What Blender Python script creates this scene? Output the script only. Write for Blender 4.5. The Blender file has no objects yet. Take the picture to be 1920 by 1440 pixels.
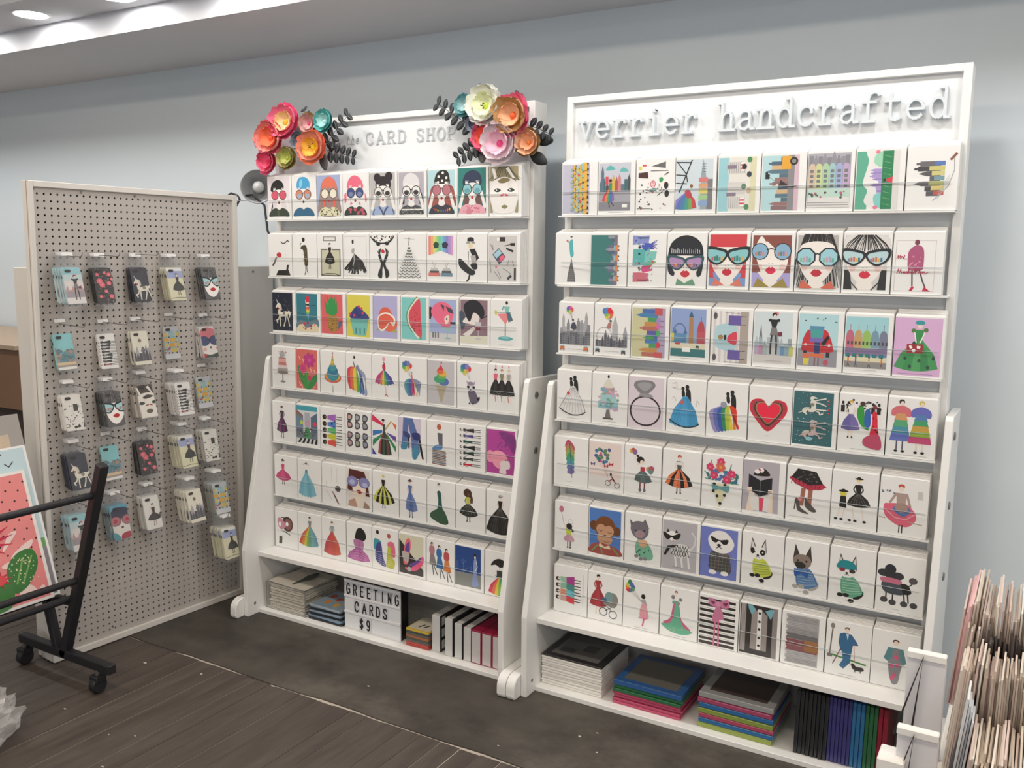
import bpy, bmesh, math, random
from mathutils import Matrix, Vector, Euler
random.seed(7)
SC = bpy.context.scene
COL = SC.collection
PI = math.pi

# ------------------------------------------------------------------ camera
cam_d = bpy.data.cameras.new('camera'); cam = bpy.data.objects.new('camera', cam_d); COL.objects.link(cam)
F_PX, PITCH, ROLL, CAM_H, YAW = 1704.1, 0.14063, -0.01095, 1.5785, 0.53017
cam_d.sensor_width = 36.0; cam_d.lens = F_PX / 1920.0 * 36.0; cam_d.clip_start = 0.05; cam_d.clip_end = 60
_R = Matrix.Rotation(YAW, 3, 'Z') @ Matrix.Rotation(-PITCH, 3, 'X') @ Matrix.Rotation(ROLL, 3, 'Y')
_c = Matrix((_R.col[0], _R.col[2], -_R.col[1])).transposed()
cam.matrix_world = Matrix.Translation((0, 0, CAM_H)) @ _c.to_4x4()
SC.camera = cam
SC.cycles.transparent_max_bounces = 16

# ------------------------------------------------------------------ world + exposure + big lights
wd = bpy.data.worlds.new('world'); SC.world = wd; wd.use_nodes = True
wd.node_tree.nodes['Background'].inputs[0].default_value = (0.93, 0.97, 1.0, 1)
wd.node_tree.nodes['Background'].inputs[1].default_value = 0.72
vs = SC.view_settings
vs.view_transform = 'Standard'; vs.look = 'None'; vs.gamma = 1.0; vs.use_curve_mapping = False
vs.exposure = 0.08
def area(name, loc, rot, sx, sy, power, col):
    d = bpy.data.lights.new(name, 'AREA'); d.shape = 'RECTANGLE'; d.size = sx; d.size_y = sy; d.energy = power; d.color = col
    o = bpy.data.objects.new(name, d); COL.objects.link(o); o.location = loc; o.rotation_euler = rot
    return o
# added, unseen fill lamps above the room in front of the racks (fixtures are built further down)
FILL_PANELS = [(-3.4, 0.9), (-1.2, 0.9), (1.0, 0.9), (-3.4, -1.3), (-1.2, -1.3), (1.0, -1.3)]
FILL_W = 16
DOWN_W = 80.0
for i, (x, y) in enumerate(FILL_PANELS):
    area('added_fill_lamp', (x, y, 2.865), (0, 0, 0), 1.15, 0.28, FILL_W, (1.0, 0.86, 0.70))

# ------------------------------------------------------------------ materials
def lin(c):
    if isinstance(c, str):
        c = NAMED.get(c, c).lstrip('#')
        if len(c) == 3: c = ''.join(q * 2 for q in c)
        c = [int(c[i:i + 2], 16) / 255 for i in (0, 2, 4)]
    return tuple(((v + 0.055) / 1.055) ** 2.4 if v > 0.04045 else v / 12.92 for v in c)
NAMED = {}
MATS = {}
def mat(name, col, rough=0.5, metal=0.0, spec=0.5, coat=0.0, noise=0.0, nscale=8.0, bump=0.0, bscale=60.0, emit=0.0, trans=0.0, sub=0.0):
    if name in MATS: return MATS[name]
    m = bpy.data.materials.new(name); m.use_nodes = True
    nt = m.node_tree; b = nt.nodes['Principled BSDF']; c = lin(col) + (1,)
    b.inputs['Base Color'].default_value = c; b.inputs['Roughness'].default_value = rough
    b.inputs['Metallic'].default_value = metal; b.inputs['Specular IOR Level'].default_value = spec
    if coat: b.inputs['Coat Weight'].default_value = coat; b.inputs['Coat Roughness'].default_value = 0.12
    if trans: b.inputs['Transmission Weight'].default_value = trans
    tc = None
    if noise or bump:
        tc = nt.nodes.new('ShaderNodeTexCoord')
    if noise:
        n = nt.nodes.new('ShaderNodeTexNoise'); n.inputs['Scale'].default_value = nscale; n.inputs['Detail'].default_value = 6
        nt.links.new(tc.outputs['Object'], n.inputs['Vector'])
        mx = nt.nodes.new('ShaderNodeMix'); mx.data_type = 'RGBA'
        mx.inputs['A'].default_value = tuple(v * (1 - noise) for v in c[:3]) + (1,)
        mx.inputs['B'].default_value = tuple(min(1, v * (1 + noise)) for v in c[:3]) + (1,)
        nt.links.new(n.outputs['Fac'], mx.inputs['Factor']); nt.links.new(mx.outputs['Result'], b.inputs['Base Color'])
    if bump:
        n2 = nt.nodes.new('ShaderNodeTexNoise'); n2.inputs['Scale'].default_value = bscale; n2.inputs['Detail'].default_value = 4
        nt.links.new(tc.outputs['Object'], n2.inputs['Vector'])
        bp = nt.nodes.new('ShaderNodeBump'); bp.inputs['Strength'].default_value = bump; bp.inputs['Distance'].default_value = 0.004
        nt.links.new(n2.outputs['Fac'], bp.inputs['Height']); nt.links.new(bp.outputs['Normal'], b.inputs['Normal'])
    if emit:
        b.inputs['Emission Color'].default_value = c; b.inputs['Emission Strength'].default_value = emit
    MATS[name] = m
    return m
def vcol_mat(name, rough=0.45, coat=0.0, metal=0.0):
    m = bpy.data.materials.new(name); m.use_nodes = True; nt = m.node_tree; b = nt.nodes['Principled BSDF']
    a = nt.nodes.new('ShaderNodeAttribute'); a.attribute_name = 'Col'
    nt.links.new(a.outputs['Color'], b.inputs['Base Color']); b.inputs['Roughness'].default_value = rough
    b.inputs['Coat Weight'].default_value = coat; b.inputs['Coat Roughness'].default_value = 0.1; b.inputs['Metallic'].default_value = metal
    return m
def film(name, tint=(1, 1, 1), gloss=0.10, rough=0.08, haze=0.0, gl2=0.5):
    """clear acrylic / sleeve film: see-through with a fresnel sheen"""
    m = bpy.data.materials.new(name); m.use_nodes = True; nt = m.node_tree
    for n in list(nt.nodes): nt.nodes.remove(n)
    o = nt.nodes.new('ShaderNodeOutputMaterial'); t = nt.nodes.new('ShaderNodeBsdfTransparent'); g = nt.nodes.new('ShaderNodeBsdfGlossy')
    t.inputs[0].default_value = tint + (1,); g.inputs['Roughness'].default_value = rough
    fr = nt.nodes.new('ShaderNodeLayerWeight'); pw = nt.nodes.new('ShaderNodeMath'); pw.operation = 'POWER'; pw.inputs[1].default_value = 4.0; nt.links.new(fr.outputs['Facing'], pw.inputs[0])
    mu = nt.nodes.new('ShaderNodeMath'); mu.operation = 'MULTIPLY_ADD'; mu.inputs[1].default_value = gl2; mu.inputs[2].default_value = gloss * 0.1
    nt.links.new(pw.outputs[0], mu.inputs[0])
    x = nt.nodes.new('ShaderNodeMixShader'); nt.links.new(mu.outputs[0], x.inputs[0])
    last = t.outputs[0]
    if haze:
        d = nt.nodes.new('ShaderNodeBsdfDiffuse'); d.inputs[0].default_value = (0.8, 0.8, 0.8, 1)
        tr = nt.nodes.new('ShaderNodeBsdfTranslucent'); tr.inputs[0].default_value = (0.8, 0.8, 0.8, 1)
        ad = nt.nodes.new('ShaderNodeMixShader'); nt.links.new(d.outputs[0], ad.inputs[1]); nt.links.new(tr.outputs[0], ad.inputs[2])
        hz = nt.nodes.new('ShaderNodeMixShader'); hz.inputs[0].default_value = haze
        nt.links.new(last, hz.inputs[1]); nt.links.new(ad.outputs[0], hz.inputs[2]); last = hz.outputs[0]
    nt.links.new(last, x.inputs[1]); nt.links.new(g.outputs[0], x.inputs[2]); nt.links.new(x.outputs[0], o.inputs[0])
    MATS[name] = m
    return m
PRINT = vcol_mat('printed_card', 0.4, 0.25)
PAINT = vcol_mat('paper_petal', 0.75)
GLIT = vcol_mat('case_print', 0.35, 0.3)
ACRYL = film('clear_acrylic', (0.995, 0.998, 0.998), 0.08, 0.06, gl2=0.2)
BAG = film('clear_sleeve', (0.95, 0.955, 0.96), 0.35, 0.22, haze=0.10)
EDGE = mat('acrylic_edge_glint', '#b9bdbd', 0.25)  # flat grey stands in for the highlight along the panes' top edge
WHITE = mat('white_paint', '#ecebe8', 0.42, noise=0.02, nscale=5, bump=0.05, bscale=40)
PAPER = mat('card_paper', '#f1f0ee', 0.5, coat=0.15)
BLACK = mat('black_metal', '#26252a', 0.45)
STEEL = mat('steel_wire', '#8d8a88', 0.35, metal=0.8)

# ------------------------------------------------------------------ mesh helpers
def link(name, me, m=None, parent=None, loc=None, rot=None):
    o = bpy.data.objects.new(name, me); COL.objects.link(o)
    if m is not None and me is not None and not me.materials: me.materials.append(m)
    if parent is not None: o.parent = parent
    if loc is not None: o.location = loc
    if rot is not None: o.rotation_euler = rot
    return o
def tag(o, label, cat, group=None):
    o['label'] = label; o['category'] = cat
    if group: o['group'] = group
    return o
def thing(name, label, cat, loc=(0, 0, 0), rot=(0, 0, 0), group=None):
    o = bpy.data.objects.new(name, None); COL.objects.link(o); o.location = loc; o.rotation_euler = rot
    o.empty_display_size = 0.05
    return tag(o, label, cat, group)
def struct(o):
    o['kind'] = 'structure'; return o
class MB:
    def __init__(s): s.v = []; s.f = []; s.c = []
    def box(s, x0, y0, z0, x1, y1, z1, M=None):
        n = len(s.v)
        for x, y, z in ((x0, y0, z0), (x1, y0, z0), (x1, y1, z0), (x0, y1, z0), (x0, y0, z1), (x1, y0, z1), (x1, y1, z1), (x0, y1, z1)):
            p = Vector((x, y, z)); s.v.append(tuple(M @ p) if M else (x, y, z))
        s.f += [tuple(n + i for i in q) for q in ((0, 3, 2, 1), (4, 5, 6, 7), (0, 1, 5, 4), (1, 2, 6, 5), (2, 3, 7, 6), (3, 0, 4, 7))]
        return s
    def prism(s, pts, d0, d1, axis='x'):
        """extrude a 2D outline; axis x: pts=(y,z); axis y: pts=(x,z); axis z: pts=(x,y)"""
        n = len(s.v); k = len(pts)
        for d in (d0, d1):
            for a, b in pts:
                s.v.append((d, a, b) if axis == 'x' else (a, d, b) if axis == 'y' else (a, b, d))
        s.f.append(tuple(range(n + k - 1, n - 1, -1))); s.f.append(tuple(range(n + k, n + 2 * k)))
        for i in range(k):
            j = (i + 1) % k; s.f.append((n + i, n + j, n + k + j, n + k + i))
        return s
    def tube(s, pts, r, seg=8, closed=False):
        pts = [Vector(p) for p in pts]; n = len(s.v); k = len(pts)
        rr = r if isinstance(r, (list, tuple)) else [r] * k
        up = None
        for i, p in enumerate(pts):
            t = (pts[min(i + 1, k - 1)] - pts[max(i - 1, 0)]).normalized() if not closed else (pts[(i + 1) % k] - pts[i - 1]).normalized()
            if up is None or abs(up.dot(t)) > 0.999:
                up = Vector((0, 0, 1)) if abs(t.z) < 0.9 else Vector((1, 0, 0))
            a = t.cross(up).normalized(); b = a.cross(t).normalized(); up = b
            for j in range(seg):
                w = 2 * PI * j / seg; s.v.append(tuple(p + (a * math.cos(w) + b * math.sin(w)) * rr[i]))
        for i in range(k if closed else k - 1):
            i2 = (i + 1) % k
            for j in range(seg):
                j2 = (j + 1) % seg; s.f.append((n + i * seg + j, n + i * seg + j2, n + i2 * seg + j2, n + i2 * seg + j))
        if not closed:
            s.f.append(tuple(n + j for j in range(seg - 1, -1, -1))); s.f.append(tuple(n + (k - 1) * seg + j for j in range(seg)))
        return s
    def lathe(s, prof, seg=24, M=None, cap=False):
        n = len(s.v); k = len(prof)
        for r, z in prof:
            for j in range(seg):
                w = 2 * PI * j / seg; p = Vector((r * math.cos(w), r * math.sin(w), z)); s.v.append(tuple(M @ p) if M else tuple(p))
        for i in range(k - 1):
            for j in range(seg):
                j2 = (j + 1) % seg; s.f.append((n + i * seg + j, n + i * seg + j2, n + (i + 1) * seg + j2, n + (i + 1) * seg + j))
        if cap:
            s.f.append(tuple(n + j for j in range(seg - 1, -1, -1))); s.f.append(tuple(n + (k - 1) * seg + j for j in range(seg)))
        return s
    def mesh(s, name='mesh', smooth=False, bevel=0.0):
        me = bpy.data.meshes.new(name); me.from_pydata(s.v, [], s.f)
        if bevel:
            bm = bmesh.new(); bm.from_mesh(me)
            bmesh.ops.bevel(bm, geom=bm.edges[:], offset=bevel, segments=1, affect='EDGES', clamp_overlap=True)
            bm.to_mesh(me); bm.free()
        if smooth:
            for p in me.polygons: p.use_smooth = True
        return me
    def obj(s, name, m, parent=None, loc=None, rot=None, smooth=False, bevel=0.0):
        return link(name, s.mesh(name, smooth, bevel), m, parent, loc, rot)
def boxo(name, x0, y0, z0, x1, y1, z1, m, parent=None, bevel=0.0, loc=None, rot=None):
    return MB().box(x0, y0, z0, x1, y1, z1).obj(name, m, parent, loc, rot, bevel=bevel)
def copy_tree(o, parent=None):
    c = o.copy(); COL.objects.link(c); c.parent = parent
    for ch in o.children: copy_tree(ch, c)
    return c
# ------------------------------------------------------------------ flat printed artwork (canvas 100 wide x 136 high, y down)
NAMED.update(k='#292725', w='#f4f2ee', s='#f2dccb', d='#7d5a48', g='#8e8c8b', h='#bdbbbb', r='#cf2f44', p='#ee7d96', m='#c8488f',
             o='#e8894c', y='#e3cf3f', n='#3f9a54', t='#3f9a9a', b='#3d78b8', a='#9cc9dc', v='#6a4c9c', l='#b9b4d8', c='#f1ecd8', u='#2c3a63', z='#8a5a3c', e='#4c6a5c')
RB = ['#d8344c', '#ea7a3a', '#ecd23c', '#4ea654', '#3a72b8', '#6a55a4']
class Art:
    def __init__(s): s.v = []; s.f = []; s.c = []; s.z = 0; s.rot = False; s.rs = random.Random(3)
    def m(s, x, y):
        return (y, 136 - x) if s.rot else (x, y)
    def poly(s, c, pts):
        n = len(s.v); s.z += 1
        for x, y in pts:
            x, y = s.m(x, y); s.v.append((min(max(x, 0), 100), min(max(y, 0), 136), s.z))
        s.f.append(tuple(range(n, n + len(pts)))); s.c.append(lin(c))
A = Art()
def new(): 
    global A
    A = Art(); return A
def xy(q): return [(q[i], q[i + 1]) for i in range(0, len(q), 2)]
def p(c, q): A.poly(c, xy(q))
def b(c, q, n=4):
    P = xy(q); k = len(P); out = []
    for i in range(k):
        p0, p1, p2, p3 = P[i - 1], P[i], P[(i + 1) % k], P[(i + 2) % k]
        for j in range(n):
            t = j / n
            out.append(tuple(0.5 * (2 * p1[a] + (p2[a] - p0[a]) * t + (2 * p0[a] - 5 * p1[a] + 4 * p2[a] - p3[a]) * t * t + (3 * p1[a] - p0[a] - 3 * p2[a] + p3[a]) * t ** 3) for a in (0, 1)))
    A.poly(c, out)
def e(c, x, y, rx, ry=None, rot=0, n=18):
    ry = rx if ry is None else ry; cr, sr = math.cos(rot), math.sin(rot)
    A.poly(c, [(x + rx * math.cos(w) * cr - ry * math.sin(w) * sr, y + rx * math.cos(w) * sr + ry * math.sin(w) * cr) for w in (2 * PI * i / n for i in range(n))])
def r(c, x0, y0, x1, y1): A.poly(c, [(x0, y0), (x1, y0), (x1, y1), (x0, y1)])
def l(c, w, q):
    P = xy(q)
    for (x0, y0), (x1, y1) in zip(P, P[1:]):
        dx, dy = x1 - x0, y1 - y0; L = math.hypot(dx, dy) or 1; nx, ny = -dy / L * w / 2, dx / L * w / 2; ex, ey = dx / L * w / 4, dy / L * w / 4
        A.poly(c, [(x0 + nx - ex, y0 + ny - ey), (x1 + nx + ex, y1 + ny + ey), (x1 - nx + ex, y1 - ny + ey), (x0 - nx - ex, y0 - ny - ey)])
def ring(c, x, y, rx, ry, w, n=20):
    A.z += 1; k = len(A.v)
    for i in range(n):
        t = 2 * PI * i / n
        for q in (0, w): A.v.append(A.m(x + (rx - q) * math.cos(t), y + (ry - q) * math.sin(t)) + (A.z,))
    for i in range(n):
        j = (i + 1) % n; A.f.append((k + 2 * i, k + 2 * j, k + 2 * j + 1, k + 2 * i + 1)); A.c.append(lin(c))
def dots(c, x0, y0, x1, y1, n, rad, seed=1, n2=6):
    R = random.Random(seed)
    for i in range(n): e(c if isinstance(c, str) else R.choice(c), R.uniform(x0, x1), R.uniform(y0, y1), rad * R.uniform(.7, 1.3), n=n2)
def cap(y=130, x0=30, x1=70, c='#b4b0ac'): l(c, .9, [x0, y, x1, y])
def bg(c, x0=3, y0=6, x1=90, y1=126): r(c, x0, y0, x1, y1)
def fan(cols, cx, ty, tw, by, bw, curve=6, lean=0, wave=0):
    n = len(cols); A_ = lambda t: (cx - tw + 2 * tw * t, ty)
    def B_(t):
        return (cx + lean - bw + 2 * bw * t, by + curve * (1 - (2 * t - 1) ** 2) + (wave * math.sin(t * 40)))
    for i, c in enumerate(cols):
        t0, t1 = i / n, (i + 1) / n; q = [A_(t0)]
        q += [A_(t1)]
        mx = lambda t: (A_(t)[0] * .45 + B_(t)[0] * .55 + (t - .5) * bw * .28, A_(t)[1] * .5 + B_(t)[1] * .5)
        q += [mx(t1)] + [B_(t1 + (t0 - t1) * j / 6) for j in range(7)] + [mx(t0)]
        A.poly(c, q)
def lady(cx, ty, s, hair, top, skirt, bw, by, legs=None, skin='s', arms=None, hat=None, tw=3.2, curve=5, lean=0, wave=0, feet='k'):
    if legs:
        for q in (-1, 1):
            l(legs, 2.2 * s, [cx + q * 3 * s + lean * .5, by, cx + q * 3.4 * s + lean * .6, by + 17 * s]); e(feet, cx + q * 3.8 * s + lean * .6, by + 18 * s, 1.6 * s, 2.2 * s, n=8)
    l(skin, 2.4 * s, [cx, ty + 7 * s, cx, ty + 14 * s])
    ac = arms or skin
    l(ac, 2 * s, [cx - 5.5 * s, ty + 14 * s, cx - 8.5 * s, ty + 22 * s, cx - 4.5 * s, ty + 29 * s]); l(ac, 2 * s, [cx + 5.5 * s, ty + 14 * s, cx + 8 * s, ty + 22 * s, cx + 4 * s, ty + 29 * s])
    fan(skirt, cx, ty + 28 * s, tw * s, by, bw, curve, lean, wave)
    p(top, [cx - 6 * s, ty + 12.5 * s, cx + 6 * s, ty + 12.5 * s, cx + 3.4 * s, ty + 29 * s, cx - 3.4 * s, ty + 29 * s])
    e(hair, cx, ty + 3.4 * s, 4 * s, 4 * s, n=12); e(skin, cx + .5 * s, ty + 5 * s, 2.6 * s, 3.4 * s, n=12); e(hair, cx, ty + 2 * s, 3.7 * s, 2.2 * s, n=12)
    if hat: e(hat, cx, ty + 1.2 * s, 7.5 * s, 1.7 * s, n=12); e(hat, cx, ty, 3.6 * s, 2.6 * s, n=10)
def folds(c, cx, ty, by, bw, n=6, w=.7, lean=0):
    for i in range(n):
        t = (i + .5) / n * 2 - 1; l(c, w, [cx + t * 3, ty, cx + t * bw * .62, (ty + by) / 2, cx + lean + t * bw * .95, by])
def skyline(x0, x1, base, cols, lo, hi, n, seed=1, win=None):
    R = random.Random(seed); w = (x1 - x0) / n
    for i in range(n):
        hh = R.uniform(lo, hi); xx = x0 + i * w; c = cols[i % len(cols)]
        r(c, xx, base - hh, xx + w * .96, base)
        k = R.random()
        if k < .3: p(c, [xx, base - hh, xx + w * .5, base - hh - w * 1.6, xx + w * .96, base - hh])
        elif k < .5: r(c, xx + w * .25, base - hh - w * .7, xx + w * .7, base - hh)
        if win:
            for j in range(int(hh / 6)): r(win, xx + w * .2, base - hh + 3 + j * 6, xx + w * .75, base - hh + 5 + j * 6)
def balloons(cx, cy, cols, rad=5, spread=8, sx=None, sy=None, seed=2):
    R = random.Random(seed)
    for i, c in enumerate(cols):
        t = i / len(cols) * 2 * PI; x, y = cx + spread * math.cos(t) * R.uniform(.5, 1.1), cy + spread * math.sin(t) * R.uniform(.5, 1.1)
        if sx is not None: l('#b8b4b4', .5, [x, y, sx, sy])
        e(c, x, y, rad, rad * 1.2, n=10)
def unicorn(cx, cy, s, c='#e8e2d2', leg=None):
    q = lambda *z: [cx + z[i] * s if i % 2 == 0 else cy + z[i] * s for i in range(len(z))]
    for a in ((-10, 8, -14, 18, -20, 20, -17, 27), (-7, 9, -8, 22, -8, 34), (10, 8, 8, 20, 3, 34), (13, 6, 18, 20, 21, 33)): l(c, 3 * s, q(*a))
    b(c, q(-12, -4, -2, 0, 10, -3, 16, 1, 14, 9, 4, 10, -8, 11, -14, 5)); b(c, q(-14, 6, -8, -2, -6, -14, -10, -21, -16, -20, -22, -12, -21, -9, -15, -12, -15, -4))
    p(c, q(-16, -20, -20, -32, -13, -21)); b(c, q(14, 0, 20, -4, 25, 1, 23, 10, 20, 14, 19, 6)); b('#cfc9bb', q(-10, -21, -4, -16, -3, -4, -7, -6, -8, -14))
    e('#8a8276', cx + 4 * s, cy + 2 * s, 4.5 * s, 5 * s, n=10); e('#a43c40', cx - 13 * s, cy - 8 * s, 2.4 * s, n=8)
def glasses(cx, cy, rad, gap, lens, frame='k', ry=None, kind='o', lens2=None):
    ry = ry or rad
    for q in (-1, 1):
        x = cx + q * gap
        if kind == 'o': e(frame, x, cy, rad, ry); e(lens, x, cy, rad - 2.2, ry - 2.2); 
        elif kind == 'c': 
            b(frame, [x - q * rad * .8, cy - ry * .7, x + q * rad * 1.15, cy - ry * 1.05, x + q * rad, cy + ry * .3, x, cy + ry, x - q * rad * .85, cy + ry * .2])
            b(lens, [x - q * rad * .62, cy - ry * .45, x + q * rad * .88, cy - ry * .72, x + q * rad * .78, cy + ry * .25, x, cy + ry * .76, x - q * rad * .66, cy + ry * .15])
        else:
            oct_ = lambda f: [(x + rad * f * math.cos(t), cy + ry * f * math.sin(t)) for t in (PI / 8 + PI / 4 * i for i in range(8))]
            A.poly(frame, oct_(1)); A.poly(lens, oct_(.84))
        if lens2:
            for i, c in enumerate(lens2): r(c, x - rad * .55 + i * rad * 1.1 / len(lens2), cy + ry * (.1 - .25 * ((i * 7) % 3) / 3), x - rad * .55 + (i + .8) * rad * 1.1 / len(lens2), cy + ry * .5)
    l(frame, 2.6, [cx - gap + rad * .8, cy - ry * .2, cx, cy - ry * .35, cx + gap - rad * .8, cy - ry * .2])
def binoc(back, lens, top, lip='r', frame='#4e474a', x0=4, x1=90):
    """woman peering through big round glasses, hands at the frames"""
    if back: r(back, x0, 6, x1, 126)
def binoc2(lens, top, lip='r', frame='#4e474a', lens2=None, skin='#f5f1ed', cx=48):
    b(skin, [cx - 18, 48, cx, 42, cx + 18, 48, cx + 17, 70, cx + 8, 88, cx, 91, cx - 8, 88, cx - 17, 70]); p(skin, [cx - 8, 84, cx + 8, 84, cx + 13, 104, cx - 13, 104])
    for q in (-1, 1):
        p(skin, [cx + q * 38, 118, cx + q * 22, 62, cx + q * 14, 42, cx + q * 19, 40, cx + q * 30, 58, cx + q * 46, 108])
        for d in (0, 3, 6): l(skin, 1.6, [cx + q * (16 + d), 46, cx + q * (13 + d * 1.4), 37])
    b(top, [cx - 14, 100, cx, 106, cx + 14, 100, cx + 34, 108, cx + 43, 126, cx + 20, 126.5, cx, 126.5, cx - 20, 126.5, cx - 43, 126, cx - 34, 108])
    glasses(cx, 60, 15.5, 16.5, lens, frame); 
    if lens2: 
        for q in (-1, 1): e(lens2, cx + q * 16.5, 64, 9, 7, n=12)
    e(lip, cx, 83, 4, 4.2, n=12)
def strands(c, x0, x1, y0, y1, n, w=1, seed=1, spread=1.0, mid=50):
    R = random.Random(seed)
    for i in range(n):
        x = x0 + (x1 - x0) * (i + R.random()) / n; l(c, w * R.uniform(.6, 1.4), [mid + (x - mid) * .35, y0, mid + (x - mid) * .75, (y0 + y1) / 2, mid + (x - mid) * spread, y1 + R.uniform(-4, 2)])
def bigface(lip='r', skin='#f6efe8', cx=47, lipy=94):
    b(skin, [cx - 36, 30, cx, 20, cx + 36, 30, cx + 38, 70, cx + 30, 92, cx + 14, 112, cx, 117, cx - 14, 112, cx - 30, 92, cx - 38, 70])
    p(skin, [cx - 14, 108, cx + 14, 108, cx + 20, 128, cx - 20, 128])
    b('#f3d3cd', [cx - 34, 76, cx - 22, 74, cx - 20, 84, cx - 30, 88]); b('#f3d3cd', [cx + 34, 76, cx + 22, 74, cx + 20, 84, cx + 30, 88])
    b(lip, [cx - 12, lipy, cx - 4, lipy - 8, cx, lipy - 6, cx + 4, lipy - 8, cx + 12, lipy, cx + 5, lipy + 8, cx - 5, lipy + 8])
    l('k', 1, [cx - 5, lipy - 16, cx - 3, lipy - 15]); l('k', 1, [cx + 3, lipy - 15, cx + 5, lipy - 16])
def dog(cx, cy, s, body, head, paws='k', ear=None, stripe=None):
    q = lambda *z: [cx + z[i] * s if i % 2 == 0 else cy + z[i] * s for i in range(len(z))]
    b(paws, q(14, 34, 28, 22, 30, 30, 22, 40, 10, 42)); b(body, q(-14, -4, 0, -8, 14, -2, 24, 14, 28, 28, 16, 36, 4, 40, -12, 34, -16, 16))
    if stripe:
        for i in range(6): l(stripe, 1.8 * s, q(-14 + i * .8, 4 + i * 5.4, 4, 2 + i * 6, 16 + i * 1.8, 4 + i * 4.6))
    for x, y in ((-16, 37), (-4, 36), (6, 47)): e(paws, cx + x * s, cy + y * s, 6.4 * s, 4.6 * s, n=10)
    for a in (-1, 1): p('#3a3638', q(a * 4 - 4, -28, a * 15 - 4, -55, a * 19 - 4, -20)); p(ear or head, q(a * 7 - 4, -29, a * 14.6 - 4, -49, a * 17 - 4, -23))
    b(head, q(-22, -24, -12, -33, 4, -33, 13, -24, 12, -12, 2, -4, -10, -4, -20, -11))
    e('k', cx - 13 * s, cy - 20 * s, 2.3 * s, n=8); e('k', cx + 4 * s, cy - 20 * s, 2.3 * s, n=8); e('k', cx - 5 * s, cy - 13 * s, 3.2 * s, 2.4 * s, n=8); l('k', 1.2 * s, q(-9, -8, -5, -10, -1, -8))
def couple(cx, ty, s=1.0):
    b('k', [cx + 2 * s, ty + 10 * s, cx + 10 * s, ty + 9 * s, cx + 15 * s, ty + 18 * s, cx + 16 * s, ty + 46 * s, cx + 6 * s, ty + 40 * s, cx + 3 * s, ty + 24 * s]); e('k', cx + 6 * s, ty + 4 * s, 5 * s, 5.6 * s, n=12); e('k', cx - 5 * s, ty + 9 * s, 4.4 * s, 5 * s, n=12)
    b('k', [cx - 8 * s, ty + 15 * s, cx - 1 * s, ty + 14 * s, cx + 1 * s, ty + 30 * s, cx - 6 * s, ty + 30 * s]); p('w', [cx, ty + 14 * s, cx + 4 * s, ty + 14 * s, cx + 3 * s, ty + 24 * s])
def taxi(x, y, s, c='#e8b83c'):
    r(c, x - 8 * s, y - 5 * s, x + 8 * s, y + 5 * s); r('#8ec0c8', x - 6 * s, y - 9 * s, x + 6 * s, y - 5 * s); e('k', x - 6 * s, y + 6 * s, 2 * s, n=8); e('k', x + 6 * s, y + 6 * s, 2 * s, n=8)
def frenchgirl(cx=50, sc=1.0, y=12):
    e('#e08a96', cx + 3, y + 3, 7 * sc, 5 * sc, n=12); e('k', cx, y + 6, 6 * sc, 5 * sc, n=12); e('s', cx + 1, y + 9, 3.6 * sc, 4.4 * sc, n=10)
    p('k', [cx - 10 * sc, y + 18 * sc, cx + 10 * sc, y + 18 * sc, cx + 5 * sc, y + 38 * sc, cx - 5 * sc, y + 38 * sc]); e('k', cx - 10 * sc, y + 20 * sc, 4 * sc, 4 * sc, n=8); e('k', cx + 10 * sc, y + 20 * sc, 4 * sc, 4 * sc, n=8)
    p('#7f7d7c', [cx - 6 * sc, y + 38 * sc, cx + 6 * sc, y + 38 * sc, cx + 11 * sc, y + 58 * sc, cx - 10 * sc, y + 58 * sc]); p('#7a3440', [cx + 9 * sc, y + 50 * sc, cx + 20 * sc, y + 48 * sc, cx + 20 * sc, y + 59 * sc, cx + 11 * sc, y + 60 * sc])
    for q in (-1, 1): l('#3a3434', 4.2 * sc, [cx + q * 5 * sc, y + 58 * sc, cx + q * 7 * sc, y + 82 * sc, cx + q * 7 * sc, y + 104 * sc])
def cactus(x, y, s):
    b('#3f8a4c', [x - 8 * s, y + 30 * s, x - 12 * s, y, x - 2 * s, y - 22 * s, x + 10 * s, y - 26 * s, x + 14 * s, y - 6 * s, x + 6 * s, y + 30 * s])
def flowerblob(c, x, y, s, c2='#f0b040'):
    for i in range(7): t = i * 2 * PI / 7; e(c, x + 4.5 * s * math.cos(t), y + 4.5 * s * math.sin(t), 3.6 * s, 2.6 * s, t, n=8)
    e(c2, x, y, 2.2 * s, n=8)
def sideladies(n=8, cols=('k', '#22302c', '#2e4a3c', 'r', '#444'), x0=30, x1=126):
    for i in range(n):
        X = x0 + (x1 - x0) * (i + .5) / n; c = cols[i % len(cols)]
        e('k', X, 18, 4, 4.6, n=8); e('s', X + .5, 20, 2.4, 3, n=8); k_ = (i * 5) % 4; p(c, [X - 3.4, 26, X + 3.4, 26, X + 2.4, 40, X - 2.4, 40]); p(c, [X - 2.4, 39, X + 2.4, 39, X + 4 + k_ * 1.1, 56 + k_ * 3, X - 4 - k_, 57 + k_ * 3]); l('k', 1.2, [X - 3.4, 28, X - 6.5, 38, X - 2, 44]); l('k', 1.2, [X + 3.4, 28, X + 6.5, 36]); l('k', 1.5, [X - 2, 56 + k_ * 3, X - 3, 84]); l('k', 1.5, [X + 2, 56 + k_ * 3, X + 3.4, 84])
D1 = [[None] * 9 for _ in range(7)]; D2 = [[None] * 9 for _ in range(7)]
def card(T, row, col, desc):
    def w(fn): T[row][col] = (desc, fn); return fn
    return w

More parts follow.
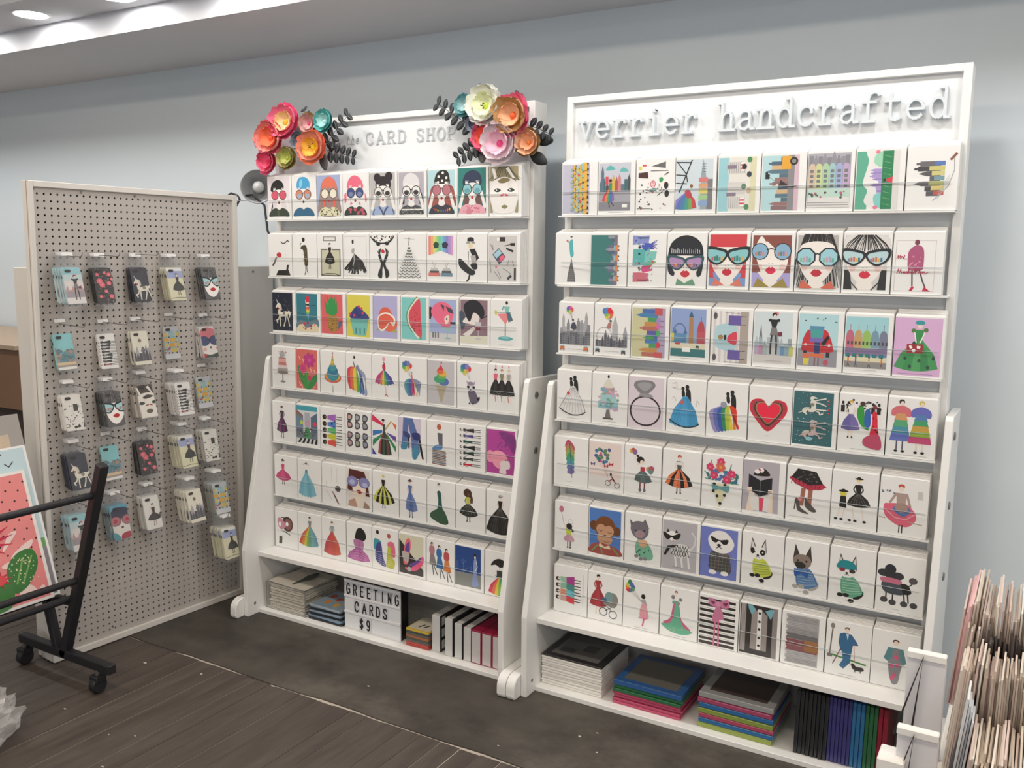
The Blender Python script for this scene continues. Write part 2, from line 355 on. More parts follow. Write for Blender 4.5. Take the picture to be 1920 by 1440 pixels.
# ---- rack one, row 1: women with round glasses
@card(D1, 0, 0, 'a black-haired woman in pink round glasses and dark green coat')
def _():
    bg('#ece2e6', 2, 4, 92, 128); b('k', [14, 46, 20, 24, 40, 12, 62, 18, 70, 36, 60, 44, 30, 48]); b('k', [10, 92, 18, 76, 22, 96, 14, 108]); binoc2('#d85c70', '#3c463a', '#7a2c38'); l('#56634f', 5, [45, 106, 46, 125])
@card(D1, 0, 1, 'a blue-haired woman in rainbow glasses and teal sweater')
def _():
    b('#4fa8d8', [26, 44, 22, 24, 34, 8, 60, 8, 74, 24, 68, 46]); b('#8fd0ec', [34, 40, 32, 22, 42, 12, 44, 30]); binoc2('#d88a6c', '#3a6c8e', '#3a3550', lens2='#9cb8d0')
@card(D1, 0, 2, 'an orange-capped woman in cream glasses on mauve')
def _():
    bg('#a8b4d8', 0, 4, 92, 128); b('#9b857f', [8, 124, 10, 70, 22, 24, 48, 8, 74, 24, 86, 70, 90, 124]); b('#e8785e', [20, 44, 26, 20, 48, 8, 70, 20, 78, 46, 50, 52]); binoc2('#ece6d2', '#e9e4c0', '#e0485a', skin='#a28c86'); p('#ee6a58', [22, 82, 32, 76, 34, 100, 24, 100]); p('#ee6a58', [64, 76, 74, 82, 74, 100, 62, 100]); dots('#3c3a34', 14, 106, 84, 125, 34, 2, 5)
@card(D1, 0, 3, 'a pink-haired woman in navy glasses and dark rose top')
def _():
    b('#ee7088', [18, 46, 24, 20, 46, 8, 70, 20, 78, 46, 50, 52]); binoc2('#44528c', '#35413a', '#96303f', lens2='#7c86a8'); b('p', [6, 66, 14, 60, 14, 84, 8, 90]); b('p', [84, 60, 92, 80, 86, 88]); p('p', [30, 84, 38, 92, 28, 96]); p('p', [60, 84, 70, 94, 62, 96]); dots('#c65a6c', 14, 108, 84, 125, 12, 5, 4)
@card(D1, 0, 4, 'a woman with two dark hair buns and a denim jacket')
def _():
    bg('#bfbcba', 2, 4, 92, 126); e('#2e262b', 28, 18, 13); e('#2e262b', 70, 16, 14); b('#2e262b', [22, 46, 26, 22, 48, 14, 72, 22, 76, 46, 48, 50]); binoc2('#e8e6e2', '#a4b6d8', '#d0566a', 'k', lens2='#3a3634'); l('#4a5570', 5, [34, 104, 44, 116, 48, 126]); l('#4a5570', 5, [64, 104, 54, 116, 50, 126]); l('#4a5570', 3, [16, 110, 10, 126]); l('#4a5570', 3, [82, 110, 88, 126])
@card(D1, 0, 5, 'a white-haired woman in black glasses and dark patterned top')
def _():
    bg('#b8b2bb', 4, 6, 92, 126); b('#e6e4e4', [20, 46, 24, 20, 46, 8, 70, 20, 76, 46, 48, 52]); b('k', [12, 76, 20, 60, 24, 94, 12, 96]); b('k', [82, 62, 90, 94, 76, 96]); binoc2('#efeeec', '#4a4a4a', 'r', 'k', lens2='#3a3838'); l('w', 4, [14, 113, 86, 113]); dots('#a09e9c', 14, 106, 84, 126, 26, 1.5, 3)
@card(D1, 0, 6, 'a woman in a tall black polka-dot head wrap and bunting collar')
def _():
    bg('#b9dde2', 2, 4, 92, 126); b('#a4584c', [8, 110, 8, 70, 22, 46, 78, 46, 92, 74, 90, 110]); b('k', [26, 46, 28, 18, 44, 5, 66, 7, 74, 24, 72, 46]); [e('w', x, y, 4, n=10) for x, y in ((38, 22), (52, 12), (64, 26), (50, 34), (62, 40), (36, 38))]; binoc2('#bd7882', '#3c3b46', '#c02c38', '#6a4a50')
    for i, c in enumerate(RB + RB[:3]): p(c, [20 + i * 6.6, 110 + 6 * math.sin(i * .39), 25 + i * 6.6, 111 + 6 * math.sin(i * .39), 22 + i * 6.6, 120 + 5 * math.sin(i * .39)])
@card(D1, 0, 7, 'a navy-haired woman in aqua glasses and pink dotted dress on green')
def _():
    bg('#33827a', 2, 2, 92, 126); b('#303c56', [18, 48, 24, 20, 48, 8, 72, 18, 78, 46, 48, 50]); b('#70504c', [22, 104, 30, 74, 66, 74, 78, 104]); binoc2('#98ccd2', '#eeaebb', '#cc3044', 'k', lens2='#6aaab2'); dots('#d8687c', 14, 108, 84, 125, 16, 2, 6); b('#dc8a98', [26, 126, 38, 108, 46, 126])
@card(D1, 0, 8, 'an upside-down painted face with olive hair strands')
def _():
    r('#a79c78', 2, 2, 90, 40); strands('#5e5438', 2, 90, 2, 40, 22, 1.2, 3, 1.3, 46); b('#f6f1ec', [4, 60, 14, 40, 46, 30, 78, 40, 90, 60, 86, 100, 70, 126, 22, 126, 6, 100]); p('w', [8, 6, 18, 8, 24, 30, 16, 36]); p('w', [52, 8, 60, 4, 80, 34, 72, 34]); b('#8a7c54', [28, 40, 46, 32, 66, 38, 50, 46, 34, 46])
    for x in (26, 68): b('#33423c', [x - 11, 66, x, 60, x + 11, 66, x, 71]); e('w', x - 3, 65, 2, n=8)
    b('#ee5a74', [34, 80, 44, 74, 46, 78, 40, 82]); b('#ee5a74', [60, 80, 50, 74, 48, 78, 54, 82]); b('#8f8660', [38, 110, 48, 105, 58, 110, 48, 116]); p('#a2966e', [3, 90, 12, 126, 3, 126]); p('#a2966e', [90, 90, 80, 126, 90, 126])
# ---- rack one, row 2
@card(D1, 1, 0, 'a close-up white face with red lips and a lipstick')
def _():
    l('k', 3, [54, 24, 62, 30, 72, 28, 82, 20, 88, 24]); b('#c23a44', [34, 66, 44, 58, 54, 62, 54, 72, 42, 74]); l('#777', 7, [34, 74, 24, 92]); l('#555', 7, [24, 92, 18, 100]); l('#d8d4d0', 1, [70, 50, 74, 66, 68, 80]); p('k', [40, 116, 84, 114, 92, 132, 30, 132]); p('k', [78, 98, 86, 98, 82, 116, 74, 116])
@card(D1, 1, 1, 'a slender woman in a black and gold evening dress')
def _():
    e('k', 46, 18, 6, 7, n=12); l('k', 2.4, [32, 36, 36, 28]); b('#4c4530', [38, 38, 52, 34, 60, 44, 62, 70, 64, 96, 50, 98, 48, 70, 44, 50, 34, 46]); dots('#a08c52', 44, 40, 60, 92, 16, 1.5, 2); l('k', 2.5, [54, 98, 54, 118, 50, 128]); l('k', 2.5, [58, 98, 60, 116, 64, 122])
@card(D1, 1, 2, 'a square perfume bottle with a tiny woman in black')
def _():
    r('#6f6d66', 24, 8, 74, 22); r('#ecebe6', 27, 10, 71, 20); r('#7a776c', 14, 46, 92, 130); r('#cfcdb2', 18, 50, 88, 126); l('k', 2, [16, 126, 36, 122, 70, 122, 90, 128]); lady(50, 28, 1, 'k', 'k', ['k', '#343230', 'k'], 20, 88, 'k', tw=4); l('w', 1.4, [40, 76, 58, 76]); l('w', 1, [42, 82, 58, 82])
@card(D1, 1, 3, 'a woman trailing a black feather skirt inside a thin border')
def _():
    for q in ([4, 8, 90, 8, 90, 126, 4, 126, 4, 8],): l('#bdb9b5', .8, q)
    e('k', 38, 24, 4, 7, n=10); b('#b0adaa', [34, 46, 44, 44, 42, 58, 34, 58])
    R = random.Random(4)
    for i in range(22): t = i / 21; l(R.choice(['k', '#454341', '#33312f']), 5, [44, 62, 30 + 44 * t, 84, 6 + 82 * t, 112 + R.uniform(-6, 12) - 12 * abs(t - .4)])
    l('#c8c5c2', 3, [42, 58, 44, 80, 38, 96])
@card(D1, 1, 4, 'a polka-dot hat above red lips and long black gloves')
def _():
    b('k', [2, 8, 20, 26, 46, 30, 74, 26, 90, 6, 60, 4, 20, 4]); b('w', [6, 6, 24, 22, 46, 26, 70, 22, 86, 5, 50, 4]); dots('k', 10, 6, 82, 22, 24, 2.3, 8, 8); e('k', 32, 30, 8, 6, n=12); e('k', 64, 28, 8, 6, n=12); b('r', [42, 52, 48, 46, 56, 52, 50, 58])
    l('k', 9, [40, 116, 46, 88, 36, 64]); l('k', 9, [62, 114, 52, 88, 64, 62]); b('k', [30, 126, 36, 106, 46, 108, 44, 132]); b('k', [72, 122, 66, 104, 56, 108, 60, 132])
    for x, d in ((36, -1), (64, 1)):
        for k in range(4): l('k', 2.4, [x, 64, x + d * (k * 4 - 6), 42 + k * 3])
@card(D1, 1, 5, 'a wide ball gown of black wave lines')
def _():
    e('#888', 40, 14, 3, 4, n=8); l('#bbb', 1.2, [22, 14, 58, 16]); l('k', 2, [40, 18, 38, 34]); fan(['#e9e8e6'], 40, 34, 3, 118, 42, 8)
    for i in range(11):
        y = 42 + i * 8; w = 3 + i * 3.9; l('#3c3a39', 1.6, sum(([40 - w + 2 * w * j / 10, y + (2.4 if j % 2 else -2.4) + i * .4] for j in range(11)), []))
@card(D1, 1, 6, 'rainbow curtains over two ribboned hat stacks')
def _():
    for i in range(10): r(['#e98b80', '#ecb483', '#e6dd78', '#a9d47e', '#7fc79a', '#83c9cf', '#7aa9d4', '#8d8fcf', '#b394cf', '#d6a0cf'][i], 6 + i * 8.4, 6, 14.6 + i * 8.4, 48 + 5 * abs(i - 4.5) * .6)
    p('#2f4c34', [22, 30, 30, 22, 42, 28, 40, 40, 26, 42]); p('#3a3450', [52, 28, 64, 22, 74, 30, 68, 42, 54, 40])
    for x, c in ((26, '#d87c74'), (68, '#6f8ea2')): r(c, x - 20, 112, x + 20, 122); r('#555', x - 16, 106, x + 16, 112); r('#c9c6c2', x - 12, 98, x + 12, 106); l('#9a7', 1, [x - 6, 80, x, 98, x + 6, 82])
@card(D1, 1, 7, 'a crouching dancer in black with a bowler hat')
def _():
    e('k', 46, 16, 11, 6, n=12); r('k', 35, 16, 57, 22); l('k', 2, [32, 26, 60, 26]); e('#ecd9b0', 46, 34, 7, 9, n=12); p('k', [42, 44, 60, 42, 74, 68, 66, 76, 50, 60]); p('#b4b1ae', [46, 62, 62, 60, 66, 84, 50, 84]); l('#555', 1.4, [40, 50, 38, 86])
    b('k', [6, 74, 16, 72, 44, 96, 60, 104, 60, 114, 44, 116, 12, 96]); b('k', [46, 86, 66, 84, 68, 98, 54, 100]); l('k', 5, [44, 112, 40, 128, 34, 134])
@card(D1, 1, 8, 'scattered makeup and hairpins on grey')
def _():
    bg('#d2cfcd', 2, 6, 90, 132); r('#3a2f2e', 36, 10, 54, 22); r('w', 28, 12, 36, 20); r('k', 70, 26, 84, 34); l('k', 2, [52, 34, 70, 30]); p('k', [56, 38, 80, 46, 78, 52, 58, 44]); p('#3c5060', [14, 58, 34, 40, 56, 64, 36, 86]); p('#a9cddc', [17, 58, 34, 43, 44, 54, 27, 69]); p('#ee6480', [36, 66, 46, 58, 54, 65, 40, 78]); p('#8a4a60', [30, 72, 36, 68, 41, 76, 36, 82])
    for q in ([8, 30, 16, 46, 14, 32], [66, 72, 60, 90], [76, 74, 82, 90], [6, 70, 10, 108], [30, 100, 42, 122], [20, 104, 40, 128], [48, 96, 72, 110]): l('#6b6664', 1.5, q)
    r('k', 82, 94, 88, 128); p('#444', [60, 122, 72, 112, 76, 118, 64, 128]); e('#d2566a', 26, 92, 3, n=8)
# ---- rack one, row 3
@card(D1, 2, 0, 'a white unicorn on a starry navy sky')
def _():
    bg('#262c3c', 1, 5, 88, 128); dots('#c8ccd8', 4, 10, 84, 124, 40, .9, 3, 5); unicorn(46, 68, 1.35)
@card(D1, 2, 1, 'a red-haired mermaid diving under teal water')
def _():
    bg('#3a7f8e', 2, 5, 88, 112); r('#e6dcc2', 2, 112, 88, 126); b('#6a8494', [2, 100, 20, 90, 50, 96, 88, 84, 88, 116, 2, 116]); b('#e6d8ba', [4, 126, 10, 108, 26, 102, 40, 114, 60, 110, 72, 100, 88, 106, 88, 126]); b('#d83448', [42, 22, 48, 8, 56, 20, 54, 34, 44, 34]); p('s', [40, 34, 54, 32, 54, 46, 42, 48]); l('s', 2, [40, 34, 40, 26]); r('k', 41, 38, 54, 43)
    for i, c in enumerate(['#e2505c', '#eb9a48', '#e6d850', '#79bc6a', '#58a4c8']): r(c, 42 + i * .5, 48 + i * 5.5, 57 - i, 53.5 + i * 5.5)
    p('#7cb0d0', [46, 74, 54, 74, 50, 92]); dots(['#d04048', '#e88a4c', '#a43c6c'], 20, 96, 84, 118, 9, 4, 5); l('k', 1.2, [58, 44, 80, 40]); l('k', 1, [8, 66, 36, 72])
@card(D1, 2, 2, 'a pineapple on coral')
def _():
    bg('#e0686a', 2, 4, 88, 128); b('#6a6a8a', [60, 96, 84, 86, 82, 100, 70, 112]); b('#b48a44', [30, 72, 46, 64, 64, 70, 70, 92, 66, 114, 50, 124, 34, 116, 26, 94]); dots('#6e5426', 30, 72, 66, 118, 34, 1.5, 2)
    for a, b_, c_ in ((16, 18, 30), (28, 6, 38), (44, 3, 46), (58, 8, 54), (66, 22, 58), (20, 40, 34), (64, 42, 56)): p('n', [c_ - 7, 66, a, b_, c_ + 9, 62])
    b('n', [32, 66, 30, 30, 46, 14, 58, 32, 60, 66])
@card(D1, 2, 3, 'a basket of blueberries on yellow')
def _():
    bg('#e2d757', 1, 3, 90, 132); b('#3f4684', [12, 72, 22, 52, 44, 36, 66, 52, 82, 64, 84, 76, 40, 80]); dots('#343a70', 20, 54, 76, 72, 16, 4, 3); [e('#d04a78', x, y, 4.5, n=9) for x, y in ((48, 38), (62, 58), (30, 66), (14, 62), (58, 44))]; p('#7cc6bc', [14, 76, 84, 80, 74, 128, 26, 126]); r('#6ab4aa', 14, 76, 84, 84)
    for x in (34, 50, 66): r('#3f7c78', x, 104, x + 4, 122)
@card(D1, 2, 4, 'a halved grapefruit on lilac')
def _():
    bg('#b7b3dc', 0, 3, 90, 130); e('#e2664e', 46, 66, 26, 30); e('#e8704e', 60, 86, 30, 24); b('#f7efe2', [16, 72, 30, 56, 56, 52, 80, 66, 82, 84, 74, 92, 62, 82, 50, 98, 34, 110, 20, 100]); b('#e4644c', [20, 72, 32, 60, 54, 57, 74, 68, 76, 80, 66, 80, 54, 86, 46, 96, 32, 104, 22, 96]); e('#a9ae50', 18, 106, 6, 3, n=8); e('#b4b650', 80, 108, 10, 4, n=10)
@card(D1, 2, 5, 'a watermelon wedge on aqua')
def _():
    bg('#84cfcb', 3, 4, 90, 128); b('#5e8a56', [64, 6, 40, 20, 22, 46, 22, 76, 38, 104, 66, 122, 74, 120]); b('#f0e9d8', [65, 8, 42, 22, 25, 47, 25, 76, 40, 102, 68, 120]); b('#dd5160', [68, 8, 46, 24, 30, 48, 30, 76, 44, 100, 74, 120, 72, 60]); dots('#3a2226', 38, 30, 68, 104, 22, 1.6, 2)
@card(D1, 2, 6, 'a pink-haired woman bending to a cocktail glass')
def _():
    bg('#a8b6dc', 2, 6, 92, 128); r('#d6d4d4', 2, 104, 92, 128); b('k', [0, 30, 10, 34, 6, 62, 0, 62]); b('#ee6f8e', [6, 44, 18, 22, 44, 12, 70, 22, 84, 44, 78, 66, 70, 84, 50, 86, 24, 70]); p('#4c4a52', [38, 18, 52, 24, 50, 40]); p('#4c4a52', [56, 24, 80, 34, 82, 46, 66, 42]); b('s', [52, 60, 66, 50, 68, 66, 58, 78]); e('u', 60, 62, 3, n=8); r('k', 72, 70, 90, 78); p('#9cc2c4', [46, 86, 80, 86, 66, 100, 62, 100]); l('#9cc2c4', 2, [63, 98, 63, 116]); e('#9cc2c4', 63, 118, 12, 3, n=10)
    for i in range(3): r('#777', 10 + i * 9, 102, 15 + i * 9, 118)
@card(D1, 2, 7, 'a black bob profile sipping red wine on mauve')
def _():
    bg('#91747e', 3, 4, 92, 128); p('#e4e0cc', [3, 108, 92, 104, 92, 128, 3, 128]); b('#4c5664', [0, 40, 12, 38, 20, 56, 16, 84, 4, 86]); b('#eae2de', [10, 66, 40, 40, 64, 48, 64, 64, 52, 74, 30, 72]); p('#eae2de', [46, 80, 54, 84, 30, 110, 10, 104]); b('#252427', [14, 20, 36, 4, 60, 6, 78, 24, 82, 44, 72, 56, 60, 44, 46, 40, 34, 66, 20, 48]); p('#c9c4c8', [50, 66, 72, 66, 70, 86, 54, 86]); p('#8c2c3c', [52, 80, 71, 80, 68, 90, 55, 90]); l('#cfcacc', 2, [62, 90, 62, 112]); e('#cfcacc', 62, 114, 11, 3, n=10); l('k', 3, [70, 56, 90, 48])
@card(D1, 2, 8, 'a lady perched on a pink martini glass')
def _():
    p('#ee8f94', [22, 40, 64, 36, 52, 64, 46, 66]); l('#8cb8bc', 2, [20, 36, 66, 34]); p('#d8d050', [14, 30, 22, 32, 20, 44, 14, 40]); l('#7c8484', 3, [48, 64, 48, 100]); e('#5fb0b4', 48, 108, 24, 6); e('#8ccccf', 48, 106, 14, 3); e('k', 52, 8, 4, 5, n=10); p('#8cc4bc', [42, 18, 62, 18, 58, 36, 50, 36]); p('#54707c', [50, 34, 62, 34, 72, 56, 58, 62]); l('#6aa', 3, [42, 18, 38, 28]); cap(126)
# ---- rack one, row 4
@card(D1, 3, 0, 'a pink tiered cake on a tall stand')
def _():
    e('#c8b4bc', 44, 24, 12, 12, n=10); dots(['#d088a0', '#9ab', '#8a9'], 28, 8, 64, 30, 24, 2, 2); p('#e2a9a4', [30, 36, 60, 36, 62, 56, 28, 56]); l('#9c7c74', 3, [30, 36, 60, 36]); p('#ded2d0', [26, 56, 66, 56, 68, 80, 24, 80]); p('#c8807c', [30, 50, 62, 50, 62, 60, 28, 60]); r('#a59c98', 24, 70, 68, 80); e('#8f8682', 46, 84, 24, 5); l('#8f8682', 4, [46, 84, 46, 112]); e('#8f8682', 46, 114, 12, 3, n=10)
@card(D1, 3, 1, 'pink cactus blossoms on coral')
def _():
    bg('#d97068', 2, 2, 90, 130); [l('#f2c0b4', 3, [x, y, x + 6, y + 12]) for x, y in ((14, 26), (30, 34), (60, 60), (76, 66), (14, 110), (70, 112), (22, 116))]; b('#3f8a4c', [8, 60, 18, 58, 30, 86, 48, 128, 40, 128, 18, 100]); b('#4a984e', [34, 126, 32, 96, 44, 72, 56, 92, 54, 128]); b('#3f8a4c', [48, 128, 66, 94, 86, 80, 88, 100, 66, 128]); [l('#7cc06c', 1, [x, y, x + 8, y + 34]) for x, y in ((14, 64), (22, 70), (44, 80))]; flowerblob('#c23f86', 58, 36, 3.2, '#d85a9a'); flowerblob('#d24a80', 30, 64, 2, '#c23f86'); e('#d2486c', 58, 94, 7, 9, n=10)
@card(D1, 3, 2, 'a rainbow swirl of frosting')
def _():
    for q in (('#d85c54', 50, 84, 34, 18), ('#e8a84c', 50, 82, 30, 15), ('#d8c850', 50, 80, 27, 13), ('#4a98a8', 50, 76, 25, 20), ('#3a7c98', 50, 62, 21, 14), ('#4c98a4', 50, 52, 15, 12)): e(*q)
    for i, c in enumerate(['#c8a850', '#e0c048', '#7ab060', '#e08850', '#b04058']): p(c, [42 + i * 1.5, 46 - i * 7.5, 58 - i * 1.5, 46 - i * 7.5, 57 - i * 1.8, 38 - i * 7.5, 43 + i * 1.8, 38 - i * 7.5])
    p('#9c4050', [48, 9, 54, 9, 50, 2]); b('#c8c4c0', [46, 130, 50, 106, 54, 132])
@card(D1, 3, 3, 'a lady in a huge rainbow ruffle gown')
def _():
    e('k', 34, 14, 4, 5, n=10); l('k', 3, [30, 28, 36, 46])
    for i, c in enumerate(['#d84a5e', '#e07a48', '#e6cc50', '#66ac5c', '#4478a8', '#6a7cb0', '#9aa0c0']): b(c, [36 + i * 2, 46, 8 + i * 11, 50 + i * 2, 6 + i * 12, 86, 14 + i * 10, 112 + i * 3, 24 + i * 10, 112 + i * 2, 30 + i * 7, 80])
    e('#8a8ea4', 46, 46, 7, 9, n=10)
@card(D1, 3, 4, 'a ballerina in a rainbow pleated skirt')
def _():
    l('#d8a0a8', 2, [52, 96, 54, 122]); l('#c04050', 3, [50, 124, 56, 120, 60, 126]); fan(['#c23c6c', '#b04a8c', '#e07a50', '#e6c850', '#5cac5c', '#3c7c9c', '#4a5ca8', '#54408c'], 46, 46, 4, 84, 36, 8, 2, 2); e('#e8a0ac', 46, 12, 5, 7, n=10); l('k', 3, [46, 22, 48, 26]); b('#c8344c', [40, 32, 50, 26, 52, 44, 44, 46])
@card(D1, 3, 5, 'balloons lifting a rainbow ruffled dress')
def _():
    balloons(28, 26, ['#d84a4c', '#e8a848', '#d8d058', '#6cb45c', '#3f8ca4', '#5a6ca8', '#7a88b8'], 7, 12, 42, 60); e('#b8a8a8', 46, 46, 3, 4, n=8); l('#c87078', 4, [46, 52, 48, 66])
    for i, c in enumerate(['#5c9ca4', '#4c84a4', '#5a5ca4', '#c04a88', '#d84c54', '#e8a04c', '#6a9c6c', '#8a90b4']): b(c, [44 + i, 64, 22 + i * 8, 72, 20 + i * 8, 96, 32 + i * 6, 116, 38 + i * 5, 112, 42 + i * 3, 84])
@card(D1, 3, 6, 'a rainbow soft-serve cone on grey')
def _():
    bg('#c9c5c8', 2, 4, 92, 132); p('#b6ab92', [30, 76, 66, 76, 50, 126, 46, 126]); r('#c4b898', 26, 72, 70, 80); e('#5c74b4', 56, 64, 18, 12); e('#4ca07a', 42, 58, 20, 12); e('#6cb05c', 48, 48, 16, 10); e('#e2b84c', 52, 40, 14, 9); e('#e07048', 44, 34, 12, 9); p('#d8444c', [34, 32, 46, 14, 56, 30]); e('#c04058', 48, 9, 2.5, 4, n=8)
@card(D1, 3, 7, 'balloons above a striped raccoon pup')
def _():
    balloons(28, 20, ['#d84a4c', '#e8a848', '#d8d058', '#6cb45c', '#3f8ca4', '#5a6ca8', '#8a88c8'], 7, 12, 44, 52); b('#6e6878', [38, 84, 56, 80, 68, 96, 72, 112, 58, 120, 44, 116]); b('k', [66, 104, 76, 98, 74, 110]); e('#e0dae0', 46, 72, 14, 12); p('#b4a4b8', [30, 52, 36, 66, 42, 62]); p('#b4a4b8', [62, 52, 58, 66, 52, 62]); e('#9c8ca4', 46, 62, 11, 6, n=12); e('k', 38, 72, 5, 4, n=8); e('k', 56, 72, 5, 4, n=8); e('k', 46, 80, 2, n=6); [e('k', x, 120, 3, n=6) for x in (42, 54)]
@card(D1, 3, 8, 'three party ladies in black lace skirts')
def _():
    for x, c, t in ((26, '#5a3428', '#e26a84'), (46, '#b8845c', '#8a8a72'), (68, '#d8d0b0', '#a8aca8')): l('#c8565c', 2, [x - 2, 90, x, 106]); l('s', 2, [x + 6, 90, x + 8, 108]); lady(x, 12, 1.1, c, t, ['k', '#3a3838', 'k'], 19, 84, None, 's', curve=4, wave=1); p('#e06070', [x - 2, 8, x, 0, x + 3, 8])
    for x in (26, 46, 68): l('#8a8684', 1, [x - 17, 80, x, 86, x + 17, 80])
# ---- rack one, row 5
@card(D1, 4, 0, 'a lady in a purple plaid tea dress')
def _(): lady(42, 14, 1.3, '#6a2434', '#4a4048', ['#5c3a5c', '#8a4470', '#4a3c58', '#7a3c68', '#4c3850'], 24, 96, '#4a4448', arms='#6c6068', curve=6); l('#3c4454', 2, [20, 97, 42, 104, 64, 97])
@card(D1, 4, 1, 'ladies striding over a crosswalk in a blue city street')
def _():
    bg('#d9dde0', 1, 4, 90, 128); r('#49a4b4', 1, 4, 90, 20); p('#70889c', [1, 18, 30, 36, 30, 100, 1, 100]); p('#5c7088', [90, 24, 62, 40, 62, 100, 90, 100]); p('#8c6c64', [1, 18, 30, 36, 30, 44, 1, 34]); r('#b0b4bc', 36, 26, 58, 90); r('#77808c', 1, 90, 90, 112); p('#c6dc50', [16, 62, 22, 50, 32, 62, 22, 68]); e('#e0465c', 78, 62, 8, n=10); fan(['#4c9c5c'], 48, 74, 4, 108, 12, 4); e('#c8a0b4', 48, 62, 12, 10, n=10)
    for i in range(5): p('k', [6 + i * 18, 128, 18 + i * 16, 112, 26 + i * 16, 112, 16 + i * 18, 128])
    dots(['#4a4448', '#8a4a54', '#5c6478'], 6, 74, 86, 104, 26, 3, 9)
@card(D1, 4, 2, 'five women lined up sideways in rainbow dresses')
def _():
    A.rot = True
    for i, (c, q) in enumerate(zip(['#e05a4c', '#d8d24c', '#5cb86c', '#5c84c8', '#a86cc0'], (22, 42, 62, 82, 104))): l('k', 2, [q - 4, 66, q - 4, 88]); l('k', 2, [q + 4, 66, q + 4, 88]); p(c, [q - 6, 30, q + 6, 30, q + 12, 64, q - 12, 64]); e('k', q, 18, 8, 9, n=10); e('d', q, 22, 4, 5, n=8)
    dots('#283858', 74, 40, 92, 60, 6, 2.4, 2)
@card(D1, 4, 3, 'six pairs of cat-eye sunglasses')
def _():
    for i, c in enumerate(['#c8a4a0', '#a4aab0', '#9c9ca4', '#c09ca4', '#a4a894', '#989cb0']):
        x, y = 18 + (i % 3) * 30, 34 + (i // 3) * 58
        for s_ in (-1, 1): b('#4c4a50', [x - 9, y + s_ * 3, x - 7, y + s_ * 24, x + 10, y + s_ * 20, x + 9, y + s_ * 6, x, y]); b(c, [x - 6, y + s_ * 6, x - 5, y + s_ * 19, x + 6, y + s_ * 17, x + 6, y + s_ * 8])
@card(D1, 4, 4, 'a woman in a long gown before rainbow rays')
def _():
    for c, q in (('#d8385c', [2, 4, 50, 34, 50, 40, 2, 24]), ('#e8704c', [76, 22, 94, 30, 92, 46]), ('#3c78b8', [4, 54, 40, 50, 42, 58, 4, 72]), ('#2c8c5c', [4, 84, 42, 60, 44, 64, 4, 104]), ('#6c4ca4', [58, 56, 92, 66, 92, 84, 60, 60]), ('#2f9458', [58, 60, 92, 98, 92, 116, 56, 66]), ('#3c4ca8', [2, 110, 18, 130, 2, 130])): p(c, q)
    l('#c0a04c', 4, [48, 52, 74, 20]); fan(['#a04c44', '#2c2c2c', '#3a5c48', '#2c2c2c', '#704848', '#34483c'], 48, 54, 4, 124, 26, 4, 2, 1); p('#3c4844', [42, 32, 52, 32, 50, 54, 44, 54]); e('#d8b8a4', 44, 24, 4, 5, n=8); e('k', 44, 19, 6, 4, n=8)
@card(D1, 4, 5, 'jeans and tall bow heels on lilac')
def _():
    bg('#d5cbdc', 0, 2, 82, 92); p('#5c74a8', [18, 2, 52, 2, 70, 50, 78, 104, 62, 128, 50, 122, 46, 60, 36, 22, 34, 88, 8, 98, 14, 60]); b('#4f90b4', [12, 80, 30, 74, 30, 98, 10, 100]); b('#4f90b4', [52, 92, 70, 84, 72, 112, 62, 128, 50, 122]); b('#3c4a80', [18, 44, 40, 50, 42, 62, 22, 60]); b('#343c74', [50, 48, 76, 46, 78, 66, 56, 66]); p('k', [34, 60, 40, 60, 40, 96, 36, 96]); p('k', [74, 66, 80, 64, 92, 124, 86, 124, 78, 96])
@card(D1, 4, 6, 'a woman seated on a tower of books')
def _():
    e('#c06848', 44, 18, 8, 9, n=12); p('#6a6670', [38, 36, 56, 36, 56, 78, 44, 78, 40, 56]); b('#5e8cc0', [20, 84, 36, 72, 54, 74, 52, 86, 24, 88])
    for i in range(9): p(['#8c7c70', '#a08c84', '#70808c', '#90685c', '#6c7078'][i % 5], [20 - (i % 3), 88 + i * 5, 66 + (i % 2) * 3, 90 + i * 5, 68, 94 + i * 5, 20, 92 + i * 5])
    cap()
@card(D1, 4, 7, 'a sideways crowd of chic women in dark outfits')
def _(): A.rot = True; sideladies(7, ('r', '#444', '#2a3c34', 'k', '#2e5a48', '#584c8c', '#333'), 8, 128)
@card(D1, 4, 8, 'a pink-haired profile under lilac on magenta')
def _():
    bg('#b8499a', 1, 5, 92, 132); b('#8c3c84', [40, 10, 92, 18, 92, 70, 70, 46]); dots('#6c4484', 36, 12, 90, 64, 40, 2, 3); e('#f09cb4', 14, 84, 13, 18); b('#f3a2b6', [16, 84, 30, 66, 56, 68, 70, 88, 56, 104, 46, 118, 26, 108]); b('#e9dcdc', [48, 96, 74, 92, 78, 112, 66, 118, 66, 130, 44, 128, 48, 112]); e('k', 64, 90, 3, 2, n=8)
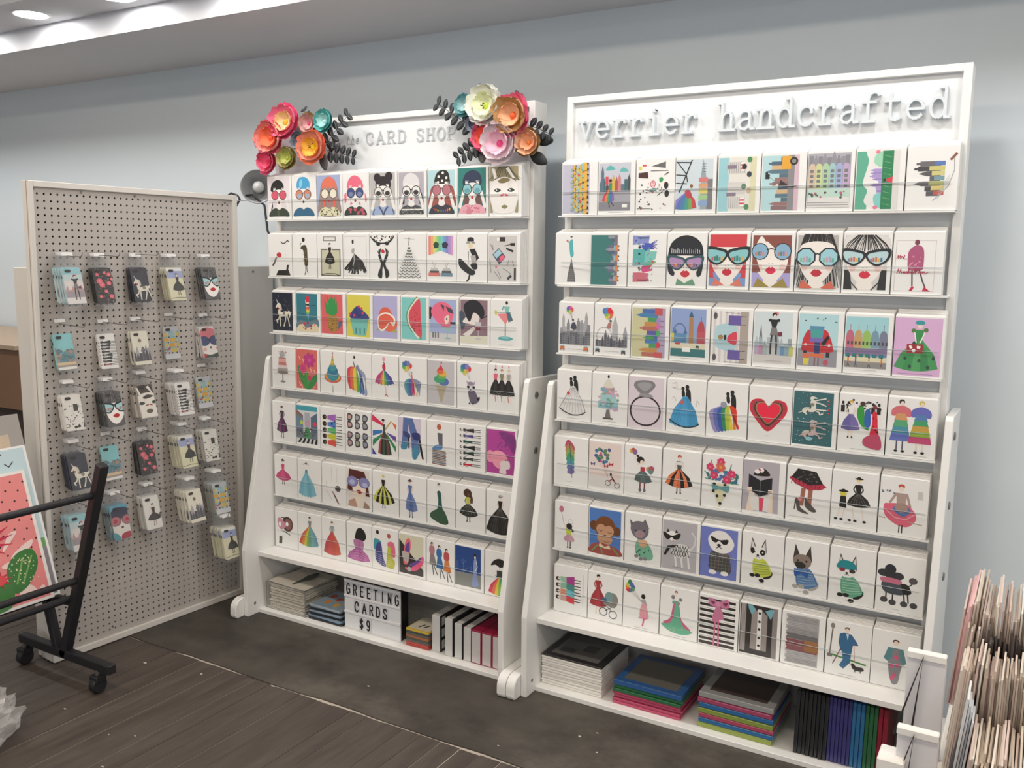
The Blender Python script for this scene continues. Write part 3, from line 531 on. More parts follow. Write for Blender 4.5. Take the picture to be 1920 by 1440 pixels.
# ---- rack one, row 6
@card(D1, 5, 0, 'a lady in a pink swing dress and black hat')
def _(): lady(38, 14, 1.2, '#6c5c54', '#c8487c', ['#c8487c', '#d05484', '#bc4474'], 34, 74, '#9c6c5c', hat='k', curve=12, lean=2)
@card(D1, 5, 1, 'a pale blue bridesmaid gown')
def _(): e('#5c4c44', 38, 14, 4, 4, n=8); l('#8c7c74', 2, [26, 18, 38, 10, 48, 18]); p('#4c8ca0', [34, 34, 42, 34, 44, 46, 32, 46]); fan(['#7cb8cc', '#88c4d4', '#74b0c4', '#84bccc'], 38, 44, 4, 116, 38, 10, 4, 2)
@card(D1, 5, 2, 'a faint ink sketch with a dark bloom')
def _():
    l('#c4c0bc', 1, [40, 10, 42, 60]); l('#c4c0bc', 1, [64, 12, 62, 60]); l('#aaa6a2', 1, [18, 60, 20, 92, 40, 118]); e('#6c6460', 66, 80, 12, 10); e('#4c4644', 66, 80, 7, 6); l('#4c4848', 3, [44, 92, 66, 128]); l('#a05058', 2, [52, 100, 72, 132])
@card(D1, 5, 3, 'a brown-haired face in oversized lavender sunglasses')
def _():
    bg('#e9e0d8', 4, 6, 92, 128); p('#f2e2d0', [16, 30, 84, 30, 72, 90, 56, 106, 56, 128, 30, 128, 30, 98, 18, 80]); p('#5c2c28', [12, 6, 72, 10, 84, 40, 92, 88, 76, 88, 78, 46, 48, 36, 20, 32, 26, 80, 4, 74]); glasses(48, 46, 22, 23, '#8c8cc0', '#6c6c94', 18); e('#b8bce0', 24, 48, 11, 8, n=12); e('#b8bce0', 74, 52, 11, 8, n=12); b('#a83038', [40, 76, 50, 70, 62, 78, 52, 84]); p('#c49c88', [6, 128, 10, 110, 34, 100, 44, 128]); p('#a88c7c', [66, 128, 72, 106, 90, 118, 92, 128])
@card(D1, 5, 4, 'a lady in a yellow and black striped gown')
def _(): lady(42, 10, 1.2, '#d8c850', 'k', ['#cfd468', 'k', '#d4d870', 'k', '#cfd468', 'k', '#d4d870', 'k'], 42, 92, '#5c5a84', curve=12, lean=2)
@card(D1, 5, 5, 'a lady in a long periwinkle coat and brown hat')
def _(): lady(40, 12, 1.3, '#6c5c54', '#6478a8', ['#6a80b4', '#5c70a4', '#7488b8'], 22, 104, '#6c6c98', hat='#5a4440', curve=6, lean=6)
@card(D1, 5, 6, 'a dark green mermaid evening gown')
def _():
    e('#5c6c68', 42, 12, 5, 6, n=10); e('s', 42, 15, 3, 4, n=8); b('#2c5c54', [36, 34, 48, 32, 52, 60, 56, 86, 70, 124, 40, 128, 10, 112, 34, 90, 40, 60]); b('#3c5c44', [34, 88, 58, 86, 76, 126, 44, 130, 10, 108]); l('s', 2, [50, 34, 60, 46, 54, 56])
@card(D1, 5, 7, 'a long-haired girl in a black netted dress')
def _(): e('#4c3428', 40, 22, 14, 13); b('#4c3428', [48, 20, 58, 36, 56, 52, 46, 44]); lady(42, 18, 1.3, '#4c3428', '#c0c84c', ['#2c2c2a', '#383a34', '#2c2c2a'], 32, 84, '#4a4440', skin='d', curve=10, lean=2); folds('#8c9084', 42, 54, 86, 28, 5, .8, 2)
@card(D1, 5, 8, 'a lady in a sweeping black pleated gown')
def _(): lady(46, 14, 1.25, '#5a5654', 'k', ['k', '#353332', 'k', '#2f2d2c', 'k'], 46, 118, hat='#b8b4b0', curve=12); folds('#6c6866', 46, 52, 124, 42, 9, .7)
# ---- rack one, row 7
@card(D1, 6, 0, 'a compact and lipstick splash')
def _(): e('#4c302c', 56, 52, 24, 26); e('#8c5a54', 58, 52, 17, 19); b('#c88a9c', [12, 40, 24, 34, 44, 48, 54, 52, 44, 66, 26, 74, 14, 62]); e('#eee', 22, 56, 6, 9, n=10); e('#eee', 54, 52, 6, 8, n=10); l('k', 3, [28, 32, 60, 32]); l('k', 3, [30, 76, 66, 88]); p('#4a4644', [18, 98, 32, 98, 30, 124, 16, 124])
@card(D1, 6, 1, 'a rainbow tulle ball gown with silver bodice')
def _(): lady(52, 10, 1.15, 'k', '#8c9090', ['#cc5844', '#d88a4c', '#d2c444', '#7cac64', '#6c9c8c', '#7cb0b4', '#74a8b4', '#6c9cac'], 42, 104, curve=10, lean=-6)
@card(D1, 6, 2, 'a coral ball gown with grey jacket')
def _(): lady(44, 10, 1.25, '#6c4c44', '#9ca4a8', ['#c04c58', '#cc5850', '#c8584c', '#d06450'], 36, 116, curve=8, arms='#9ca4a8')
@card(D1, 6, 3, 'a black-haired woman seen from behind in a pink bow gown')
def _(): b('k', [34, 44, 42, 20, 58, 12, 74, 24, 78, 44, 60, 58, 34, 50]); b('#b87ca8', [28, 56, 50, 52, 68, 58, 66, 84, 54, 90, 36, 84]); fan(['#b05c9c', '#c070ac', '#b05c9c', '#c070ac'], 48, 82, 12, 118, 46, 6, 0); [l('#d8a8cc', 1.2, [10 + i * 3, 98 + i * 6, 48, 88 + i * 9, 88 - i * 2, 102 + i * 6]) for i in range(4)]; l('#8c5484', 2, [50, 56, 50, 84])
@card(D1, 6, 4, 'two ladies in striped purple and lime dresses')
def _():
    e('k', 22, 14, 6, 7, n=10); b('#4c9cac', [8, 40, 20, 36, 36, 44, 30, 64, 8, 72]); b('#4c4c8c', [20, 50, 36, 50, 42, 90, 54, 122, 20, 112, 12, 84]); [l('#cfd0e0', 1.2, [12 + i * 2, 84 + i * 7, 44 + i * 2, 90 + i * 7]) for i in range(5)]; e('#b8604c', 66, 20, 7, 8, n=10); b('#e0708c', [60, 44, 82, 38, 90, 60, 88, 86, 72, 80]); b('#c0c44c', [62, 56, 72, 56, 76, 84, 88, 100, 82, 124, 56, 120, 58, 90]); [l('#e4e49c', 1.2, [58, 92 + i * 7, 84, 94 + i * 7]) for i in range(4)]
@card(D1, 6, 5, 'pink and purple pumps on a black and cream ground')
def _():
    bg('#d8d4bc', 2, 4, 92, 128); p('#3a3634', [2, 20, 92, 108, 92, 128, 2, 128]); b('#e8707c', [18, 60, 28, 22, 40, 14, 46, 30, 42, 60, 34, 96, 18, 96]); b('#6a4c9c', [24, 50, 32, 30, 40, 28, 40, 56, 28, 58]); b('#bab4b0', [12, 60, 38, 62, 34, 92, 20, 86]); b('#e86088', [24, 108, 50, 104, 88, 64, 92, 84, 70, 110, 36, 118]); b('#6a4c9c', [40, 96, 62, 84, 84, 66, 76, 84, 50, 102]); e('#b8b2ae', 40, 112, 8, 8, n=10)
@card(D1, 6, 6, 'three ladies in ruffled dresses and black tights')
def _():
    for x, c, t, y in ((20, '#8c8480', '#b88088', 14), (46, '#3f74ac', '#3f74ac', 20), (72, '#d88448', '#c0585c', 26)): l('k', 2.6, [x + 2, y + 66, x + 6, y + 100]); l('k', 2.6, [x + 6, y + 66, x + 20, y + 98]); p(c, [x - 6, y + 34, x + 8, y + 34, x + 18, y + 70, x - 10, y + 68]); b(t, [x - 8, y + 10, x + 8, y + 10, x + 9, y + 32, x - 8, y + 32]); e('#4a3834', x, y + 2, 5, 6, n=8); e('s', x + 1, y + 4, 3, 4, n=8)
@card(D1, 6, 7, 'a sparkling gown in a navy night garden')
def _():
    bg('#2c4c8c', 1, 4, 90, 84); r('#8a8c88', 1, 84, 90, 126); [l('#7c94bc', .9, q) for q in ([30, 90, 30, 40], [30, 60, 22, 46], [30, 56, 40, 44], [8, 80, 8, 50], [56, 84, 56, 60], [34, 76, 46, 66])]; b('#8c9cc8', [66, 40, 76, 40, 76, 80, 82, 116, 60, 120, 64, 80]); e('k', 70, 26, 5, 6, n=8); e('#e8e2dc', 70, 32, 3, 5, n=8); l('#e8e2dc', 2, [74, 44, 78, 60, 70, 74])
@card(D1, 6, 8, 'a rainbow gown beneath a black umbrella')
def _(): b('k', [20, 44, 30, 28, 50, 20, 72, 30, 80, 48, 66, 42, 50, 46, 36, 40]); l('k', 1.6, [50, 40, 50, 84]); r('#3a4444', 40, 56, 58, 76); l('k', 2, [36, 72, 50, 84, 66, 78]); fan(['#d83c64', '#e8784c', '#e8c84c', '#8cc04c', '#4ca47c', '#4c84bc', '#5c64b0'], 50, 78, 7, 124, 38, 8, 0)
# ---- rack two, row 1
@card(D2, 0, 0, 'a jam of yellow taxis on lilac')
def _():
    A.rot = True; r('#c4c2d4', 4, 2, 130, 78)
    for i in range(44): 
        y = [66, 54, 44, 36, 30][i % 5]; taxi(12 + (i * 37) % 114, y, [1.25, .95, .75, .6, .5][i % 5], ['#e8b44c', '#d8b858', '#cfc27c', '#e4ae44', '#b8b48c'][i % 5])
    dots('#d84a58', 20, 36, 120, 62, 6, 3, 3)
@card(D2, 0, 1, 'a lady with a hat box skipping past a colourful skyline')
def _():
    bg('#c9cbd6', 2, 6, 88, 126); r('#a9a8b0', 2, 78, 88, 106); r('#8a8890', 2, 104, 88, 126); b('#5fb4b0', [20, 24, 32, 12, 46, 22]); b('#68b8b4', [58, 28, 68, 18, 82, 28]); skyline(4, 88, 78, ['#5f7484', '#3f6a6c', '#4a4c54', '#d08484', '#d8b048', '#a85c5c', '#7c7c94'], 14, 34, 10, 4); p('#5f7484', [8, 78, 8, 30, 12, 10, 16, 30, 16, 78]); p('#d08488', [54, 78, 54, 44, 58, 34, 62, 44, 62, 78]); r('#d84a5c', 20, 40, 28, 60); fan(['#d0445c', '#d88a50', '#4c9c6c', '#4c74b8', '#8c6cb0'], 32, 72, 4, 100, 17, 5, -4); r('#3f8c5c', 30, 56, 38, 76); e('k', 34, 50, 4, n=8); l('k', 2, [30, 104, 32, 118]); l('k', 2, [36, 104, 44, 114]); r('w', 66, 110, 80, 118); cap()
@card(D2, 0, 2, 'little travel icons with sunglasses and a red target')
def _():
    p('#6a6866', [40, 18, 76, 8, 76, 24]); l('k', 1.6, [38, 30, 82, 30]); p('#4c3030', [6, 34, 30, 32, 32, 48, 6, 46]); ring('#d84c64', 44, 62, 7, 9, 2); ring('#d84c64', 44, 62, 3.4, 4.4, 1.6); b('#3f9c5c', [60, 48, 68, 46, 70, 54, 62, 58]); b('#5c8c84', [32, 78, 44, 72, 56, 74, 44, 82]); e('k', 78, 66, 6, 9, n=10); e('k', 80, 86, 6, 9, n=10); l('k', 2, [56, 90, 68, 82, 66, 70]); r('#e0d850', 6, 18, 14, 26); r('#d84c58', 16, 14, 26, 18); dots(['#3c3a3a', '#6c6868', '#c06a6c'], 6, 60, 86, 124, 30, 2, 4); l('k', 1.2, [4, 122, 40, 122]); l('k', 2, [74, 40, 84, 34])
@card(D2, 0, 3, 'a rainbow tower under a crowned skyscraper')
def _():
    bg('#d0dce2', 2, 6, 92, 126); p('#9ca8b0', [62, 126, 62, 50, 68, 6, 76, 50, 80, 126]); [l('#5c6468', 1, [65, 18 + i * 6, 75, 18 + i * 6]) for i in range(5)]; r('#7c7c80', 78, 54, 92, 126); [r(c, 58, 50 + i * 14, 80, 61 + i * 14) for i, c in enumerate(['#d87c78', '#d8a078', '#e0d070', '#a8cc90', '#8ca8d0'])]; l('k', 3, [2, 12, 38, 14]); l('k', 2.5, [4, 12, 26, 40, 30, 60]); l('k', 3, [40, 8, 10, 84]); l('k', 2.4, [2, 42, 26, 44]); l('k', 2.4, [2, 62, 28, 64]); fan(['#8c84c8', '#5c74b8', '#4c84b0', '#4c9c8c', '#7ca85c', '#c8484c'], 30, 84, 4, 122, 32, 4, -8); b('#c04450', [24, 82, 36, 80, 42, 96, 30, 98]); e('#8c5c3c', 40, 70, 4, 5, n=8)
@card(D2, 0, 4, 'a shopping street with red striped awnings, printed sideways')
def _():
    A.rot = True; r('#e6e2da', 4, 2, 130, 90); r('#9cccd4', 4, 2, 130, 26); r('#dcd8b4', 4, 76, 130, 90); [r('#d4d0cc', x, 24, x + 28, 66) for x in (10, 44, 92)]; [l('#8a8684', .8, [12, 28 + i * 5, 36, 28 + i * 5]) for i in range(8)]; [l('#8a8684', .8, [94, 28 + i * 5, 118, 28 + i * 5]) for i in range(8)]
    for x in (16, 98): [p('#d84450' if i % 2 else 'w', [x + i * 4, 54, x + 4 + i * 4, 54, x + 5 + i * 4, 64, x + i * 4, 64]) for i in range(5)]
    for x, y, c in ((14, 70, '#4c8c5c'), (124, 74, '#4c8c5c'), (62, 62, '#5c8460'), (108, 62, 'k'), (90, 74, '#36404c'), (52, 74, '#c8b498')): e(c, x, y, 7, 6, n=8)
    r('#8c7c8c', 40, 22, 48, 44); r('#8c7c8c', 104, 22, 112, 44)
@card(D2, 0, 5, 'a lady chasing balloons past a skyline and taxi, printed sideways')
def _():
    A.rot = True; r('#b8dade', 4, 2, 130, 60); r('#8f8c90', 4, 60, 130, 74); r('#d8bcc8', 4, 74, 130, 84); skyline(6, 126, 60, ['#8c6c6c', '#9c7470', '#58707c', '#5c7888', '#d8b484', '#50687c'], 14, 42, 13, 6); r('#e8a838', 98, 46, 128, 66); e('k', 116, 72, 9); e('#8a8684', 116, 72, 5); [e('k', 80 + (i % 3) * 5, 12 + (i // 3) * 4, 3.4, n=8) for i in range(5)]; l('#888', .8, [82, 18, 66, 38]); p('#3a2c34', [60, 40, 74, 44, 58, 66]); e('s', 62, 36, 3, n=8); l('k', 2, [58, 66, 60, 80])
@card(D2, 0, 6, 'a rainbow row of townhouse facades')
def _():
    bg('#b0aeb8', 1, 6, 92, 126); skyline(3, 90, 34, ['#8a8890', '#94929c'], 10, 24, 9, 2)
    for i, c in enumerate(['#d8c0a8', '#d0d49c', '#b0d0a8', '#a4c8cc', '#a4b0d8', '#c4a8cc']): r(c, 3 + i * 14.6, 34, 17 + i * 14.6, 90); [r('#787c7c', 6 + i * 14.6, 42 + j * 11, 13.5 + i * 14.6, 49 + j * 11) for j in range(4)]; e(c, 10 + i * 14.6, 33, 6, 5, n=10)
    r('#c4dcd0', 3, 84, 92, 104); r('#e4e2e0', 3, 104, 92, 126); [l('#4c4a4a', 1, [3, y, 90, y]) for y in (116, 121)]; dots(['#5c4c4c', '#c05c64', '#4c7c6c', '#4c6ca0'], 6, 90, 88, 108, 16, 2.6, 4)
@card(D2, 0, 7, 'a green park under mint clouds, printed sideways')
def _():
    A.rot = True; r('#62b094', 4, 2, 130, 26); b('#eceae8', [4, 40, 20, 20, 44, 26, 60, 16, 88, 22, 110, 26, 130, 22, 130, 54, 4, 54]); skyline(40, 92, 56, ['#a08cc8', '#b09cd4'], 8, 22, 8, 3); b('#8cd0cc', [8, 56, 14, 42, 34, 40, 38, 56]); b('#a0d8b8', [96, 56, 104, 38, 122, 40, 128, 56]); r('#2f8458', 4, 54, 130, 76); [l('#7cbc7c', 1, [12 + i * 13, 72, 16 + i * 13, 58]) for i in range(9)]; r('#e2dfdc', 4, 76, 130, 88); p('#d84050', [64, 64, 70, 64, 74, 76, 60, 76]); e('k', 67, 60, 3, n=8); e('p', 128, 44, 4, 5, n=8); e('p', 8, 44, 4, 5, n=8)
@card(D2, 0, 8, 'a sketched skyline on a curved ribbon, printed sideways')
def _():
    A.rot = True; skyline(30, 104, 66, ['#5c585c', '#4c484c', '#706c70', '#66626a'], 20, 44, 7, 3)
    for i, c in enumerate(['#c8544c', '#d8c878', '#b8bc78', '#7c9ca8', '#d4cc88', '#d0c87c', '#5c7cb8']): r(c, 32 + i * 10.4, 54 - (i % 3) * 5, 41 + i * 10.4, 74)
    l('#a8a4a4', 1.4, [20, 54, 50, 82, 84, 92, 112, 90]); l('#8c5c4c', 5, [106, 84, 118, 94]); [l('#bbb', .8, [24 + i * 5, 62, 56 + i * 6, 84]) for i in range(4)]
# ---- rack two, row 2
@card(D2, 1, 0, 'a statue-like figure on a skyscraper spire')
def _(): p('#6c6a6a', [34, 128, 36, 108, 42, 84, 46, 64, 50, 84, 56, 108, 58, 128]); [l('#9a9896', .8, [38, y, 54, y]) for y in range(96, 128, 5)]; b('#58b4b8', [40, 22, 48, 16, 50, 36, 52, 58, 44, 62, 40, 40]); l('#58b4b8', 3, [42, 26, 36, 22]); e('#d85c58', 34, 20, 3, n=8); r('k', 42, 8, 48, 11)
@card(D2, 1, 1, 'a teal skyline with orange taxis, printed sideways')
def _():
    A.rot = True; r('#3e7c78', 3, 1, 131, 72); skyline(4, 130, 70, ['#6c7088', '#8c8ca0', '#58647c', '#9c98a4'], 6, 22, 16, 5); r('#7a7880', 3, 66, 131, 74); [taxi(20 + i * 26, 72, .9, '#e8884c') for i in range(4)]
@card(D2, 1, 2, 'watercolour rainbow splashes with dancers, printed sideways')
def _():
    A.rot = True
    for c, q in (('#cf6e7c', [12, 14, 36, 14, 37, 30, 35, 56, 30, 54, 14, 58]), ('#d84c84', [36, 40, 46, 34, 56, 40, 54, 52, 60, 68, 48, 58, 42, 66]), ('#7cac64', [52, 42, 66, 38, 70, 56, 64, 76, 56, 64]), ('#5cb0ac', [54, 12, 96, 14, 96, 42, 94, 58, 70, 54, 56, 58]), ('#7cc4bc', [62, 44, 92, 46, 90, 76, 70, 72]), ('#4c5cb8', [94, 40, 104, 34, 112, 42, 110, 60, 118, 72, 104, 62, 96, 70]), ('#8c94d0', [106, 12, 130, 12, 129, 36, 130, 56, 112, 54])): p(c, q)
    dots(['#4c4cac', '#c84c84', '#4c9c8c', '#a8b8e0'], 12, 14, 128, 66, 40, 2.2, 5)
    [l('#4c4cac', 1.4, [104, 62, 98 + i * 5, 76 - (i % 2) * 5]) for i in range(5)]; [l('k', 2, [x, 26, x, 54]) for x in (18, 124)]; [e('k', x, 30, 3, n=8) for x in (48, 60, 84, 100)]
@card(D2, 1, 3, 'a glossy black bob and infinity sunglasses')
def _():
    b('#23252b', [4, 96, 2, 60, 10, 26, 34, 8, 62, 8, 86, 26, 92, 60, 88, 100, 76, 104, 70, 60, 24, 60, 20, 104]); bigface('#c8323e', cx=47, lipy=100); b('#23252b', [6, 62, 12, 26, 36, 8, 62, 8, 84, 28, 88, 62, 70, 56, 24, 56]); [l('#d8d8da', 1.4, [12 + i * 5, 38 + (i % 3) * 2, 12 + i * 5, 50]) for i in range(15)]; p('#23252b', [2, 60, 14, 58, 16, 106, 6, 96]); p('#23252b', [92, 60, 80, 58, 78, 106, 88, 96]); glasses(47, 74, 21, 20, '#b08cb8', '#35585c', 18, 'c', ['#d86c5c', '#e0a05c', '#8c6ca0', '#5c5c6c']); p('#6c9c7c', [24, 128, 28, 112, 46, 124, 66, 112, 74, 128])
@card(D2, 1, 4, 'red hair, cat-eye city sunglasses and a coral collar')
def _():
    bg('#d4434c', 4, 4, 92, 128); r('#7c9cd0', 4, 96, 92, 128); bigface('#c8283c'); r('#d4434c', 4, 4, 92, 34); p('#d4434c', [4, 80, 12, 92, 16, 108, 4, 108]); p('#d4434c', [92, 80, 82, 94, 80, 108, 92, 108]); glasses(47, 56, 26, 24, '#8cc8cc', '#262a2c', 22, 'c', ['#c86458', '#3c7c74', '#3c7c74', '#58948c', '#d8b058']); p('#e07c68', [12, 128, 18, 108, 42, 126]); p('#e07c68', [84, 128, 76, 108, 54, 126])
@card(D2, 1, 5, 'swept brown hair, round city sunglasses and gold lace collar')
def _():
    bg('#8c4f44', 4, 6, 92, 128); r('#b0a8dc', 4, 94, 92, 128); bigface('#e02c50', lipy=88); b('#f6efe8', [10, 50, 22, 8, 40, 30, 60, 40]); p('#8c4f44', [22, 6, 92, 6, 92, 52, 52, 34]); p('#8c4f44', [4, 50, 10, 52, 24, 92, 4, 92]); p('#8c4f44', [92, 60, 86, 70, 78, 92, 92, 92]); glasses(47, 44, 20, 26, '#8cb4d0', '#2c3034', 20, 'o', ['#c8786c', '#5c8c74', '#a47cb0', '#d8986c']); p('#a08c44', [8, 128, 18, 106, 46, 128]); p('#a08c44', [88, 128, 76, 106, 48, 128])
@card(D2, 1, 6, 'long black-lined hair and octagonal sunglasses')
def _():
    bg('#b9b5b2', 4, 6, 92, 128); strands('k', -40, 134, 4, 124, 46, 1.7, 2, 1.0, 48); bigface('#c42638', lipy=92); glasses(48, 56, 23, 25, '#a0d0dc', '#262a2c', 23, 'h', ['#8cc09c', '#c8a0bc', '#b0a8b8', '#6cb0a0']); p('#d86c54', [10, 128, 16, 108, 40, 126, 36, 128]); p('#d86c54', [88, 128, 80, 110, 58, 126, 62, 128])
@card(D2, 1, 7, 'a fringe of black lines and cat-eye skyline sunglasses')
def _():
    bg('#d9d5d2', 4, 6, 92, 128); p('k', [4, 84, 16, 84, 22, 128, 4, 128]); p('k', [92, 84, 80, 84, 74, 128, 92, 128]); bigface('#d82c48', lipy=94); b('#e2dedb', [4, 44, 8, 8, 90, 8, 92, 44, 70, 38, 28, 38]); strands('k', -6, 102, 6, 42, 26, 1.6, 5, 1.0, 48); glasses(47, 56, 24, 23, '#bcd8dc', '#24262a', 19, 'c', ['#7c8ca0', '#c86c54', '#c87c5c', '#e0b048', '#4c7088']); l('#333', 2.4, [16, 108, 34, 128]); l('#333', 2.4, [80, 108, 62, 128])
@card(D2, 1, 8, 'a figure in a pink coat dress with red handwriting')
def _():
    l('#c8b8b8', .8, [6, 18, 84, 18, 84, 128, 6, 128, 6, 18]); l('#5a4c50', 3, [40, 80, 42, 116]); l('#5a4c50', 3, [54, 80, 62, 106, 68, 120]); b('#b0587c', [32, 40, 46, 28, 60, 36, 62, 70, 58, 82, 34, 82, 30, 60]); dots('#d08ca4', 34, 52, 58, 78, 14, 2, 3); e('#7c3c4c', 47, 22, 5, 6, n=10); p('#c8284c', [36, 128, 42, 116, 46, 120, 42, 128]); p('#c8284c', [62, 128, 66, 118, 78, 128])
    # handwriting: ms. / Manhattan
    l('#b83454', 1.5, [8, 58, 11, 50, 12, 58, 15, 50, 16, 58, 18, 52, 21, 56, 24, 50, 22, 58, 26, 58]); e('#b83454', 28, 58, 1, n=6)
    l('#b83454', 1.5, [10, 90, 13, 80, 15, 90, 18, 80, 19, 90, 22, 86, 24, 90, 25, 85, 27, 90, 29, 85, 31, 90, 34, 78, 34, 90, 37, 85, 39, 90, 42, 86, 44, 90, 47, 78, 47, 90, 52, 78, 52, 90, 56, 85, 58, 90, 60, 85, 62, 90, 64, 85, 67, 90, 72, 86]); l('#b83454', 1.3, [44, 82, 55, 81])
# ---- rack two, row 3
@card(D2, 2, 0, 'balloons and a dark dress over a grey skyline with two taxis')
def _():
    p('#b4b4b8', [10, 110, 10, 44, 14, 28, 18, 44, 18, 110]); p('#a8a8ae', [76, 110, 76, 38, 80, 22, 84, 38, 86, 110]); skyline(4, 92, 110, ['#9c9ca2', '#b0b0b4', '#8c8c94'], 36, 62, 9, 3); skyline(4, 92, 112, ['#6c6c74', '#7c7c84', '#8a8a90'], 18, 36, 12, 5, '#4c4c54'); balloons(32, 18, ['#e04c4c', '#ec8c3c', '#e4d03c', '#6cb84c', '#4c7cc8', '#7c5cb0', '#d85c9c'], 4.6, 6, 40, 44); e('k', 42, 46, 3, n=8); fan(['#4a4c5c'], 44, 52, 3, 68, 9, 3); taxi(12, 122, .8, '#d87848'); taxi(80, 122, .8, '#d87848'); cap(124)
@card(D2, 2, 1, 'bright balloons over a grey wheel and dome skyline')
def _():
    ring('#a8a8ac', 28, 84, 22, 24, 2); p('#b4b4b8', [50, 110, 50, 58, 58, 30, 66, 58, 66, 110]); p('#a4a4aa', [80, 110, 80, 76, 86, 56, 92, 76, 92, 110]); skyline(4, 92, 112, ['#6c6c74', '#7c7c84', '#5a5a62'], 14, 32, 11, 8, '#44444c'); balloons(38, 22, ['#e0343c', '#ec6c3c', '#e4d03c', '#7cc04c', '#4c84c8', '#5c8cc8', '#e0343c'], 7, 9, 44, 50, 5); e('k', 46, 44, 3, n=8); p('#b47c74', [40, 48, 48, 48, 46, 64, 34, 62]); taxi(10, 122, .7, '#555'); taxi(82, 124, .7, '#555'); cap(124)
@card(D2, 2, 2, 'rainbow monuments and parading ladies, printed sideways')
def _():
    A.rot = True; r('#cdcaa0', 4, 2, 130, 50); r('#b0a4c0', 4, 50, 130, 90); skyline(6, 128, 70, ['#b86c5c', '#c8904c', '#4c9c5c', '#4c84b4', '#4c70b0', '#5c5ca0'], 22, 46, 11, 6); p('#4c9c58', [48, 60, 54, 30, 60, 60]); [ (l('k', 1.4, [x, 74, x, 86]), e(c, x, 72, 8, 6, n=10)) for x, c in ((36, '#d8404c'), (66, '#4cac5c'), (84, '#d86cac'), (98, '#a888c8'))]; r('#c8585c', 112, 62, 130, 82); r('#c8585c', 4, 62, 18, 84)
@card(D2, 2, 3, 'a colourful river city with clock tower and wheel')
def _():
    bg('#92a6d4', 2, 4, 90, 124); r('#8cacc8', 2, 70, 90, 92); ring('#58749c', 24, 66, 18, 26, 3); r('#5c8cb0', 8, 66, 42, 90); p('#4c6c98', [8, 66, 13, 54, 18, 66]); p('#4c6c98', [34, 66, 39, 54, 44, 66]); p('#b0845c', [48, 90, 48, 24, 53, 10, 58, 24, 60, 90]); p('#3c6484', [47, 24, 53, 8, 59, 24]); r('#c05860', 68, 56, 88, 94); b('#b84c54', [70, 58, 72, 40, 78, 34, 84, 40, 86, 58]); l('#8c4c50', 1.4, [78, 36, 78, 24]); r('#d8c84c', 2, 66, 10, 86); r('#ded6bc', 2, 90, 90, 104); r('#3c7878', 2, 104, 90, 124); r('w', 32, 100, 52, 112); e('#c8484c', 20, 92, 8, 3, n=8); taxi(70, 98, .5, '#444'); cap(128)
@card(D2, 2, 4, 'a striped cafe with purple chairs, printed sideways')
def _():
    A.rot = True; r('#efece8', 4, 2, 130, 66); [r('#d8d2d4', 4, 6 + i * 14, 130, 12 + i * 14) for i in range(5)]; r('#b0a49c', 4, 70, 130, 90); b('#b4d4dc', [36, 60, 38, 20, 52, 10, 84, 10, 96, 20, 98, 60]); [r('#6c5ca4', x, 42, x + 24, 72) for x in (12, 96)]; [l('k', 1.4, [x, 72, x, 84]) for x in (14, 34, 98, 118)]; [e('#5c5458', x, 10, 9, 5, n=8) for x in (16, 118)]; b('#d84458', [54, 44, 64, 40, 74, 46, 80, 62, 50, 62]); e('#a08454', 66, 24, 6, 7, n=10); r('k', 60, 32, 72, 38); [l('k', 1, [x, 34, x, 70]) for x in (6, 126)]
@card(D2, 2, 5, 'a woman in black boots before a pale city')
def _():
    bg('#d5e0e4', 2, 4, 90, 108); r('#d4d0cc', 2, 104, 90, 126); p('#6c7478', [14, 70, 18, 32, 22, 70]); skyline(4, 90, 106, ['#b0bcc0', '#a4b0b4', '#98a4a8'], 24, 44, 9, 4); [r(c, 4 + i * 10, 84, 13 + i * 10, 106) for i, c in enumerate(['#b8a8c0', '#c08cac', '#a8b4b4', '#b8bcbc', '#c4c8c8', '#b0b8c0', '#6c94b8', '#8ca8b8', '#c8cc70'])]; frenchgirl(48, .95, 4); cap(120)
@card(D2, 2, 6, 'a little red car stuffed with luggage')
def _():
    bg('#b7dce2', 2, 4, 88, 126); r('#9a98a0', 2, 86, 88, 126); b('#c8343c', [10, 78, 14, 58, 26, 40, 60, 40, 72, 58, 78, 78, 74, 92, 14, 92]); p('#5c94b4', [26, 32, 58, 32, 54, 66, 30, 66]); p('#4ca4a0', [30, 40, 54, 40, 52, 58, 32, 58]); r('#7c6cb0', 28, 60, 56, 70); r('#2c3c70', 38, 70, 50, 102); p('k', [52, 72, 66, 52, 70, 58, 58, 80]); [e('w', x, 76, 3, n=8) for x in (18, 70)]; r('k', 14, 90, 22, 96); r('k', 64, 92, 72, 104); p('#e0744c', [28, 96, 58, 96, 60, 106, 26, 104]); p('#e0d24c', [14, 108, 28, 108, 26, 124, 16, 124]); e('#e07450', 20, 102, 9, 6, n=8); e('#c05868', 64, 116, 6, 7, n=8); l('#8c6468', 3, [40, 106, 40, 124]); l('#8c6468', 3, [48, 106, 48, 124]); dots('#444', 10, 10, 84, 22, 7, 1.6, 2)
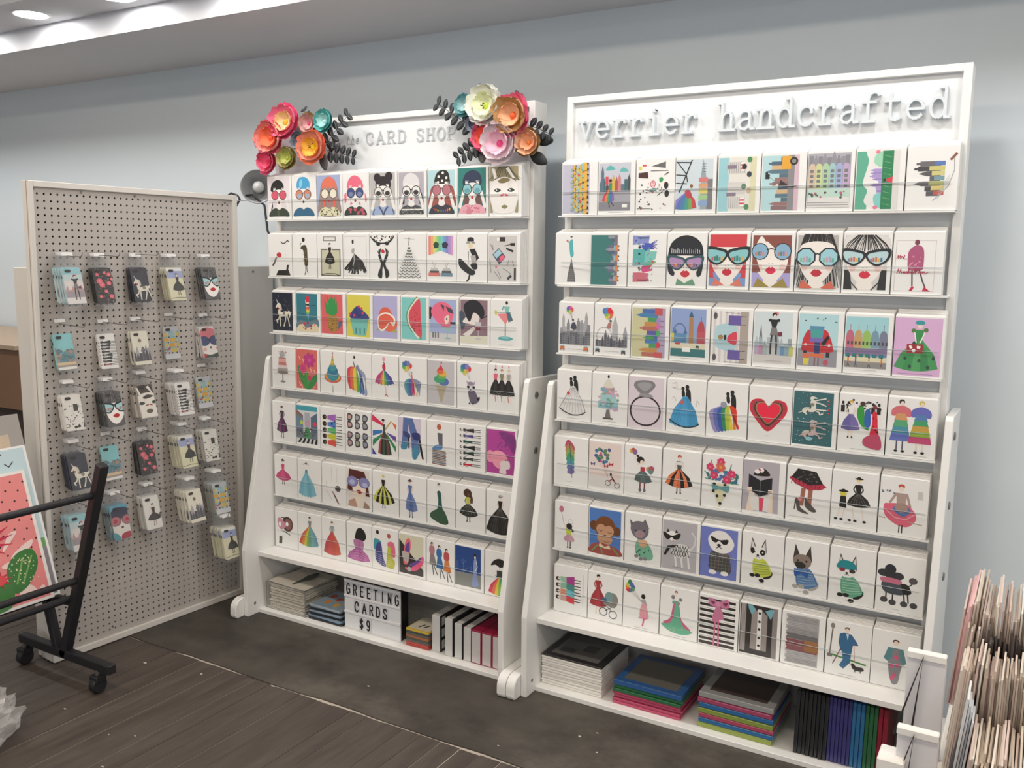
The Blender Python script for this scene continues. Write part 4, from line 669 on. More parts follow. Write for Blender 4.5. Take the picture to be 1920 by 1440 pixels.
@card(D2, 2, 7, 'rainbow domed seaside houses with strollers')
def _():
    bg('#a4d4dc', 2, 6, 90, 122); [ (r(c, 3 + i * 17.4, 52, 20 + i * 17.4, 96), e(c, 11.5 + i * 17.4, 50, 8, 14, n=12), l(c, 1.4, [11.5 + i * 17.4, 36, 11.5 + i * 17.4, 24])) for i, c in enumerate(['#c46c80', '#c8a06c', '#9cc064', '#7c9cb0', '#7c8098'])]; [r('#4c4c50', 6 + i * 8, 62, 10 + i * 8, 70) for i in range(11)]; r('#8c7ca0', 2, 78, 90, 92); [r('#2f7c84', 4 + i * 14, 90, 13 + i * 14, 98) for i in range(6)]; r('#e6dcb8', 2, 98, 90, 108); r('#94918e', 2, 108, 90, 122); [ (e('k', x, 98, 2, n=6), l(c, 3, [x, 100, x, 112]), l('#444', 1.2, [x - 2, 120, x, 112, x + 3, 120])) for x, c in ((10, '#d86048'), (26, '#6c5cb0'), (54, '#c8a484'), (80, '#d87c40'))]; cap(127)
@card(D2, 2, 8, 'a lady in a huge green gown with a red suitcase on pink')
def _():
    bg('#dfb4dc', 0, 4, 94, 132); fan(['#4a9c5c', '#3f9454', '#55a864', '#3c8c50', '#4a9c5c'], 50, 52, 6, 114, 44, 8, -4); [e('#2e4a3c', x, y, 3.4, 4.4, n=8) for x, y in ((24, 94), (34, 112), (52, 98), (70, 112), (80, 92), (40, 60))]; p('#3f9454', [40, 30, 58, 30, 56, 54, 44, 54]); e('#5c8044', 38, 32, 5, 5, n=8); e('#5c8044', 62, 30, 5, 5, n=8); l('w', 2.4, [40, 36, 44, 58]); l('w', 2.4, [60, 36, 52, 58]); r('#a42c38', 26, 62, 58, 82); p('w', [30, 66, 34, 64, 38, 70, 33, 73]); p('w', [46, 65, 54, 66, 52, 72, 46, 71]); e('w', 40, 76, 4, n=8); e('s', 50, 22, 5, 6, n=10); e('#3c9ca4', 50, 14, 10, 5, n=10); cap(128, 10, 80, '#a07c9c')
# ---- rack two, row 4
def gowncouple(skirt, line, hem=None):
    couple(46, 14, 1.0); fan(skirt, 48, 42, 5, 112, 38, 10, -2, 1.4)
    if line: folds(line, 48, 46, 114, 36, 7, .7, -2)
    if hem: l(hem, 3, [8, 104, 20, 112, 34, 118, 48, 121, 62, 120, 76, 116, 84, 110])
@card(D2, 3, 0, 'a kissing couple and white gown with black hem')
def _(): gowncouple(['#e9e8e8'], '#8f8d8d', '#4c4a4a'); l('#7c7a7a', 1.2, [43, 44, 22, 80, 8, 104]); l('#7c7a7a', 1.2, [53, 44, 74, 80, 84, 108]); e('#d05058', 34, 62, 5, n=8); cap(130)
@card(D2, 3, 1, 'a pastel tiered wedding cake')
def _():
    [ (r(c, 46 - w, y, 46 + w, y + 20)) for c, w, y in (('#9cc8d4', 28, 74), ('#a4ccd0', 22, 54), ('#c49ca4', 17, 36))]; b('#e2dcd0', [32, 36, 46, 14, 60, 36]); e('k', 46, 8, 3, 5, n=8); dots(['#d0a8c4', '#d8b4b8', '#84b0c4', '#7cac94'], 20, 40, 74, 96, 34, 4, 3); p('#7c7674', [42, 96, 50, 96, 54, 118, 38, 118]); r('#5c5654', 32, 118, 60, 122); cap(128)
@card(D2, 3, 2, 'a giant glitter engagement ring on blush')
def _(): bg('#dfd4dc', 0, 2, 94, 136); ring('#3a3132', 46, 90, 42, 40, 4.5, 28); b('#868488', [14, 24, 24, 12, 60, 10, 72, 22, 60, 38, 50, 46, 34, 46, 22, 36]); b('#a3a2a6', [24, 24, 34, 16, 56, 16, 62, 24, 44, 38]); b('#9a989c', [28, 50, 38, 44, 60, 46, 66, 52, 46, 54])
@card(D2, 3, 3, 'a kissing couple and bright blue gown with scrolls')
def _(): gowncouple(['#4fa0d0', '#58a8d8', '#4a9ac8'], '#3c84b4', '#2c3a48'); e('#d86458', 40, 58, 5, n=8); [l('#b4b0b0', 1, q) for q in ([14, 12, 24, 8, 26, 20, 14, 22, 40, 26], [14, 50, 20, 44, 24, 56], [84, 60, 78, 50, 76, 66])]; cap(130)
@card(D2, 3, 4, 'a kissing couple and tiered rainbow gown')
def _():
    couple(56, 18, 1.0)
    for i, c in enumerate(['#9c94c4', '#6c74b8', '#3c60a8', '#3f8c64', '#b4c84c', '#e8cc44', '#e8843c', '#dc4434']): b(c, [50 + i, 56, 10 + i * 9, 70 - i, 10 + i * 9.4, 96, 20 + i * 8, 122 - i * 1.5, 30 + i * 7.4, 122 - i * 2, 40 + i * 4, 80])
    e('#9c9cb0', 42, 54, 8, 8, n=10)
@card(D2, 3, 5, 'a layered red heart')
def _():
    def heart(c, cx, cy, s): b(c, [cx, cy - 16 * s, cx + 14 * s, cy - 30 * s, cx + 36 * s, cy - 26 * s, cx + 40 * s, cy - 4 * s, cx + 22 * s, cy + 22 * s, cx, cy + 42 * s, cx - 22 * s, cy + 22 * s, cx - 40 * s, cy - 4 * s, cx - 36 * s, cy - 26 * s, cx - 14 * s, cy - 30 * s])
    heart('#dc3044', 46, 64, 1.08); heart('#b04850', 46, 63, .98); heart('#4a3434', 46, 62, .82); heart('#a48460', 46, 61, .74); heart('#f0304c', 46, 61, .66); cap(120, 42, 52)
@card(D2, 3, 6, 'two llamas in snow on teal, printed sideways')
def _(): A.rot = True; r('#3e6a70', 5, 2, 132, 90); dots('#c4d4d4', 8, 6, 128, 86, 50, 1, 4, 5); unicorn(98, 42, .95, '#e2e0d4'); unicorn(42, 44, .95, '#c8b4b0'); [e('#d84448', x, 80, 2, n=6) for x in (84, 92, 106, 114)]; e('#8cc4d0', 20, 40, 5, 8, n=8)
@card(D2, 3, 7, 'glamorous party guests in sequin gowns')
def _():
    dots('#4c4848', 4, 14, 90, 34, 22, 2.4, 3); [ (e('k', x, 22, 3, 4, n=8), r('k', x - 4, 28, x + 4, 44)) for x in (8, 20, 72, 84)]; lady(26, 16, 1.1, '#d8b048', 'w', ['#6c64a0', '#7a70ac'], 20, 82, 's', curve=4); b('#3c9c44', [40, 32, 52, 30, 56, 60, 66, 82, 50, 74, 40, 54]); b('#3c68b0', [56, 38, 66, 36, 68, 72, 56, 72]); e('#4c3c34', 50, 22, 6, n=8); b('#e03048', [72, 40, 80, 40, 84, 74, 86, 96, 68, 96, 72, 66]); dots('k', 72, 50, 84, 92, 8, 1.6, 4); b('#c0506c', [66, 94, 88, 92, 92, 124, 60, 120, 54, 106]); e('#8c3c40', 76, 28, 5, n=8); cap(128)
@card(D2, 3, 8, 'two ladies in tiered rainbow puff dresses')
def _():
    for x, hr, cs in ((28, 'k', ['#d8747c', '#d89c6c', '#5ca87c', '#4c94a8', '#6a78c4']), (68, '#d8c05c', ['#6c70c0', '#5c84b8', '#4ca070', '#c8a04c', '#98b44c', '#c8507c'])):
        l('#5c5c70' if x < 40 else 's', 3, [x - 6, 92, x - 6, 118]); l('#5c5c70' if x < 40 else 's', 3, [x + 6, 92, x + 6, 118]); b(cs[0], [x - 18, 26, x, 18, x + 18, 26, x + 19, 42, x, 40, x - 19, 42]); h_ = 76 / (len(cs))
        for i, c in enumerate(cs[1:]): p(c, [x - 9 - i * 3, 36 + i * h_, x + 9 + i * 3, 36 + i * h_, x + 14 + i * 2.4, 38 + (i + 1) * h_, x - 14 - i * 2.4, 38 + (i + 1) * h_])
        e(hr, x, 10, 6, 6, n=10); e('s', x + 1, 13, 4, 5, n=10); e('k', x - 7, 122, 4, 3, n=8); e('k', x + 7, 122, 4, 3, n=8)
    cap(130, 14, 84)
# ---- rack two, row 5
@card(D2, 4, 0, 'a rainbow feather')
def _():
    for i, c in enumerate(['#b8586c', '#b88c5c', '#94ac5c', '#4c9c6c', '#4c9c94', '#5c84b0', '#7c74a8']): b(c, [36 + i * 1.5, 12 + i * 12, 44 + i, 8 + i * 12, 58 + i * .6, 22 + i * 12, 60 - i, 36 + i * 11, 40 + i, 36 + i * 11, 32 + i * 1.2, 26 + i * 12])
    l('#4c4c64', 1.6, [46, 18, 54, 112]); cap(124, 36, 54)
@card(D2, 4, 1, 'butterflies above a tiny bicycle on blush')
def _(): bg('#ecdcd6', 2, 4, 92, 98); r('#e2deda', 2, 98, 92, 126); dots(['#4c8474', '#4c7ca8', '#3c6c94', '#6c8c5c', '#c0606c', '#4c5c9c'], 16, 20, 58, 58, 34, 4.5, 6); [b(c, [x - 6, y - 4, x, y, x + 6, y - 5, x + 5, y + 5, x, y + 2, x - 5, y + 5]) for x, y, c in ((12, 64, '#5c548c'), (50, 66, '#b83c50'), (64, 60, '#b83c50'))]; [l('#b4a8a4', .6, [x, 50, 56, 96]) for x in (24, 34, 44)]; ring('#6c7474', 56, 112, 8, 8, 1.6); ring('#6c7474', 82, 116, 8, 8, 1.6); l('#b8545c', 3, [58, 108, 68, 100, 80, 112]); e('k', 64, 88, 3, 5, n=8); l('k', 3, [66, 94, 74, 104])
@card(D2, 4, 2, 'a cheering girl with pom-poms and grey tutu')
def _(): e('#d8a84c', 20, 16, 7, 7, n=8); e('#8c6ca0', 28, 18, 7, 8, n=8); e('#b85c5c', 24, 12, 5, n=8); l('s', 3, [28, 30, 38, 52]); e('k', 44, 38, 10, 9); e('k', 36, 28, 4, n=8); e('s', 48, 44, 6, 6, n=10); r('#b83c4c', 44, 56, 56, 70); e('#c8a05c', 66, 60, 7, n=8); e('#b8586c', 74, 58, 8, n=8); e('#6c8c8c', 72, 66, 7, n=8); fan(['#5c6c6c', '#687878', '#5c6c6c'], 50, 68, 7, 92, 24, 7, 2, 1); [ (l('#7c3c3c', 3.4, [x, 98, x, 114]), e('#6c6c74', x, 118, 4, 5, n=8)) for x in (44, 56)]; cap(126, 34, 62)
@card(D2, 4, 3, 'a lady in an orange and black pleated skirt')
def _(): lady(44, 12, 1.3, '#c8543c', '#5c5854', ['#e07c4c', 'k', '#e8845c', '#d8744c', 'k', '#e8845c', 'k'], 36, 88, '#8c5c4c', curve=10, arms='#e8e2de'); p('#e8e4e0', [32, 30, 56, 30, 52, 38, 36, 38]); cap(128)
@card(D2, 4, 4, 'a bouquet in a spotted cone')
def _():
    dots(['#3c7c6c', '#4c8c84', '#5c7cb8', '#3c6c94'], 12, 38, 88, 66, 50, 4, 3); [l('#3c8474', 2, q) for q in ([30, 60, 6, 44], [30, 64, 8, 62], [66, 60, 92, 50], [66, 66, 92, 68], [28, 50, 22, 14], [66, 46, 72, 20])]; [flowerblob('#d8406c', x, y, 1.35, '#e87c8c') for x, y in ((46, 16), (20, 32), (74, 44), (30, 52), (62, 60))]; flowerblob('#d86c5c', 46, 30, 1.6); p('#ddd8b4', [24, 70, 70, 72, 46, 132]); b('#6ca4a8', [26, 72, 46, 80, 68, 74, 66, 92, 46, 86, 30, 90]); [e('k', x, y, 4, n=9) for x, y in ((40, 104), (58, 100), (48, 122), (30, 92), (32, 74), (58, 74))]
@card(D2, 4, 5, 'a reader hidden behind a black book on grey')
def _():
    bg('#b9b2bb', 0, 2, 86, 128); b('#2c2422', [26, 38, 36, 22, 52, 20, 64, 36]); e('w', 34, 28, 7, 6, n=8); e('w', 44, 24, 6, n=8); e('#d8506c', 40, 24, 3, n=6); p('s', [10, 128, 18, 76, 30, 84, 28, 128]); p('s', [74, 128, 72, 76, 60, 86, 62, 128]); p('#e8e6e2', [16, 84, 40, 92, 68, 82, 62, 126, 24, 126]); p('#e0506c', [40, 92, 52, 92, 50, 126, 42, 126]); p('#26262a', [14, 36, 42, 50, 70, 40, 70, 78, 42, 90, 14, 74]); l('#8a8886', 1, [42, 50, 42, 90]); [l('s', 3, [12, 72 + i * 4, 22, 70 + i * 4]) for i in range(3)]; [l('s', 3, [72, 72 + i * 4, 62, 72 + i * 4]) for i in range(3)]
@card(D2, 4, 6, 'a black ruffled skirt above leopard heels')
def _(): p('#a46c5c', [34, 54, 44, 54, 40, 98, 30, 98]); p('#a46c5c', [50, 54, 60, 54, 58, 94, 48, 92]); p('#b83c50', [4, 32, 14, 26, 80, 38, 90, 46, 78, 54, 50, 58, 20, 46]); p('k', [24, 8, 66, 12, 82, 40, 50, 46, 10, 30]); dots('#6c6a6a', 22, 14, 70, 38, 22, 1.6, 3); [l('#5c2430', 1, [12 + i * 9, 34 + i, 10 + i * 9, 46 + i]) for i in range(8)]; b('#5c5450', [22, 80, 30, 84, 34, 102, 54, 116, 30, 112, 24, 98]); b('#5c5450', [44, 76, 52, 88, 70, 106, 60, 110, 44, 98]); l('#3a3432', 2, [22, 84, 20, 108]); e('#e08c8c', 32, 82, 5, n=8); cap(126, 8, 70)
@card(D2, 4, 7, 'a mother and daughter in matching black hats')
def _(): lady(58, 14, 1.25, '#d8d048', 'k', ['k', '#33312f', 'k', '#33312f'], 26, 78, None, 's', hat='k', arms='k', lean=2); folds('#8a8886', 58, 52, 80, 24, 6, .6, 2); [l('s', 1.6, [x, 84, x + 6, 112]) for x in (46, 66)]; [e('k', x, 116, 4, 3, n=8) for x in (42, 54, 74, 12, 24)]; e('#d8d048', 26, 54, 7, 7, n=10); e('k', 26, 48, 11, 3, n=10); e('k', 26, 46, 5, 3, n=8); p('k', [20, 60, 32, 60, 34, 88, 18, 86]); [l('s', 1.5, [x, 88, x - 4, 110]) for x in (20, 30)]; cap(124, 30, 54)
@card(D2, 4, 8, 'a lady swirling pink ruffles on a balcony')
def _(): e('#c8504c', 44, 20, 7, 5, n=10); e('s', 44, 26, 5, 6, n=10); p('#b49c94', [34, 36, 56, 36, 54, 62, 36, 62]); l('#b49c94', 5, [34, 38, 22, 60]); l('#b49c94', 5, [56, 38, 64, 66]); b('#e06880', [38, 60, 54, 60, 70, 72, 78, 92, 62, 112, 38, 110, 14, 92, 10, 66, 22, 62]); b('#5c74a8', [38, 62, 54, 62, 66, 76, 50, 90, 28, 76]); b('#a88c84', [38, 60, 54, 60, 60, 72, 46, 82, 32, 70]); l('#f0b4bc', 2, [14, 78, 34, 94, 56, 96, 74, 82]); [l('k', 2.4, [x, 110, x, 128]) for x in (44, 50)]; dots('#6c7490', 4, 30, 30, 38, 8, 2, 2); r('#cfccc8', 78, 28, 88, 46); l('#b8a894', 2, [60, 100, 90, 104]); l('#b8a894', 2, [2, 96, 14, 98])
# ---- rack two, row 6
@card(D2, 5, 0, 'a girl in pink tutu holding a pink balloon')
def _(): e('#c8788c', 20, 22, 7, 9); l('#8a8484', 1, [20, 31, 28, 62]); l('s', 3, [28, 62, 38, 78]); e('k', 44, 68, 9, 9); b('k', [48, 72, 58, 78, 54, 84]); ring('#b4b0b0', 48, 54, 8, 6, 1); p('#c8d44c', [32, 72, 50, 80, 50, 92, 36, 92]); fan(['#c89cac', '#d0a4b4'], 44, 92, 6, 108, 17, 4); [ (l('#5c5c5c', 3, [x, 112, x, 124]), e('#5c5c60', x, 128, 3, n=8)) for x in (40, 48)]
@card(D2, 5, 1, 'a sleepy monkey in a tropical shirt on blue')
def _(): bg('#5480c4', 2, 4, 92, 128); e('#6c4428', 14, 52, 11, 13); e('#6c4428', 80, 60, 11, 13); e('#7c4c2c', 47, 54, 30, 32); e('#c89878', 36, 60, 14, 15); e('#c89878', 58, 62, 14, 15); b('#c89878', [26, 76, 46, 66, 66, 78, 66, 94, 46, 104, 28, 92]); p('k', [43, 74, 51, 74, 47, 80]); l('#3c2418', 1.4, [28, 62, 34, 66, 40, 63]); l('#3c2418', 1.4, [54, 65, 60, 68, 66, 65]); l('#8c5c44', 1.4, [38, 92, 48, 94, 58, 93]); b('#a4504c', [4, 128, 8, 108, 30, 98, 64, 102, 88, 110, 92, 128]); [l('#6c9c5c', 4, q) for q in ([10, 124, 26, 106], [70, 108, 86, 124], [36, 112, 40, 126])]; p('#e4d8b8', [32, 98, 46, 108, 60, 102, 64, 112, 46, 112, 30, 108])
@card(D2, 5, 2, 'a grey kitten in a mint sweater')
def _(): b('#7cb89c', [34, 74, 50, 66, 70, 84, 80, 110, 70, 122, 44, 118, 30, 104]); dots('#2c4438', 34, 80, 74, 112, 8, 2, 3); b('#d8ac88', [38, 72, 62, 70, 58, 88, 44, 88]); p('#6c666a', [14, 18, 32, 34, 18, 46]); p('#6c666a', [56, 12, 68, 38, 46, 26]); b('#77717a', [16, 40, 28, 22, 54, 22, 66, 42, 60, 60, 44, 70, 24, 60]); b('#a48c94', [28, 54, 42, 44, 56, 52, 48, 64, 34, 64]); e('k', 30, 46, 3, 2, n=8); e('k', 54, 44, 3, 2, n=8); e('#c05c64', 43, 54, 2, n=6); [e('#8c8488', x, y, 6, 5, n=8) for x, y in ((34, 116), (46, 122), (58, 120))]; cap(130, 24, 64)
@card(D2, 5, 3, 'a white cat in black sunglasses and netted coat on grey')
def _(): bg('#b9b6bb', 2, 4, 92, 134); [l('#e8e6e6', 5, [x, 96, x + 4, 124]) for x in (36, 52, 70)]; l('#d8d6d6', 4, [74, 78, 86, 60, 88, 40, 78, 28]); e('w', 28, 44, 16, 13); [p('k', [x, 36, x + 3, 26, x + 8, 34]) for x in (12, 34)]; b('#e0dedc', [26, 74, 50, 62, 72, 70, 74, 92, 46, 100, 30, 90]); [l('k', 1.6, [28 + i * 7, 68 + (i % 2), 38 + i * 7, 98 - i * .6]) for i in range(6)]; [l('k', 1.6, [36 + i * 7, 66, 26 + i * 7, 94]) for i in range(6)]; b('k', [4, 36, 26, 44, 48, 34, 46, 48, 34, 54, 26, 48, 16, 56, 6, 48]); e('#c8506c', 30, 57, 2, n=6); p('k', [16, 72, 44, 66, 22, 80, 10, 100, 6, 96]); cap(126, 30, 56, '#777')
@card(D2, 5, 4, 'a fluffy white dog in tartan coat on periwinkle')
def _(): bg('#7481c8', 0, 4, 92, 134); b('#4c4c4c', [28, 66, 66, 62, 78, 104, 70, 120, 26, 112, 22, 98]); [l('#6c7c74', 1.6, [24, 72 + i * 9, 76, 70 + i * 9]) for i in range(6)]; [l('#8c6c68', 1.4, [30 + i * 9, 66, 28 + i * 9, 116]) for i in range(6)]; b('#efecea', [18, 34, 32, 14, 56, 10, 74, 22, 84, 42, 72, 62, 50, 68, 28, 60]); b('k', [26, 26, 46, 34, 68, 30, 66, 42, 56, 44, 46, 36, 38, 42, 28, 38]); e('k', 46, 48, 5, 4, n=8); l('k', 2, [40, 56, 46, 52, 54, 56]); [e('#f2efec', x, 120, 10, 6, n=10) for x in (32, 62)]
@card(D2, 5, 5, 'a black and white pup in a lime striped sweater')
def _(): dog(44, 70, 1.05, '#c9d258', '#f0eeec', 'k', '#e4e0de', '#9cac4c'); e('k', 50, 48, 7, 8, n=10); e('k', 26, 46, 5, 8, n=10); e('w', 50, 48, 2, n=6); cap(126, 40, 56)
@card(D2, 5, 6, 'a pug in a navy bow sweater')
def _(): dog(46, 74, 1.15, '#5c80b0', '#8c7f74', '#b0aca4', '#4a403c', '#8cacc8'); b('#33302e', [26, 56, 40, 54, 50, 62, 42, 70, 28, 68]); b('#3060a8', [24, 72, 40, 80, 56, 72, 54, 92, 40, 84, 26, 92]); cap(128, 34, 56)
@card(D2, 5, 7, 'a bulldog pup in teal beret and green stripes')
def _(): dog(44, 76, 1.1, '#68ac8c', '#eeecea', 'k', '#e0dedc', '#a8d0b8'); b('#2c8c94', [16, 44, 26, 32, 46, 32, 58, 42, 54, 52, 20, 52]); e('#8c3c44', 28, 54, 7, 5, n=10); e('#4a3a3a', 50, 56, 7, 5, n=10); cap(130, 38, 56)
@card(D2, 5, 8, 'a charcoal poodle in a pink scarf')
def _(): [l('#2c2a2c', 3, [x, 84, x + (3 if x > 50 else 0), 108]) for x in (22, 36, 58, 66)]; [e('#4c4a4c', x, y, 8, 7, n=12) for x, y in ((18, 108), (36, 112), (60, 112), (80, 112))]; b('#4c545c', [12, 66, 34, 58, 58, 68, 58, 90, 28, 92, 14, 84]); b('#2c2a2c', [52, 66, 66, 66, 74, 84, 58, 88]); l('#2c2a2c', 2.4, [68, 68, 74, 62]); e('#5c5658', 76, 54, 9, 8, n=12); e('#34343a', 28, 34, 12, 12); e('#3c3c40', 14, 44, 12, 9); e('#3c3c40', 44, 48, 13, 9); e('#38383c', 28, 46, 12, 10); b('#c8748c', [8, 56, 30, 54, 52, 58, 48, 68, 28, 66, 12, 66]); cap(128, 34, 52)
# ---- rack two, row 7
@card(D2, 6, 0, 'four ladies in bright dresses, printed sideways')
def _():
    A.rot = True
    for q, c, c2 in ((42, '#d8444c', '#c8a49c'), (60, '#6cc0cc', '#e08c6c'), (78, '#4c8c84', '#8cb8a0'), (96, '#a83c8c', '#98c4a8')): l('#4a3c3c', 2.4, [q - 4, 60, q - 4, 80]); l('#4a3c3c', 2.4, [q + 4, 60, q + 4, 80]); p(c, [q - 8, 36, q + 8, 36, q + 13, 62, q - 13, 62]); p(c2, [q - 8, 20, q + 8, 20, q + 8, 38, q - 8, 38]); e('#3a2c28', q, 12, 6, 7, n=10); e('s', q, 15, 3, 4, n=8)
    cap(88, 30, 120)
@card(D2, 6, 1, 'a lady in a long red coat with a grey pram')
def _(): lady(30, 6, 1.35, 'k', '#a83c40', ['#a83c40', '#b4444c', '#9c3840'], 24, 92, 's', arms='#a83c40', feet='#ccc'); e('#8c8880', 72, 70, 16, 20); e('#7c9c9c', 62, 66, 12, 17); p('#8c8880', [42, 76, 86, 82, 78, 92, 48, 88]); e('#48688c', 48, 74, 8, 7, n=10); ring('#4a4a4a', 46, 108, 12, 12, 2); ring('#4a4a4a', 74, 112, 12, 12, 2); l('#4a4a4a', 1.6, [54, 90, 72, 104]); l('#4a4a4a', 1.6, [72, 90, 52, 104])
@card(D2, 6, 2, 'a leaping girl in pink with balloons')
def _(): balloons(18, 22, ['#4c5ca8', '#4c9c5c', '#4c6cb0', '#d83c44', '#e8843c', '#c8cc5c', '#3f8c54', '#5c6cb0'], 6, 13, 54, 60, 7); e('k', 56, 42, 6, 7, n=10); p('#a8a8a8', [50, 52, 62, 50, 68, 66, 56, 66]); b('#e4a0ac', [52, 64, 64, 64, 72, 92, 70, 102, 48, 98]); l('#e08ca4', 4, [46, 102, 66, 102]); l('#d85c8c', 4, [60, 102, 56, 124]); l('#d8b0a4', 2.6, [52, 66, 58, 90]); cap(130)
@card(D2, 6, 3, 'a mint trumpet gown with pink panels')
def _(): e('#a8744c', 42, 12, 4, 5, n=10); e('s', 42, 16, 3, 4, n=8); b('#78a89c', [34, 36, 50, 36, 52, 44, 34, 44]); b('#c8688c', [36, 44, 50, 44, 58, 84, 82, 110, 10, 102, 28, 84]); b('#68b494', [40, 44, 48, 44, 54, 80, 66, 104, 88, 112, 62, 124, 26, 120, 4, 104, 24, 100, 36, 80]); e('#8c8484', 34, 26, 5, 6, n=8); e('#8c8484', 54, 30, 5, 5, n=8); dots('#c8b480', 30, 100, 66, 118, 5, 2, 3); cap(130)
@card(D2, 6, 4, 'black and white stripes tied with a pink bow')
def _():
    bg('#f2f0ee', 2, 4, 92, 132); [ (r('#35302e', 2, 8 + i * 15, 92, 15 + i * 15), l('#8a8684', .8, [2, 20 + i * 15, 92, 20 + i * 15])) for i in range(8)]; r('#35302e', 2, 124, 92, 132); l('#d86c94', 4, [42, 60, 40, 132]); l('#d86c94', 4, [50, 60, 52, 132]); b('#c87c9c', [34, 62, 44, 26, 54, 28, 64, 56, 50, 62, 44, 72]); b('#c87ca0', [24, 6, 46, 14, 42, 28, 26, 24]); b('#c87ca0', [52, 14, 72, 4, 76, 24, 56, 28]); b('#7c3c4c', [28, 14, 40, 16, 36, 22]); b('#7c3c4c', [60, 16, 72, 12, 68, 22]); e('#d890b0', 48, 20, 7, 8, n=10)
@card(D2, 6, 5, 'a buttoned waistcoat with blue shirt collar')
def _(): bg('#35302f', 2, 3, 92, 132); r('#8f8784', 4, 3, 16, 126); r('#8f8784', 80, 3, 92, 132); p('#9a918e', [30, 24, 44, 14, 44, 118, 28, 118]); p('#9a918e', [54, 14, 68, 26, 68, 118, 54, 118]); r('#e9e7e6', 44, 12, 54, 118); [e('#2c2a2a', 49, y, 3.4, n=10) for y in (22, 44, 64, 86, 106)]; p('#7cb0bc', [20, 4, 30, 4, 40, 14, 30, 30, 22, 14]); p('#7cb0bc', [62, 14, 76, 6, 84, 8, 76, 34]); [l('#c8c4c2', .7, [6 + i * 3, 4, 4 + i * 3, 126]) for i in range(4)]
@card(D2, 6, 6, 'grey and rust pencil-like books, printed sideways')
def _():
    A.rot = True; r('#b4b2b4', 6, 10, 130, 86)
    for i, c in enumerate(['#a4a2a4', '#b8b6b8', '#94585c', '#8c4c50', '#6c6a6c', '#9c9a9c', '#b0aeb0', '#a4a2a4']): r(c, 8 + i * 15, 12, 22 + i * 15, 84); p('#e8e6e4', [8 + i * 15, 8, 15 + i * 15, 14, 22 + i * 15, 8]); [l('#7c7a7c', .8, [9 + i * 15 + j * 4, 16, 11 + i * 15 + j * 4, 82]) for j in range(3)]
    r('#a4744c', 42, 54, 70, 86)
@card(D2, 6, 7, 'a man in a blue suit walking a small dark dog')
def _(): l('#7c7670', 3, [14, 20, 10, 84]); e('#8c8680', 14, 14, 5, 7, n=8); r('#7c7670', 4, 84, 16, 92); l('#4c8c44', 4, [16, 86, 90, 96]); e('#7c746c', 46, 16, 6, 5, n=8); e('s', 46, 20, 5, 5, n=8); p('#3c6c94', [30, 30, 40, 26, 56, 28, 68, 44, 72, 52, 60, 54, 58, 72, 34, 72, 28, 52]); p('#c8d8e0', [44, 28, 50, 28, 48, 44]); p('#3f7098', [36, 70, 58, 70, 56, 98, 42, 116, 32, 110, 40, 92]); l('#7c4c44', 2, [34, 66, 18, 108]); l('#b85c5c', 1, [62, 48, 66, 94]); b('#38322e', [58, 100, 64, 98, 70, 104, 84, 104, 86, 112, 66, 114]); [l('#38322e', 2, [x, 112, x, 118]) for x in (68, 80)]; cap(130)
@card(D2, 6, 8, 'a teal coat over a pink patterned skirt')
def _(): e('#4c3a34', 50, 22, 7, 5, n=10); e('s', 50, 26, 5, 6, n=10); p('#5c8c94', [34, 38, 66, 38, 74, 70, 68, 76, 34, 72, 26, 66]); p('#8c8488', [44, 40, 58, 40, 62, 72, 42, 72]); b('#8c8c90', [38, 66, 64, 68, 62, 96, 58, 122, 46, 124, 38, 96]); [e('#d85c84', x, y, 5, n=8) for x, y in ((52, 60), (56, 78), (44, 82), (50, 104), (46, 112))]
# ---- phone case pictures (same canvas, the case is clipped to it)
def full(c): r(c, 0, 0, 100, 136)
def case_paris(): full('#e6dcd8'); r('#9ccfd8', 0, 0, 100, 30); r('#c8d8da', 0, 26, 100, 50); r('#a49aa0', 0, 84, 100, 112); skyline(0, 100, 90, ['#c89c9c', '#b0a4a8'], 4, 14, 10, 3); r('#e8e4e2', 0, 116, 100, 136); frenchgirl(56, .9, 26)
def case_floral(): full('#2a2a2c'); dots(['#4c5c54', '#3c4c48', '#6c5458', '#8c7478'], 16, 0, 84, 136, 90, 2.6, 3); [flowerblob('#d8707c', x, y, s_, '#e8949c') for x, y, s_ in ((34, 52, 1.6), (42, 66, 1.5), (68, 60, 1.2), (72, 26, 1.1), (28, 26, .9), (70, 112, 1.2), (80, 44, .9), (30, 112, .9), (52, 92, .9), (56, 20, .8))]
def case_unicorn(): full('#26293a'); dots('#5c6480', 0, 0, 100, 60, 20, 1, 3, 5); unicorn(54, 78, 1.5)
def case_perfume(): full('#e2ddbc'); r('#a4aed4', 0, 12, 100, 44); r('#f0eeea', 0, 0, 100, 14); l('k', 2, [10, 128, 50, 124, 96, 126]); lady(58, 24, 1.2, 'k', 'k', ['#2c302c', '#343834', '#2c302c'], 26, 92, '#4a4a44', tw=4)
def case_fringe(): full('#5c5a5c'); strands('#262628', -20, 120, 0, 60, 30, 2, 3, 1, 50); strands('#8c8a8c', -20, 120, 0, 60, 14, 1.4, 8, 1, 50); b('#f0eae4', [26, 52, 50, 44, 78, 52, 86, 84, 70, 116, 50, 128, 30, 116, 18, 84]); glasses(52, 62, 24, 24, '#a4ccd0', '#22303a', 22, 'c', ['#c8948c', '#8c8c94', '#b88c84']); b('#b42834', [40, 96, 50, 88, 60, 88, 66, 96, 54, 104])
